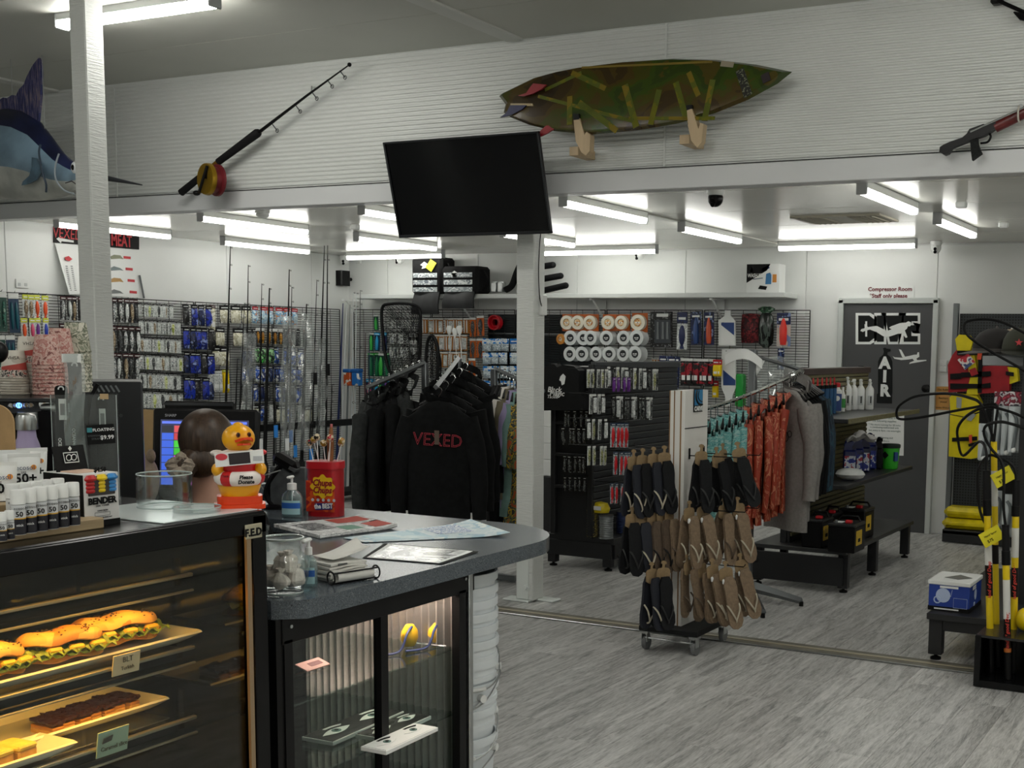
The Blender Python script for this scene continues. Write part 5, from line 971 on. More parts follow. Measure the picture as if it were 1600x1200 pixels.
SOLE = [(-.022, -.05), (.02, -.05), (.036, -.08), (.038, -.12), (.033, -.17), (.036, -.22), (.045, -.26), (.044, -.3), (.03, -.33), (.005, -.342), (-.02, -.335), (-.036, -.31), (-.04, -.26), (-.035, -.2), (-.034, -.14), (-.036, -.09)]
def sandal_proto(sole, strap, tagged):
    o = thing('sandal_pair', 'x', 'sandals', (0, 0, 0), 0, 'pairs of sandals on the white stand')
    hz = MB().prism([(-.04, -.036), (-.03, -.024), (-.008, -.02), (-.006, -.002), (-.016, .004), (-.013, .014), (.0, .018), (.015, .012), (.018, .0), (.008, -.002), (.008, -.02), (.03, -.024), (.04, -.036), (.04, -.085), (.014, -.1), (-.014, -.1), (-.04, -.085)], (0, .002, 0), XX, ZZ, .004); part('hanger_card', hz, KH, o)
    for s in (-1, 1):
        R = Matrix.Translation((s*.006, s*.018-.004, -.015)) @ Matrix.Rotation(s*.06, 4, 'Y') @ Matrix.Rotation(s*.06, 4, 'X'); Q = MB().prism(SOLE, (0, .008*s+.006, 0), XX, ZZ, .016).xf(R); so = part('sole', Q, sole, o)
        st = MB().tube(smooth_pts([(-.034, -.01, -.2), (-.026, -.035, -.23), (0, -.028, -.29), (0, -.008, -.305)]), .005, 5).tube(smooth_pts([(.034, -.01, -.2), (.026, -.035, -.23), (0, -.028, -.29)]), .005, 5).xf(R); k = part('strap', st, strap, so)
    if tagged: part('swing_ticket', MB().box((.03, -.03, -.33), (.035, .003, .05)).tube([(.02, -.02, -.28), (.03, -.03, -.305)], .001, 3), PAPER, o); part('foam_pad', MB().box((-.02, -.03, -.09), (.035, .02, .03), b=.006), PAPER, o)
    return o
hooks = MB()
def hook_rows(zs, s):
    for z in zs:
        for y in (YM-.09, YM+.1): hooks.tube([(BX1 if s > 0 else BX0, y, z), ((BX1 if s > 0 else BX0)+s*.34, y, z+.005), ((BX1 if s > 0 else BX0)+s*.35, y, z+.02)], .003, 5); hooks.box(((BX1 if s > 0 else BX0)+s*.003, y, z+.01), (.006, .012, .06))
ZR = [P(1075, 712, X=BX1).z, P(1075, 795, X=BX1).z, P(1075, 878, X=BX1).z]
hook_rows(ZR, 1); hook_rows([ZR[0]+.015, ZR[1]-.02, ZR[2]-.02], -1); stuff(obj('hooks', hooks, BLACK, t))
protos = {}
def sandals(x, y, d, kind, lbl, rz):
    q = P(x, y-3, D=d); rz += .3
    if kind not in protos:
        o = protos[kind] = sandal_proto(*{'k': (BLS, STRB, False), 't': (TAN, PALE, True), 'b': (BRN, BLS, False), 'n': (NVY, PALE, False), 'T': (TAN, BRN, False)}[kind]); o.location = q; o.rotation_euler = (0, 0, rz); o['label'] = lbl
    else: dup(protos[kind], q, None, lbl, rot=(0, random.uniform(-.24, -.1) if x > 1060 else random.uniform(-.06, .04), rz))
for x, y, d, k, l, rz in ((1096, 702, 6.62, 'k', 'black sandals nearest the board on the top right hook', .75), (1119, 706, 6.7, 'k', 'black sandals in the middle of the top right hook', .95), (1129, 700, 6.85, 'k', 'black sandals second from the outer end of the top hook', 1.1), (1152, 698, 6.75, 'k', 'black sandals with white ticket at the outer end of the top hook', .45),
        (1077, 790, 6.62, 't', 'tan sandals nearest the board on the middle right hook', .95), (1097, 788, 6.66, 't', 'tan sandals with pale straps second on the middle right hook', .7), (1131, 786, 6.75, 'T', 'tan sandals third on the middle right hook', .9), (1152, 784, 6.78, 't', 'tan sandals at the outer end of the middle right hook', .6),
        (1073, 874, 6.62, 'T', 'brown sandals nearest the board on the lowest right hook', 1.2), (1095, 878, 6.66, 'T', 'tan sandals second on the lowest right hook', 1.0), (1112, 880, 6.62, 't', 'tan sandals with ticket third on the lowest right hook', .8), (1133, 884, 6.6, 't', 'frontmost tan sandals on the lowest right hook', .55), (1156, 872, 6.78, 't', 'tan sandals at the outer end of the lowest right hook', .5)): sandals(x, y, d, k, l, rz)
for x, y, d, k, l, rz in ((990, 710, 6.6, 'n', 'black sandals at the outer end of the top left hook', .9), (1004, 708, 6.62, 'k', 'black sandals second from the outer end of the top left hook', .9), (1021, 706, 6.64, 'n', 'black sandals third on the top left hook', .85), (1038, 704, 6.66, 'k', 'black sandals nearest the board on the top left hook', .7),
        (988, 800, 6.6, 'k', 'black sandals with white edges at the outer end of the middle left hook', .7), (1003, 800, 6.62, 'n', 'navy sandals second on the middle left hook', .7), (1020, 798, 6.64, 'b', 'dark brown sandals third on the middle left hook', .9), (1034, 796, 6.66, 'b', 'brown sandals fourth on the middle left hook', 1.05), (1046, 795, 6.68, 'T', 'tan sandals nearest the board on the middle left hook', 1.1),
        (1018, 886, 6.58, 'n', 'black sandals at the outer end of the lowest left hook', .9), (1037, 884, 6.6, 'k', 'black sandals nearest the board on the lowest left hook', .6)): sandals(x, y, d, k, l, rz)

# ------------------------------------------------------------------ curved clothes rail
pc = P(1168, 928, Z=.03); t = thing('clothes_rail', 'grey clothes rail with a curved hanging bar beside the sandal stand', 'rack', (pc.x, pc.y, 0)); PT = P(1169, 546, Y=pc.y)
obj('upright', MB().box((pc.x, pc.y, PT.z/2+.02), (.05, .05, PT.z-.04), b=.004), GMETAL, t)
for a, b in ((P(1252, 940, Z=.03), .05), (P(1192, 958, Z=.03), .04), (P(1120, 905, Z=.03), .05)): ft = obj('foot', MB().tube([(pc.x, pc.y, .09), (a.x, a.y, .035)], [.04, .022], 4, up=(0, 0, 1)), GMETAL, t); obj('pad', MB().cyl((a.x, a.y, 0), (a.x, a.y, .03), .015, n=8), BLACK, ft)
dz = pc.y
rail = smooth_pts([P(1096, 641, D=7.5), P(1130, 631, D=7.54), P(1167, 618, D=7.6), P(1210, 600, D=7.7), P(1238, 587, D=7.84), P(1252, 579, D=8.05)], 6)
obj('hanging_bar', MB().tube(rail, .012, 6, flat=1), CHROME, t); e = P(1252, 578, D=8.05); obj('top_arm', MB().tube([PT-ZZ*.03, e], .012, 4, up=(0, 0, 1)), GMETAL, t); j = rail[12]; obj('joint_arm', MB().tube([(pc.x, pc.y, j.z), j], .011, 6), CHROME, t)
def rp(f): f = f*(len(rail)-1); i = min(int(f), len(rail)-2); return rail[i].lerp(rail[i+1], f-i)
def rdir(f): d = rp(min(1, f+.05))-rp(max(0, f-.05)); return atan2(d.y, d.x)-pi/2
TEAL = blotch('teal_marl', ['#5b9a98', '#74aca8', '#4c8c8c', '#8fbab5', '#86a3a2'], 22, .75, (1, 1, 3), dist=.2); ORAN = blotch('orange_leaf_print', ['#8f2f18', '#98341a', '#8d2d15', '#bb7757', '#95311a'], 9, .6, (2.2, 2.2, 1), dist=2.2); GRYM = mat('grey_marl', '#83807d', .9, nz=(60, .1)); BLKJ = mat('black_cotton', '#101112', .9, spec=.2); DTEAL = blotch('dark_teal_camo', ['#12283a', '#1d3e4d', '#17303f', '#0f1e2c', '#24505a'], 7, .8); NVYJ = mat('navy_cotton', '#121725', .9)
ORDN = ['first', 'second', 'third', 'fourth', 'fifth', 'longest and last']
items = [(.03, NVYJ, .62, 'navy shirt at the lower left end of the rail'), (.06, NVYJ, .64, 'second navy shirt at the lower left end of the rail')] + [(f, TEAL, .72 if i < 5 else .9, 'marled teal shirt, %s along the rail' % ORDN[i]) for i, f in enumerate((.1, .155, .21, .265, .32, .375))] + [(f, ORAN, .83, 'orange patterned shirt, %s along the rail' % ORDN[i]) for i, f in enumerate((.43, .49, .555, .62, .69))] + [(.76, GRYM, .98, 'light grey hoodie with small chest print on the rail'), (.8, GRYM, .92, 'light grey hoodie behind the printed one')] + [(.83+.03*i, BLKJ, .78, 'black long sleeved top on the rail, %s after the grey hoodies' % ORDN[i]) for i in range(4)] + [(.945+.018*i, DTEAL, .78, 'dark teal shirt, %s at the upper end of the rail' % ['first', 'second', 'third', 'last'][i]) for i in range(4)]
for i, (f, m, L, l) in enumerate(items):
    c = 'shirt' if m is not GRYM else 'hoodie'; rzz = -1.19 if f < .73 else -.5 if f < .82 else -.5+.35*(f-.82)/.18
    g = {id(NVYJ): 'navy shirts', id(TEAL): 'teal shirts', id(ORAN): 'orange shirts', id(GRYM): 'grey hoodies', id(BLKJ): 'black tops', id(DTEAL): 'dark teal shirts'}[id(m)]+' on the curved rail'
    o = garment('hanging_'+c, l, g, rp(f)+ZZ*.006, rzz+random.uniform(-.04, .04), m, .2, L, .58 if f > .1 else .3, m is GRYM, T=.026 if m is GRYM else .014, seed=100+i, cat=c, splay=.03)
    if i == 13: part('chest_print', MB().tube(arc((.06, -.07, -.38), .03, 0, 2*pi, 10, XX, ZZ)[:-1], .003, 4, closed=True).tube(arc((.1, -.07, -.36), .02, 0, 2*pi, 10, XX, ZZ)[:-1], .003, 4, closed=True), STB, o)
q = P(1164, 560, Y=pc.y-.04); t = thing('paper_visor', 'white paper roll visor hooked over the rail upright', 'visor', tuple(q))
obj('band', MB().surf(lambda u, v: q+RIGHT*(-.13+.24*u)+UP*(.05*sin(pi*u)-.03*u+.02-(.07*v)*(1-.1*u))-FWD*(.02+.06*sin(pi*u)), 14, 4, th=.003), PAPER, t); obj('cone', MB().lathe([(.02, 0), (.07, .06), (.072, .065)], 20, 0, q+RIGHT*.05-UP*.03-FWD*-.05, ax=tuple(RIGHT*.9-UP*.5)), WPLAST, t)
q = P(1212, 612, D=8.05); solo('clear_garment_bag', 'big clear plastic wrap bunched on the rail behind the shirts', 'plastic bag', MB().surf(lambda u, v: q+RIGHT*((u-.5)*(.36-.1*v))+UP*(.19-.34*v+.05*sin(pi*u))+FWD*(.1+.03*sin(9*u+5*v)+.025*sin(17*v+8*u)+.012*sin(31*u)), 14, 14), FILM)

# ------------------------------------------------------------------ gondola with bottles, bags and batteries
OX = -3.06
t = thing('bottle_gondola', 'dark double shelf unit with batteries and bottles before the grey door', 'display stand', (-2.85, 8.9, 0)); WOV = mat('woven_slat_olive', '#6f6a4c', .6, nz=(80, .2)); TOPS = mat('shelf_dark', '#2b2c2d', .4)
obj('core', MB().box((OX, 9.05, .9), (.05, 1.75, 1.2)), GB, t); mb = MB()
for k in range(34): mb.box((OX+.03, 9.05, .36+k*.035), (.014, 1.74, .028), b=.004)
stuff(obj('slats', mb, WOV, t)); obj('top_rail', MB().box((OX, 9.05, 1.515), (.09, 1.8, .05), b=.004), mat('dark_timber_rail', '#4a403c', .5, nz=(30, .2), stretch=(1, .1, 1)), t)
for x, y in ((-3.08, 8.19), (-3.08, 9.9)): obj('upright', MB().box((x, y, .8), (.05, .05, 1.5), b=.004), GB, t)
obj('shelf', MB().box((-2.82, 9.08, 1.185), (.4, 1.86, .03), b=.004), TOPS, t); obj('shelf_edge', MB().box((-2.615, 9.08, 1.185), (.014, 1.86, .036), b=.003), WOV, t)
obj('shelf', MB().box((-2.81, 8.92, .735), (.44, 1.74, .03), b=.004), TOPS, t)
obj('base_deck', MB().box((-2.92, 8.93, .285), (.7, 1.78, .03), b=.003), TOPS, t); obj('kick_panel', MB().box((-2.93, 8.05, .15), (.68, .02, .2), b=.003), GB, t)
for x, y in ((-2.6, 8.1), (-2.62, 8.85), (-2.62, 9.75), (-3.24, 8.1), (-3.24, 9.75)): lg = obj('leg', MB().box((x, y, .15), (.07, .06, .24), b=.003), GB, t); obj('foot', MB().lathe([(.03, 0), (.03, .012), (.01, .02), (.01, .04)], 10, c=(x, y, 0)), BLACK, lg)
TRIG = mat('trigger_red', '#c21d26', .4); LBG = mat('label_grey', '#c4c8c8', .6)
def spray(x, y, lbl, h=.25, r=.034, trig=WPLAST, lab=INK, Z=1.202):
    q = P(x, y, Z=Z); q.x = min(q.x, -2.68); q.y = min(q.y, 9.9); o = thing('spray_bottle', lbl, 'bottle', tuple(q), random.uniform(-.4, .4), 'spray bottles on the upper shelf'); part('bottle', MB().lathe([(r*.9, 0), (r, .006), (r, h*.62), (r*.9, h*.68), (r*.4, h*.78), (r*.38, h*.82)], 14), WPLAST, o)
    part('trigger', MB().lathe([(r*.45, h*.82), (r*.45, h*.88)], 10).box((0, -.012, h*.93), (.022, .06, .026), b=.006).box((0, -.03, h*.86), (.012, .01, .05), b=.003), trig, o); part('label', MB().box((.004, -r*.97, h*.3), (r*1.1, .006, h*.3), b=.002), LBG, o); part('label_mark', MB().box((.01, -r*.97-.004, h*.32), (r*.25, .002, h*.22)), lab, o)
for x, y, l, k in ((1323, 641, 'white spray bottle left of the row on the upper shelf', {'h': .27, 'r': .036}), (1333, 640, 'white spray bottle with black label mark, second in the row', {}), (1344, 640, 'white spray bottle in the middle of the front row', {}), (1358, 640, 'white spray bottle at the right end of the front row', {}), (1334, 631, 'white bottle with red trigger at the back, left one', {'trig': TRIG, 'h': .28}), (1342, 630, 'white bottle with red trigger at the back, middle one', {'trig': TRIG, 'h': .28}), (1350, 630, 'white bottle with red trigger at the back, right one', {'trig': TRIG, 'h': .28})): spray(x, y, l, **k)
q = P(1307, 645, Z=1.202); o = thing('oil_bottle', 'white oil bottle with red cap and blue label on the upper shelf', 'bottle', tuple(q), .4); part('bottle', MB().box((0, 0, .09), (.07, .05, .18), b=.012).lathe([(.022, .18), (.018, .2)], 10), WPLAST, o); part('cap', MB().lathe([(.024, .195), (.024, .225), (.01, .23)], 12), TRIG, o); part('label', MB().box((0, -.026, .08), (.066, .004, .13)), BLUEL, o); part('label_disc', MB().lathe([(.02, 0), (.02, .003)], 16, 0, (0, -.028, .11), ax=(0, -1, 0)), PAPER, o)
q = P(1316, 643, Z=1.202); o = thing('green_label_bottle', 'small bottle with green label between the oil and spray bottles', 'bottle', tuple(q)); part('bottle', MB().lathe([(.02, 0), (.022, .12), (.01, .16), (.01, .19)], 12), WPLAST, o); part('label', MB().lathe([(.0228, .03), (.0228, .1)], 12, cap=False), C_('label_green', '#3f9a4c'), o)
for i, x in enumerate((1270, 1277, 1284, 1291, 1297, 1303)): q = P(x, 618, X=-2.95); o = thing('sealant_tube', 'blue sealant tube with red nozzle, %s at the back of the shelf' % ['first', 'second', 'third', 'fourth', 'fifth', 'sixth'][i], 'tube', (-2.95, q.y, 1.202), 0, 'sealant tubes at the back of the upper shelf'); part('tube', MB().lathe([(.02, 0), (.02, .2)], 12), C_('tube_blue', '#23527c'), o); part('collar', MB().lathe([(.021, .19), (.021, .215)], 12), BLACK, o); part('nozzle', MB().lathe([(.008, .215), (.005, .27), (0, .272)], 8), TRIG, o)
NVB = blotch('navy_jug', ['#141c4e', '#1a2566', '#101740'], 5, .25)
def jug(x, y, lbl, m=NVB, w=.1, d=.075, h=.27, lab=True):
    q = P(x, y, Z=.752); o = thing('oil_jug', lbl, 'oil jug', tuple(q), .35, 'oil jugs on the lower shelf'); part('jug', MB().box((0, 0, h*.36), (w, d, h*.72), b=.014).prism([(-w/2, h*.7), (w/2, h*.7), (w*.2, h*.95), (-w*.35, h*.9)], (0, d*.35, 0), XX, ZZ, d*.7), m, o)
    part('handle', MB().tube(smooth_pts([(-w*.4, 0, h*.8), (-w*.1, 0, h*1.02), (w*.3, 0, h*.9)]), .012, 6), m, o); part('cap', MB().lathe([(.018, 0), (.018, .02)], 10, 0, (w*.1, 0, h*.93)), BLACK, o)
    if lab: part('label', MB().box((0, -d/2-.001, h*.3), (w*.8, .004, h*.5)), blotch('jug_label', ['#1c2c88', '#22349a', '#dfe4ee', '#b22a44'], 18, .4), o)
for x, y, l in ((1327, 743, 'navy oil jug at the left of the lower shelf'), (1338, 740, 'navy oil jug second from the left on the lower shelf'), (1349, 737, 'navy oil jug with round badge on the lower shelf'), (1359, 733, 'navy oil jug with red print next to the black bottle')): jug(x, y, l)
jug(1373, 733, 'black oil bottle between the navy jugs and the green bucket', BLACK, .06, .06, .24, False)
q = P(1390, 732, Z=.752); o = thing('green_bucket', 'lime green tub with black lid at the end of the lower shelf', 'tub', tuple(q)); part('tub', MB().lathe([(.06, 0), (.064, .01), (.074, .17)], 22), C_('lime_green', '#37b52c', .4), o); part('lid', MB().lathe([(.078, .165), (.08, .17), (.08, .19), (.07, .195), (0, .195)], 22), C_('lid_dark_green', '#10251a'), o); part('diamond', MB().prism([(-.03, 0), (0, .03), (.03, 0), (0, -.03)], (-.02, -.066, .11), V((1, -.25, 0)), V((0, -.06, 1)), .004), STB, o); part('side_label', MB().box((.055, -.045, .1), (.03, .03, .07), R=Matrix.Rotation(.9, 3, 'Z')), BLUEL, o)
q = P(1345, 690, Z=.752); solo('grey_rag', 'crumpled pale grey bag lying over the navy jugs', 'bag', MB().surf(lambda u, v: P(1345, 680, D=8.75)+RIGHT*((u-.5)*.2)+UP*(.055*sin(pi*u)*(.6+.4*sin(7*v))-.03)+FWD*((v-.5)*.16)+UP*.015*sin(13*u+9*v), 10, 8, th=.01), mat('rag_grey', '#a7a6a3', .8))
q = P(1322, 750, Z=.752); solo('crumpled_bag', 'white crumpled plastic packet on the near end of the lower shelf', 'packet', MB().ell(q+ZZ*.045+XX*.03, (.11, .09, .045), 0, 12, 6).xf(Matrix.Identity(4)), mat('crumple_white', '#d9dcda', .35, bp=(25, 1)))
BATY = mat('battery_yellow', '#d8b12c', .5)
def battery(x, y, lbl, w=.19, d=.24, h=.2, lab=True):
    q = P(x, y, Z=.302); o = thing('car_battery', lbl, 'battery', tuple(q), 0, 'batteries on the base deck'); part('case', MB().box((0, 0, h*.45), (w, d, h*.9), b=.006), BLACK, o); part('lid', MB().box((0, 0, h*.94), (w+.008, d+.008, h*.12), b=.008), mat('battery_lid', '#202122', .4), o)
    part('terminal', MB().lathe([(.012, h), (.01, h+.02)], 8, 0, (-.05, -d*.35, 0)), GMETAL, o); part('terminal_cap', MB().box((.04, -d*.32, h+.012), (.045, .04, .022), b=.005), TRIG, o); part('handle', MB().tube([(-w*.4, d*.3, h), (-w*.3, d*.3, h+.03), (w*.3, d*.3, h+.03), (w*.4, d*.3, h)], .008, 6), BLACK, o)
    part('label', MB().box((w/2+.002, -d*.1, h*.5), (.004, d*.5, h*.5)), BATY, o); part('label_mark', MB().box((w/2+.005, -d*.12, h*.42), (.002, d*.2, h*.12)), INK, o)
    if lab: part('sticker', MB().box((-.04, -d*.2, h+.002), (.06, .06, .004)), PAPER, o)
battery(1322, 860, 'frontmost black battery with red terminal cap and yellow label'); battery(1338, 838, 'black battery with carry handle behind the frontmost one', h=.22); battery(1276, 852, 'black battery with yellow label under the black tops', w=.15, lab=False); battery(1296, 842, 'black battery half hidden behind the hanging tops', w=.12, lab=False)

# ------------------------------------------------------------------ perforated wall bay with life jackets
def perf_mat():
    m = mat('perforated_black', '#1b1d1e', .5); nt = m.node_tree; b = nt.nodes['Principled BSDF']; L = nt.links.new; tc = nt.nodes.new('ShaderNodeTexCoord'); mp = nt.nodes.new('ShaderNodeVectorMath'); mp.operation = 'MULTIPLY'; mp.inputs[1].default_value = (40, 40, 40)
    fr = nt.nodes.new('ShaderNodeVectorMath'); fr.operation = 'FRACTION'; su = nt.nodes.new('ShaderNodeVectorMath'); su.operation = 'SUBTRACT'; su.inputs[1].default_value = (.5, .5, .5); mu = nt.nodes.new('ShaderNodeVectorMath'); mu.operation = 'MULTIPLY'; mu.inputs[1].default_value = (1, 0, 1); le = nt.nodes.new('ShaderNodeVectorMath'); le.operation = 'LENGTH'
    L(tc.outputs['Object'], mp.inputs[0]); L(mp.outputs[0], fr.inputs[0]); L(fr.outputs[0], su.inputs[0]); L(su.outputs[0], mu.inputs[0]); L(mu.outputs[0], le.inputs[0]); rp = nt.nodes.new('ShaderNodeValToRGB'); L(le.outputs['Value'], rp.inputs[0]); rp.color_ramp.interpolation = 'CONSTANT'; rp.color_ramp.elements[0].color = (*lin('#050505'), 1); rp.color_ramp.elements[1].position = .28; rp.color_ramp.elements[1].color = (*lin('#34383a'), 1); L(rp.outputs[0], b.inputs['Base Color']); return m
px0 = P(1496, 490, Y=11.1); zt = px0.z
t = thing('perforated_bay', 'black perforated display bay on the back wall right of the door', 'display stand', (px0.x+.8, 11.1, 0))
obj('back_panel', MB().box((px0.x+.85, 11.13, .1+zt/2), (1.66, .03, zt-.2)), perf_mat(), t); obj('upright', MB().box((px0.x-.01, 11.1, (zt+.09)/2), (.045, .06, zt+.09), b=.003), GMETAL, t)
q = P(1474, 842, Y=10.72); obj('base_shelf', MB().box((q.x+.8, 10.92, .1), (1.62, .42, .04), b=.004).box((q.x+.8, 10.72, .06), (1.62, .02, .1), b=.003), GB, t)
for k in range(2):
    q = P(1506+k*3, 832-k*14, Y=10.8); solo('folded_raincoat', 'folded yellow packet in clear wrap on the bay base, %s one' % ['lower', 'upper'][k], 'packet', MB().box((q.x+.02, 10.85, .17+k*.1), (.42, .22, .09), b=.035), mat('yellow_fold', '#d9c40e', .35, bp=(18, 1), nz=(7, .25)), 'folded yellow packets')
JR = mat('jacket_red', '#a5141f', .6, nz=(9, .15)); JY = mat('jacket_yellow', '#e8d400', .55, nz=(8, .08)); WEB = mat('webbing_black', '#131314', .7); TABO = mat('orange_tab', '#e3512a', .6)
def lumpy(pts, Y, d, m, nm, par): return obj(nm, MB().prism(oy(pts, Y), (0, Y, 0), XX, ZZ, d), m, par)
def bars(rows, Y, par, m=WEB, nm='strap'):
    for r in rows: obj(nm, plate(r, Y, .012), m, par)
YJ = 10.95
t = thing('life_jacket', 'red and yellow life jacket with black straps hung on the bay', 'life jacket', tuple(P(1535, 580, Y=YJ)))
lumpy([(1485, 570), (1492, 555), (1500, 545), (1512, 548), (1524, 552), (1526, 610), (1486, 613)], YJ, .1, JR, 'left_panel', t); lumpy([(1540, 572), (1576, 570), (1581, 585), (1580, 612), (1530, 615), (1528, 600)], YJ, .1, JR, 'right_panel', t); lumpy([(1497, 530), (1503, 523), (1517, 524), (1524, 535), (1520, 548), (1500, 548)], YJ, .11, JY, 'collar', t); lumpy([(1512, 548), (1526, 550), (1534, 600), (1532, 616), (1514, 616), (1520, 590)], YJ, .108, JY, 'chest_panel', t); lumpy([(1575, 573), (1592, 575), (1594, 595), (1580, 600)], YJ, .09, JY, 'side_panel', t)
bars([[(1496, 548), (1545, 549), (1545, 555), (1496, 555)], [(1485, 584), (1502, 583), (1502, 592), (1485, 593)], [(1502, 582), (1548, 580), (1548, 588), (1502, 590)], [(1485, 599), (1535, 600), (1548, 598), (1548, 606), (1485, 608)], [(1529, 560), (1535, 560), (1534, 614), (1528, 614)], [(1572, 580), (1584, 582), (1584, 588), (1572, 586)]], YJ-.112, t)
bars([[(1528, 550), (1535, 550), (1533, 562), (1527, 562)]], YJ-.12, t, TABO, 'orange_tab')
obj('price_card', plate([(1496, 562), (1513, 552), (1524, 566), (1508, 578)], YJ-.13, .004), blotch('red_price_card', ['#b01c28', '#cf3340', '#e8dcd8', '#3a4a78'], 14, .5), t); obj('price_card', plate([(1514, 578), (1524, 574), (1529, 584), (1518, 588)], YJ-.128, .004), JR, t)
t = thing('life_vest', 'plain yellow life vest with one black belt under the red jacket', 'life jacket', tuple(P(1515, 670, Y=YJ))); YV = 10.98
lumpy([(1488, 620), (1495, 614), (1530, 617), (1536, 628), (1534, 642), (1510, 650), (1489, 646)], YV, .1, JY, 'upper_pad', t); lumpy([(1488, 648), (1512, 652), (1536, 644), (1545, 660), (1545, 712), (1520, 716), (1486, 712)], YV, .09, JY, 'lower_pad', t)
bars([[(1488, 684), (1527, 682), (1527, 688), (1488, 690)], [(1513, 694), (1526, 690), (1526, 695), (1514, 698)]], YV-.102, t); bars([[(1514, 680), (1519, 679), (1519, 692), (1515, 692)]], YV-.11, t, TABO, 'orange_tab'); bars([[(1495, 620), (1503, 622), (1502, 638), (1495, 637)], [(1510, 656), (1517, 644), (1525, 648), (1518, 658)]], YV-.104, t, mat('reflective_grey', '#9aa0a2', .4), 'reflector')

# ------------------------------------------------------------------ near gondola on the right: bench, carton, caps and gear
t = thing('right_gondola', 'dark display stand at the right edge with bench base and grey shelf', 'display stand', (-1.1, 7.2, 0))
obj('base_deck', MB().box((-1.1, 7.3, .25), (1.02, 1.62, .035), b=.003), GB, t); obj('kick_beam', MB().box((-1.15, 6.56, .2), (.86, .03, .07), b=.003), GB, t); obj('side_beam', MB().box((-1.58, 7.3, .2), (.03, 1.5, .07), b=.003), GB, t)
for x, y in ((-1.57, 6.57), (-1.57, 8.0), (-.64, 6.57), (-.64, 8.0)): lg = obj('leg', MB().box((x, y, .13), (.075, .06, .2), b=.003), GB, t); obj('foot', MB().lathe([(.03, 0), (.03, .012), (.01, .02), (.01, .04)], 10, c=(x, y, 0)), BLACK, lg)
a = P(1594, 600, Y=7.0); obj('core', MB().box((a.x+.05, 7.5, 1.0), (.08, 1.0, 1.5)), GB, t)
s0, s1 = P(1536, 571, Y=7.15), P(1536, 556, Y=7.15); obj('price_shelf', MB().box((s0.x+.3, 7.4, (s0.z+s1.z)/2), (.6, .55, s1.z-s0.z), b=.004), mat('shelf_front_grey', '#8d9092', .4), t); SHZ = s1.z
fl, fr_ = P(1448, 968, Y=6.56), P(1512, 966, Y=6.56); w = fr_.x-fl.x; t = thing('reel_carton', 'blue and white printed carton on the black bench', 'carton', (fl.x+w/2, 6.72, .268)); BLC = mat('carton_blue', '#1b3d96', .5); h = P(1448, 905, Y=6.58).z-.268
obj('carton', MB().box((fl.x+w/2, 6.73, .268+h*.44), (w, .3, h*.88), b=.003), BLC, t); obj('lid', MB().box((fl.x+w/2, 6.73, .268+h*.93), (w+.012, .312, h*.14), b=.004), PAPER, t); obj('black_foot', MB().box((fl.x+w/2, 6.73, .268+.012), (w+.004, .304, .024)), INK, t)
CY_ = mat('print_pale_blue', '#b5c4e2', .5); yf = 6.579
obj('printed_reel', MB().lathe([(.018, 0), (.04, 0), (.04, .002), (.018, .002)], 16, 0, (fl.x+w*.36, yf, .268+h*.52), ax=(0, -1, 0)).tube(arc((fl.x+w*.22, yf-.001, .268+h*.36), .018, 0, 2*pi, 10, XX, ZZ)[:-1], .004, 4, closed=True).tube([(fl.x+w*.42, yf-.001, .268+h*.6), (fl.x+w*.55, yf-.001, .268+h*.5), (fl.x+w*.58, yf-.001, .268+h*.72)], .002, 4), CY_, t); obj('printed_panel', MB().tube([(fl.x+w*.62, yf-.001, .268+h*.14), (fl.x+w*.95, yf-.001, .268+h*.14), (fl.x+w*.95, yf-.001, .268+h*.46), (fl.x+w*.62, yf-.001, .268+h*.46)], .0015, 4, closed=True), CY_, t); obj('printed_title', MB().box((fl.x+w*.5, yf, .268+h*.8), (w*.45, .002, .012)).box((fl.x+w*.45, yf-.002, .268+.012), (w*.6, .002, .007)), PAPER, t)
obj('printed_side_reel', MB().lathe([(.012, 0), (.03, 0), (.03, .002), (.012, .002)], 14, 0, (fl.x+w+.001, 6.72, .268+h*.5), ax=(1, 0, 0)).box((fl.x+w+.002, 6.7, .268+h*.2), (.002, .03, .02)), CY_, t); txt('ABYSS', .03, PAPER, t, (fl.x+w+.004, 6.68, .268+h*.76), YY, ZZ, bold=.001); obj('printed_lid', MB().prism([(-.06, -.05), (.02, -.08), (.08, 0), (0, .07)], (fl.x+w*.55, 6.73, .268+h+.0015), XX, YY, .001), GMETAL, t)
# caps on the shelf
def cap_(x, y, Y, lbl, m, m2, rz, sc=1, star=False):
    q = P(x, y, Y=Y); o = thing('cap', lbl, 'cap', (q.x, Y, SHZ+.002), rz, 'caps on the grey shelf'); K = lambda r: r*sc
    part('crown', MB().lathe([(K(.092), .02), (K(.096), .05), (K(.09), .09), (K(.07), .13), (K(.035), .155), (0, .16)], 20, 0, sy=1.15), m, o); part('brim', MB().surf(lambda u, v: (K(.092)*cos(pi*(1+u))*(1+.1*v), K(.105)*sin(pi*(1+u))-K(.075)*v*sin(pi*u), .024-.02*v*sin(pi*u)), 14, 3, th=.004), m2, o); part('button', MB().ell((0, 0, .162), .009, 0, 8, 5), m2, o); part('band', MB().lathe([(K(.095), .016), (K(.098), .04)], 20, 0, sy=1.15, cap=False), m2, o)
    if star: pts = [((.022 if k % 2 == 0 else .009)*sin(pi*k/5), (.022 if k % 2 == 0 else .009)*cos(pi*k/5)) for k in range(10)]; part('star', MB().prism(pts, (0, -.112, .075), XX, V((0, .15, 1)), .004), TRIG, o)
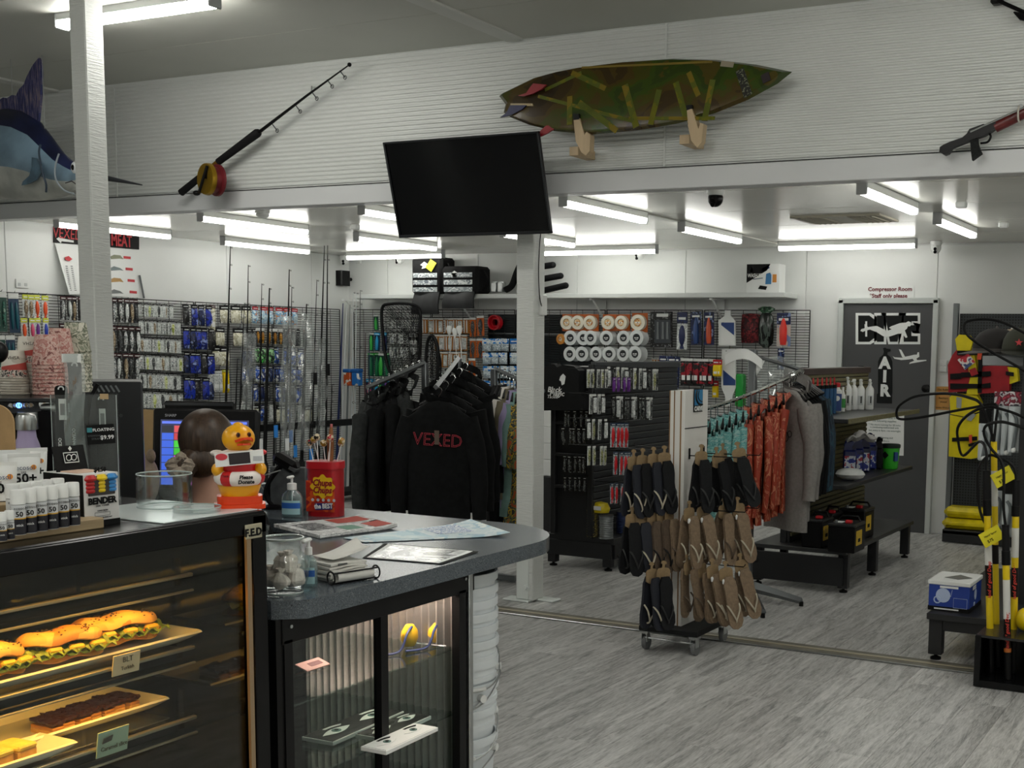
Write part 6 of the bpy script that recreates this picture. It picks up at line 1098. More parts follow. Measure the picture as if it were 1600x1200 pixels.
cap_(1556, 556, 7.3, 'black cap with grey brim at the left end of the shelf', mat('cap_black', '#1d1a19', .85), mat('cap_brim_grey', '#54504d', .85), -1.0, 1.25); cap_(1580, 556, 7.5, 'tan and white mesh cap behind the star cap', mat('cap_tan', '#8f7f6a', .85), mat('cap_white', '#cfcdc8', .85), .3, 1.1); cap_(1592, 558, 7.16, 'olive cap with a red star at the frame edge', mat('cap_olive', '#34362a', .85), mat('cap_olive_brim', '#2a2b21', .85), .15, 1.0, True)
# clear packs of gear hanging below the shelf
GEAR = mat('clear_pvc', '#c3cacc', .15, nz=(20, .25), stretch=(1, 1, .2)); PKH = blotch('pink_header', ['#c03a50', '#7a2034', '#d9d4d6', '#3c3440'], 30, .4)
for i, (x, y, h, X_, l) in enumerate(((1540, 640, 80, 7.25, 'clear tube pack with black handle, outermost under the shelf'), (1564, 612, 100, 7.2, 'tall clear snorkel pack with pink header, left one'), (1577, 612, 100, 7.12, 'tall clear snorkel pack with pink header, middle one'), (1588, 612, 96, 7.05, 'tall clear snorkel pack with pink header, right one'), (1562, 745, 80, 7.2, 'lower clear pack behind the yellow poles, left one'), (1578, 750, 90, 7.1, 'lower clear pack behind the yellow poles, right one'))):
    q, q2 = P(x, y, Y=X_), P(x, y+h, Y=X_); H = q.z-q2.z; o = thing('gear_pack', l, 'packet', tuple(q), .2, 'clear gear packs under the grey shelf')
    part('header', MB().box((0, 0, -.04), (.07, .008, .08), b=.002), PKH if i in (1, 2, 3) else WEB, o); part('pack_body', MB().box((0, .005, -.08-(H-.08)/2), (.068, .02, H-.08), b=.008), GEAR, o); part('snorkel', MB().tube(smooth_pts([(-.012, -.01, -.12), (.01, -.014, -H*.5), (-.005, -.012, -H*.93)]), .01, 6), mat('snorkel_grey', '#6f7678', .3), o); part('valve', MB().ell((.0, -.014, -H*.95), .016, 0, 8, 6), WPLAST, o); part('hook', MB().tube([(0, 0, -.005), (0, .05, 0), (.16, .18, .0)] if i < 4 else [(0, 0, -.005), (0, .05, 0), (.2, .18, 0)], .003, 5), WIRE, o)

# yellow hand spears standing in a black holder
hx, hy = -1.26, 6.1; t = thing('spear_holder', 'black open sided spear holder on the floor at the right edge', 'holder', (hx+.3, hy+.2, 0)); HB = mat('holder_black', '#101112', .25)
mb = MB()
for x in (hx, hx+.6):
    for y in (hy, hy+.4): obj('corner_post', MB().box((x+.012 if x == hx else x-.012, y+.012 if y == hy else y-.012, .135), (.03, .03, .26), b=.002), HB, t)
obj('bottom_tray', MB().box((hx+.3, hy+.2, .02), (.6, .4, .035), b=.003), HB, t); obj('top_plate', MB().box((hx+.3, hy+.2, .262), (.6, .4, .014), b=.002), mat('holder_top', '#232425', .2), t)
obj('side_panel', MB().box((hx+.004, hy+.2, .14), (.006, .36, .23)), HB, t); obj('back_panel', MB().box((hx+.3, hy+.396, .14), (.54, .006, .23)), HB, t)
POLY = mat('pole_yellow', '#e5c70d', .35); STK = mat('pole_sticker', '#d9d9d4', .5); BANDM = mat('pole_band_black', '#17120f', .4); REDS = mat('script_red', '#c2301f', .5); TAGY = mat('tag_yellow2', '#e2d61c', .6)
def spear(xb, yb, xt, yt, Y, seg, lbl, loop, tagp=None):
    """pole from pixel bottom to top; seg: [(y0, y1, material, radius)] down the picture"""
    b, u = P(xb, yb, Y=Y), P(xt, yt, Y=Y); o = thing('hand_spear', lbl, 'spear', (b.x, b.y, .04), 0, 'yellow hand spears'); at = lambda y: b.lerp(u, (yb-y)/(yb-yt)); ft = at(yb); k = (ft.z-.04)/(u.z-b.z); foot = b-(u-b)*k
    obj('shaft', MB().cyl(foot, b, .016, n=10), BLACK, o)
    for y0, y1, m, r, nm in seg: obj(nm, MB().cyl(at(y1), at(y0), r, n=12), m, o)
    lp = smooth_pts([P(x, y, Y=Y-.02+dy) for x, y, dy in loop], 6); obj('rubber_loop', MB().tube(lp, .0075, 6), mat('loop_rubber', '#0c0c0d', .5), o)
    if tagp: p, rot = tagp; q = P(*p, Y=Y-.05); d = RIGHT*cos(rot)-UP*sin(rot); e = RIGHT*sin(rot)+UP*cos(rot); g = obj('price_tag', MB().add([q+d*a*.055+e*b_*.038-FWD*f for f in (0, .003) for a, b_ in ((-1, -1), (1, -1), (1, 1), (-1, 1))], [(3, 2, 1, 0), (4, 5, 6, 7), (0, 1, 5, 4), (1, 2, 6, 5), (2, 3, 7, 6), (3, 0, 4, 7)]), TAGY, o); txt('Hand Spear', .015, INK, g, q-FWD*.005+e*.012, d, e, ext=.0003); txt('$75', .022, INK, g, q-FWD*.005-e*.016-d*.015, d, e, ext=.0003)
    return o
def script(o, x, y, Y, s=.05): txt('land of good Deep', s*.5, REDS, o, P(x, y, Y=Y-.024), UP, -RIGHT, shear=.2, bold=.0006)
Ya = 6.28
o = spear(1547, 985, 1541, 735, Ya, [(735, 780, WEB, .019, 'rubber_grip'), (780, 805, BLACK, .022, 'collar'), (805, 985, POLY, .018, 'yellow_tube'), (845, 882, STK, .0184, 'sticker'), (882, 930, BANDM, .0186, 'script_band')], 'yellow hand spear with tag, frontmost left in the holder', [(1541, 735, 0), (1541, 705, .02), (1530, 690, .1), (1505, 712, .12), (1497, 688, .1), (1497, 667, .06), (1513, 648, .02), (1540, 636, .0), (1567, 640, 0), (1600, 653, 0), (1630, 680, 0)], ((1549, 838), -.5)); script(o, 1546, 906, Ya)
o = spear(1557, 978, 1553, 690, Ya+.12, [(690, 978, POLY, .016, 'yellow_tube'), (735, 790, STK, .0164, 'sticker'), (850, 880, BANDM, .0165, 'script_band')], 'yellow hand spear standing just behind the front one', [(1553, 690, 0), (1556, 660, 0), (1556, 632, 0), (1520, 637, .02), (1487, 643, .04), (1440, 652, .06), (1408, 655, .08), (1401, 648, .08), (1405, 634, .06), (1425, 621, .04), (1450, 616, .02), (1481, 615, 0), (1513, 621, 0), (1535, 635, 0), (1553, 690, .01)], ((1567, 745), -.5))
o = spear(1575, 1060, 1571, 820, Ya-.1, [(820, 860, WEB, .019, 'rubber_grip'), (860, 882, BLACK, .022, 'collar'), (882, 905, POLY, .0182, 'yellow_tube'), (905, 966, STK, .0184, 'sticker'), (966, 1012, BANDM, .0184, 'script_band'), (1012, 1018, mat('orange_ring', '#d0752b', .4), .019, 'orange_ring'), (1018, 1060, BLACK, .018, 'lower_shaft')], 'short hand spear with white sticker and orange ring in front', [(1571, 820, 0), (1568, 790, 0), (1567, 728, .02), (1548, 700, .03), (1538, 680, .02), (1540, 666, 0), (1555, 660, 0), (1575, 661, 0), (1610, 676, 0), (1640, 720, 0)]); script(o, 1574, 985, Ya-.1)
o = spear(1584, 988, 1588, 750, Ya+.04, [(750, 790, WEB, .019, 'rubber_grip'), (790, 806, BLACK, .022, 'collar'), (806, 988, POLY, .018, 'yellow_tube'), (824, 870, STK, .0184, 'sticker'), (886, 932, BANDM, .0186, 'script_band')], 'yellow hand spear at the right of the holder', [(1588, 750, 0), (1583, 728, 0), (1560, 715, .02), (1545, 712, .03), (1530, 730, .03), (1528, 760, .03), (1532, 800, .02), (1546, 830, .0)]); script(o, 1585, 908, Ya+.04)
lp = smooth_pts([P(x, y, Y=6.5) for x, y in ((1640, 610), (1600, 579), (1553, 552), (1516, 528), (1507, 512), (1513, 502), (1540, 499), (1567, 504), (1600, 520), (1640, 545))], 6); p0 = lp[0]
t = thing('spare_spear', 'hand spear mostly outside the frame whose black loop crosses the caps', 'spear', (p0.x, 6.4, .04), 0, 'yellow hand spears'); obj('rubber_loop', MB().tube(lp, .0075, 6), mat('loop_rubber', '#0c0c0d', .5), t); obj('yellow_tube', MB().cyl((p0.x+.16, 6.36, .04), (p0.x+.1, 6.46, 1.4), .016), POLY, t); obj('rubber_grip', MB().tube([(p0.x+.1, 6.46, 1.4), p0, lp[-1]], .008, 6), WEB, t)
q = P(1598, 845, Y=6.4); solo('yellow_float', 'yellow float gun part at the right frame edge', 'float', MB().ell((q.x+.05, 6.3, .33), (.05, .05, .06), 0, 12, 8), POLY)
# ------------------------------------------------------------------ counter with rounded end, display case below
LAM = blotch('speckled_laminate', ['#4b5258', '#5b636a', '#3d444b', '#6b7379', '#2f353b'], 170, .22, rnd=False); CB = mat('carcass_black', '#121213', .45)
CT, CX1, CY0, CY1, RR = 1.0, -2.235, 2.37, 3.885, .36
ol = [(-3.05, CY0), (CX1-.07, CY0), (CX1, CY0+.06), (CX1-.0, CY1-RR)] + [(CX1-RR+RR*cos(a), CY1-RR+RR*sin(a)) for a in [pi/2*i/12 for i in range(1, 13)]] + [(-4.25, CY1), (-4.25, 4.4), (-4.95, 4.4), (-4.95, 3.5), (-3.05, 3.5)]
t = thing('counter', 'speckled grey counter with a rounded end and black glass display case below', 'counter', (-2.6, 3.1, 0))
obj('worktop', MB().prism(ol, (0, 0, CT-.05), XX, YY, .05), LAM, t, sharp=25)
obj('carcass', MB().box((-3.02, 2.82, .475), (.06, .9, .95)).box((-2.66, 2.385, .475), (.74, .03, .95)).box((-4.0, 3.8, .475), (1.8, .04, .95)).box((-2.66, 3.235, .475), (.74, .02, .95)), CB, t)
DXF = -2.3
case = MB().box((DXF, 2.82, .915), (.03, .86, .07), b=.002).box((DXF, 2.82, .07), (.03, .86, .14), b=.002).box((DXF, 2.41, .49), (.03, .03, .8)).box((DXF, 2.80, .49), (.028, .032, .8)).box((DXF, 3.185, .49), (.03, .035, .8))
obj('case_frame', case, CB, t); obj('silver_edge', MB().box((DXF+.004, 3.226, .48), (.03, .022, .94), b=.002), STEEL, t)
CG = glass('case_glass', '#eef4f2', .02, .14)
obj('sliding_glass', MB().box((DXF-.005, 2.605, .51), (.004, .37, .76)), CG, t); obj('sliding_glass', MB().box((DXF-.012, 2.99, .51), (.004, .37, .76)), CG, t)
for z in (.69, .475, .27): obj('glass_shelf', MB().box((-2.63, 2.81, z), (.6, .8, .006)), glass('shelf_glass', '#dfece8', .1, .5), t)
mb = MB(); n = 110; vs = []
for i in range(n+1):
    for z in (.14, .94): vs.append((-2.96+.66*i/n, 3.205+.008*sin(i*2*pi/5), z))
mb.add(vs, [(2*i, 2*i+1, 2*i+3, 2*i+2) for i in range(n)]); obj('corrugated_back', mb, mat('galvanised_iron', '#8d8a87', .4, .5, nz=(3, .15)), t)
obj('case_floor', MB().box((-2.64, 2.81, .12), (.64, .8, .02)), CB, t)
obj('light_strip', MB().box((-2.52, 3.1, .94), (.36, .03, .008)), mat('warm_strip', '#ffffff', .4, emit='#ffd9c8', est=75), t); obj('light_strip', MB().box((-2.84, 2.95, .94), (.02, .36, .008)), mat('added_dim_strip', '#ffffff', .4, emit='#ffe6d6', est=30), t)  # second, dimmer strip is added to brighten the case
ls = MB()
for i in range(20): ls.box((-2.88+.0*i, 2.45+.012*i, .70+.0035*i), (.004, .006, .005))
obj('led_reflection', ls, mat('led_reflection_white', '#ffffff', .4, emit='#fff4e6', est=6), t); obj('reflection_backing', MB().tube([(-2.885, 2.44, .698), (-2.885, 2.69, .77)], .004, 4), CB, t)  # glowing dots on a backing stand in for the light strip's reflection
for y in (2.42, 3.2): obj('screw', MB().cyl((DXF+.014, y, .925), (DXF+.018, y, .925), .005, n=8), STEEL, t)
# what lies in the case
q = P(478, 1000, X=-2.85); t = thing('router', 'small white router box with green lights in the case', 'router', (-2.8, 2.52, .693)); part('case', MB().box((0, 0, .03), (.1, .16, .035), b=.005), mat('router_beige', '#8f867c', .5), t); part('light', MB().box((.051, .02, .032), (.002, .006, .006)).box((.051, .05, .032), (.002, .02, .01)), mat('router_led', '#9fd07a', .4, emit='#b8f08a', est=2), t)
FLY = mat('float_yellow', '#e3b80c', .45); CORD = mat('cord_blue', '#1c3470', .6)
for k, (x, y) in enumerate(((640, 1004), (682, 997))):
    q = P(x, y, X=-2.46 if k == 0 else -2.42); q.z = .735; t = thing('float_strap', 'yellow foam float on blue cord in the case, %s one' % ['left', 'right'][k], 'float', (q.x, q.y, .693), 0, 'yellow floats on glass shelf')
    part('foam', MB().lathe([(0, .002), (.02, .006), (.032, .03), (.03, .055), (.015, .075), (0, .078)], 14, 0, sx=.8), FLY, t); part('cord', MB().tube(smooth_pts([(.01, 0, .07), (.03, -.05, .06), (.03, -.09, .01), (0, -.16, .008)]), .004, 5), CORD, t); part('spectacle_arm', MB().tube([(.028, 0, .02), (.07, .05, .004), (.1, .06, .004)], .003, 5), CHROME, t)
t = thing('price_ticket', 'pink price ticket on the upper glass shelf of the case', 'ticket', (-2.56, 2.8, .694)); part('card', MB().box((0, 0, .006), (.05, .1, .004), R=Matrix.Rotation(.3, 3, 'Y')), mat('ticket_pink', '#d8a9a0', .6), t); part('print', MB().box((0, .01, .0085), (.02, .05, .001), R=Matrix.Rotation(.3, 3, 'Y')), DR, t)
EYG = mat('iris_green', '#5d8079', .4)
def eye_board(cx, cy, L, Wd, rz, m, edge, lbl, z, line):
    t = thing('eye_sticker_board', lbl, 'sticker', (cx, cy, z), rz, 'eye sticker boards'); part('board', MB().box((0, 0, .006), (Wd, L, .012), b=.001), edge, t); part('face', MB().box((0, 0, .0125), (Wd-.008, L-.008, .002)), m, t)
    for s in (-1, 1):
        c = V((0, s*L*.25, .0145)); lens = [(c.x+.32*Wd*sin(pi*u)*(1 if k else -1)*.55, c.y+(u-.5)*L*.36) for k in (0, 1) for u in ([i/8 for i in range(9)] if k == 0 else [1-i/8 for i in range(9)])]
        e = part('eye_white', MB().prism(lens, (0, 0, .014), XX, YY, .001), PAPER, t); part('iris', MB().lathe([(.13*Wd, 0), (.13*Wd, .0012)], 16, 0, c+ZZ*.0008), EYG, e); part('pupil', MB().lathe([(.06*Wd, 0), (.06*Wd, .001)], 12, 0, c+ZZ*.0022), INK, e)
        for k in range(3): part('lash_line', MB().tube(arc(c+V((0, -s*.0, 0)), L*(.2+.02*k), pi*.75, pi*1.05, 8, XX*.5, YY), .0012, 4), line, t)
def eb(px, z, m, edge, lbl, line):
    a, b, c, d = [P(x, y, Z=z) for x, y in px]; L = (c-b).length; W = (b-a).length; e = (c-b).normalized(); m_ = (a+c)/2; eye_board(m_.x, m_.y, L, W, atan2(-e.x, e.y), m, edge, lbl, z, line)
eb([(472, 1157), (520, 1166), (631, 1117), (583, 1108)], .482, INK, PAPER, 'large black sticker board with two eyes in the case', PAPER); eb([(555, 1153), (596, 1160), (674, 1124), (637, 1117)], .495, INK, PAPER, 'smaller black sticker board with two eyes in the case', PAPER); eb([(563, 1173), (604, 1180), (685, 1142), (642, 1136)], .508, PAPER, PAPER, 'white sticker board with two eyes at the front of the case', INK)
t = thing('round_eye_sticker', 'black round sticker with two white eyes on the lowest shelf', 'sticker', (-2.48, 2.62, .274)); part('disc', MB().lathe([(.075, 0), (.075, .008)], 8), INK, t)
for s in (-1, 1): e = part('eye_white', MB().lathe([(.026, .008), (.026, .01)], 14, 0, (.03*s, 0, 0), sx=.7), PAPER, t); part('iris', MB().lathe([(.012, .01), (.012, .011)], 12, 0, (.03*s, 0, 0)), EYG, e)
t = thing('orange_float', 'dark yellow float ring on the lowest glass shelf', 'float', (-2.42, 2.95, .274)); part('ring', MB().tube(arc((0, 0, .03), .045, 0, 2*pi, 16)[:-1], .014, 8, closed=True), FLY, t)

# white buckets nested in a stack beyond the case
BUCK = mat('bucket_white', '#dfe5e8', .35); b0 = None
for i, z in enumerate((0, .1, .19, .27, .34, .39, .435, .48, .525, .57)):
    lb = 'white plastic bucket, %s from the floor in the stack' % ['first', 'second', 'third', 'fourth', 'fifth', 'sixth', 'seventh', 'eighth', 'ninth', 'topmost'][i]
    if b0 is None:
        b0 = thing('bucket', lb, 'bucket', (-2.5, 3.43, 0), .2, 'stacked white buckets')
        part('shell', MB().lathe([(.118, 0), (.122, .006), (.14, .255), (.147, .257), (.147, .275), (.142, .277), (.143, .3), (.152, .302), (.153, .325), (.151, .33), (.143, .33), (.138, .25), (.117, .012), (0, .012)], 36), BUCK, b0)
        h = part('handle', MB().tube(smooth_pts([(-.15, 0, .285), (-.155, -.03, .26), (-.1, -.125, .19), (0, -.165, .165), (.1, -.125, .19), (.155, -.03, .26), (.15, 0, .285)]), .0028, 5), STEEL, b0); part('grip', MB().tube([(-.035, -.158, .17), (.035, -.158, .17)], .008, 8), WPLAST, h)
        for s in (-1, 1): part('handle_boss', MB().cyl((s*.142, 0, .285), (s*.162, 0, .285), .014, n=10), WPLAST, b0)
    else: dup(b0, (-2.5+random.uniform(-.004, .004), 3.43+random.uniform(-.004, .004), z), [.2, .9, -.3, .6, 1.1, 1.6, 2.6, 3.1, 3.9, 2.8][i], lb)
    if i > 4:
        for ch in list(bpy.data.objects):
            if ch.parent and ch.parent.name == 'bucket.%03d' % i and ch.name.startswith('handle'):
                for g in list(ch.children): bpy.data.objects.remove(g)
                bpy.data.objects.remove(ch)

# ------------------------------------------------------------------ cake cabinet
KX, KY0, KY1, KT = -2.25, .9, 2.3, 1.25; KXB = -2.93
t = cab = thing('cake_cabinet', 'black glass fronted cake cabinet with warm lit shelves', 'cabinet', ((KX+KXB)/2, 1.6, 0))
GBK = mat('gloss_black_trim', '#0e0e0f', .2)
obj('top_panel', MB().box(((KX+KXB)/2, (KY0+KY1)/2, KT-.018), (KX-KXB, KY1-KY0, .036), b=.003), GBK, t)
obj('front_frame', MB().box((KX-.012, (KY0+KY1)/2, KT-.03), (.03, KY1-KY0+.002, .05), b=.002).box((KX-.012, KY1-.022, .63), (.03, .045, 1.22), b=.002).box((KX-.012, (KY0+KY1)/2, .42), (.03, KY1-KY0, .08), b=.002).box((KX-.012, KY0+.02, .63), (.03, .04, 1.2)), GBK, t)
obj('far_side', MB().box(((KX+KXB)/2, KY1-.008, .63), (KX-KXB, .016, 1.2)), GBK, t); obj('near_side', MB().box(((KX+KXB)/2, KY0+.008, .63), (KX-KXB, .016, 1.2)), GBK, t)
obj('mirror_lining', MB().box(((KX+KXB)/2-.02, KY1-.02, .83), (KX-KXB-.08, .004, .76)), mat('tinted_mirror', '#55564f', .05, 1), t)
obj('gold_edge', MB().box((KX-.002, KY1-.058, .8), (.008, .014, .78)), mat('champagne_trim', '#a58f72', .35, .7), t)
obj('base', MB().box(((KX+KXB)/2, (KY0+KY1)/2, .2), (KX-KXB-.02, KY1-KY0-.02, .4)), CB, t)
obj('back_frame', MB().box((KXB+.02, (KY0+KY1)/2, .83), (.02, .03, .8)).box((KXB+.02, KY1-.35, .83), (.02, .02, .8)), mat('back_frame_grey', '#4a4743', .5), t)
obj('back_glass', MB().box((KXB+.015, (KY0+KY1)/2, .82), (.005, KY1-KY0-.06, .8)), glass('smoked_glass', '#6f6a62', .06, .4), t)
obj('front_glass', MB().box((KX-.016, (KY0+KY1)/2-.01, .83), (.005, KY1-KY0-.11, .8)), glass('cabinet_front_glass', '#f2f4ee', .015, .12), t)
obj('badge', MB().box((KX+.005, 2.255, 1.203), (.004, .055, .036), b=.001), mat('badge_cream', '#b7b29a', .4, .4), t); txt('F.E.D.', .026, INK, t, (KX+.008, 2.255, 1.2), YY, ZZ, bold=.001)
SHG = glass('cab_shelf_glass', '#eef0ea', .06, .4); TRAY = mat('shelf_rail_steel', '#a9a69c', .3, .8); WARM = mat('warm_tube', '#ffffff', .4, emit='#ffbc55', est=23)
KS = (1.09, .905, .725)
for i, z in enumerate(KS):
    obj('glass_shelf', MB().box((-2.64, 1.555, z), (.48, 1.29, .006)), SHG, t); obj('shelf_rail', MB().box((-2.4, 1.555, z-.001), (.014, 1.29, .009), b=.002).box((-2.4, 1.555, z-.04), (.018, 1.29, .006), b=.002), TRAY, t); obj('lower_rail', MB().box((-2.404, 1.555, z-.032), (.016, 1.29, .014), b=.003), GBK, t); obj('rail_fascia', MB().box((-2.408, 1.53, z-.02), (.008, 1.24, .03)), CB, t)
    obj('light_tube', MB().box((-2.432, 1.53, z-.03), (.016, 1.2, .008)), WARM, t); obj('light_housing', MB().box((-2.43, 1.53, z-.014), (.036, 1.22, .018)), CB, t)
obj('light_tube', MB().box((-2.31, 1.53, 1.2), (.012, 1.2, .006)), WARM, t)
obj('cab_floor', MB().box((-2.6, 1.6, .48), (.6, 1.3, .02)), mat('cabinet_floor', '#2d2c2a', .3), t)
# plates and food
PORC = mat('porcelain', '#eceae2', .25)
def plate_(cx, cy, z, L, Wd, lbl):
    o = thing('serving_plate', lbl, 'plate', (cx, cy, z), 0, 'rectangular plates'); part('dish', MB().surf(lambda u, v: ((u-.5)*Wd, (v-.5)*L, .006+.018*max(0, max(abs(u-.5), abs(v-.5))*2-.82)/.18), 20, 20, th=-.006), PORC, o); return o
plate_(-2.51, 1.93, KS[1]+.004, .62, .2, 'long white plate under the filled rolls'); plate_(-2.61, 1.98, KS[2]+.004, .46, .22, 'white plate under the chocolate caramel slices'); plate_(-2.465, 1.68, KS[2]+.005, .36, .13, 'white plate under the yellow slices at the left edge')
BUN = blotch('seeded_bun', ['#c08238', '#d09a4c', '#dbaa5c', '#b57a34'], 9, .55); LETT = mat('lettuce', '#7f9438', .5, nz=(30, .3)); TOMA = mat('tomato', '#c8502a', .35); EGG = mat('egg_yellow', '#e0b93c', .5); BACN = mat('bacon', '#a4532e', .5, nz=(25, .3)); SEED = mat('poppy_seed', '#3a2a1c', .7)
def roll(cx, cy, z, L, rz, lbl):
    o = thing('filled_roll', lbl, 'sandwich', (cx, cy, z), rz, 'filled rolls on the plate'); rd = random.Random(int(cy*100))
    f = lambda a: .04*(max(0, 1-(2*a-1)**4))**.5
    def half(z0, up, nm):
        mb = MB().surf(lambda u, v: ((.2+f(v))*0+f(v)*1.0*cos(2*pi*u), (v-.5)*L, z0+up*.5*f(v)*sin(2*pi*u)*(1.25 if sin(2*pi*u)*up > 0 else .35)+.004*sin(13*v)), 16, 18, cu=True); return part(nm, mb, BUN, o)
    half(.022, .8, 'bottom_bun'); tb = half(.062, 1.05, 'top_bun')
    sd = MB()
    for _ in range(70): v = rd.uniform(.08, .92); a = rd.uniform(.1, .4); R_ = f(v); sd.ell((R_*cos(2*pi*a), (v-.5)*L, .062+1.05*.5*R_*sin(2*pi*a)*1.25+.001), (.0022, .0028, .0015), 0, 5, 3)
    stuff(part('seeds', sd, SEED, tb))
    for k in range(5): y = (-.4+.2*k)*L*.95; part('tomato_slice', MB().lathe([(.02, 0), (.024, .003), (.02, .006)], 12, 0, (.022, y, .038)), TOMA, o)
    for k in range(6): y = (-.42+.165*k)*L*.95; part('lettuce_leaf', MB().surf(lambda u, v: (.0+.055*u, y+(v-.5)*.06, .052+.008*sin(9*u+7*v)-.012*u), 5, 5, th=.002), LETT, o)
    for k in range(3): y = (-.25+.25*k)*L; part('egg_piece', MB().box((.036, y+.02, .045), (.022, .035, .018), b=.005), EGG, o); part('bacon_strip', MB().tube(smooth_pts([(.03, y-.05, .034), (.045, y-.03, .04), (.04, y, .032)]), .007, 5, flat=.4), BACN, o)
roll(-2.48, 1.885, KS[1]+.012, .2, -.2, 'seeded roll with egg and tomato nearer the left on the plate'); roll(-2.505, 2.055, KS[1]+.012, .22, -.18, 'seeded roll with lettuce at the right end of the plate'); roll(-2.48, 1.71, KS[1]+.012, .15, -.1, 'seeded roll cut off by the left edge of the picture')
CHOC = mat('chocolate_top', '#3a2015', .35, bp=(60, .6)); CARA = mat('caramel_layer', '#b07a34', .5); BISC = mat('biscuit_base', '#c39a5b', .8, nz=(60, .15))
for i in range(7):
    y = 1.9+i*.038; x = -2.555-.008*(i % 2)-i*.003; o = thing('caramel_slice', 'chocolate topped caramel slice, %s along the plate' % ['first', 'second', 'third', 'fourth', 'fifth', 'sixth', 'last'][i], 'slice', (x, y, KS[2]+.012), random.uniform(-.08, .08), 'caramel slices on the plate')
    part('base', MB().box((0, 0, .009), (.085, .033, .016), b=.003), BISC, o); part('caramel', MB().box((0, 0, .02), (.083, .032, .008), b=.002), CARA, o); part('chocolate', MB().surf(lambda u, v: ((u-.5)*.086, (v-.5)*.034, .031+.003*sin(17*u+i)*sin(11*v+i)), 8, 4, th=-.007), CHOC, o)
LEMT = mat('lemon_icing', '#e6cf6a', .5, nz=(70, .1))
for i in range(4):
    o = thing('lemon_slice', 'pale yellow coconut slice at the left edge, %s one' % ['front', 'middle', 'third', 'back'][i], 'slice', (-2.465, 1.585+.056*i, KS[2]+.013), .1, 'yellow slices on the plate'); part('base', MB().box((0, 0, .014), (.075, .05, .026), b=.004), BISC, o); part('icing', MB().box((0, 0, .031), (.076, .051, .012), b=.004), LEMT, o)
def tent(y, z, w, h, m, lines, lbl):
    o = thing('food_label', lbl, 'label', (-2.385, y, z)); part('card', MB().box((0, 0, h/2), (.003, w, h), R=Matrix.Rotation(.15, 3, 'Y')), m, o)
    for k, (s, sz) in enumerate(lines): txt(s, sz, mat('pen_grey', '#4a4743', .7), o, (.0035+.004*(.6-.4*k), 0, h*(.72-.4*k)), YY, V((-.15, 0, 1)), local=True, shear=.15)
tent(1.985, KS[1]-.018, .075, .05, mat('label_cream', '#d9cdb8', .7), (('BLT', .018), ('Turkish', .012)), 'small cream label BLT on the middle shelf rail'); tent(1.94, KS[2]-.02, .085, .062, mat('label_mint', '#a9c4ba', .7), (('', .01), ('Caramel slice', .0135)), 'mint label Caramel slice on the lower shelf rail')
mb = MB().prism([(-.03, .035), (-.005, .038), (.0, .05), (-.025, .047)], (-2.377, 1.935, KS[2]-.02), YY, ZZ, .002); o = bpy.data.objects['food_label.001']; obj('brush_mark', mb, DGREY, o)

# ------------------------------------------------------------------ on top of the cake cabinet
solo('white_sheet', 'white laminated sheet lying on the cabinet top beside the duck', 'sheet', MB().add([(-2.265, 2.0, KT+.003), (-2.265, 2.29, KT+.003), (-2.6, 2.29, KT+.003), (-2.6, 2.0, KT+.003), (-2.265, 2.0, KT+.001), (-2.265, 2.29, KT+.001), (-2.6, 2.29, KT+.001), (-2.6, 2.0, KT+.001)], [(0, 1, 2, 3), (7, 6, 5, 4), (0, 4, 5, 1), (1, 5, 6, 2), (2, 6, 7, 3), (3, 7, 4, 0)]), mat('laminated_white', '#e6efee', .12))
q = P(267, 795, Z=KT); c = V((q.x-.02, q.y+.0, KT+.004)); t = thing('clear_cylinder', 'open clear acrylic cylinder standing on the cabinet top', 'container', tuple(c)); JG = glass('clear_acrylic', '#f8fbfb', .04, .5)
part('wall', MB().lathe([(.066, 0), (.066, .083), (.063, .083), (.063, .004)], 40, cap=False), JG, t); part('rim', MB().tube(arc((0, 0, .083), .0645, 0, 2*pi, 40)[:-1], .0018, 5, closed=True), mat('acrylic_edge', '#b9c6c4', .15), t); part('foot_rim', MB().tube(arc((0, 0, .002), .0645, 0, 2*pi, 40)[:-1], .0016, 5, closed=True), mat('acrylic_edge', '#b9c6c4', .15), t)
q = P(322, 803, Z=KT); t = thing('round_dish', 'flat clear round lid lying between the cylinder and the duck', 'dish', (q.x-.03, q.y, KT+.004)); part('disc', MB().lathe([(0, 0), (.055, 0), (.057, .012), (.054, .012), (.053, .003), (0, .003)], 36, cap=False), JG, t); part('rim', MB().tube(arc((0, 0, .012), .0555, 0, 2*pi, 40)[:-1], .0014, 5, closed=True), mat('acrylic_edge', '#b9c6c4', .15), t)
# duck collecting box
q = P(375, 793, Z=KT); t = thing('donation_duck', 'yellow plastic donation duck wearing a red and white lifebuoy', 'collection box', (q.x, q.y, KT), .82); DYE = mat('duck_yellow', '#eda80c', .3); DRD = mat('duck_red', '#c2141c', .3); DOR = mat('duck_orange', '#e0400c', .25); DWH = mat('duck_white', '#e9e2dc', .35)
part('feet', MB().prism(rrect(.122, .088, .025), (0, 0, 0), XX, YY, .012).prism(rrect(.108, .075, .022), (0, 0, .012), XX, YY, .02), DOR, t); part('lower_body', MB().lathe([(.043, .03), (.05, .05), (.053, .062)], 20, sy=.85), DYE, t)
rg = part('lifebuoy', MB().tube(arc((0, 0, .077), .043, 0, 2*pi, 32)[:-1], .0185, 12, closed=True), DWH, t)
for a in (-2.2-pi, -.35-pi, 1.2-pi, 2.7-pi): part('red_band', MB().tube(arc((0, 0, .077), .043, a-.22+pi, a+.22+pi, 8), .0195, 12), DRD, rg)
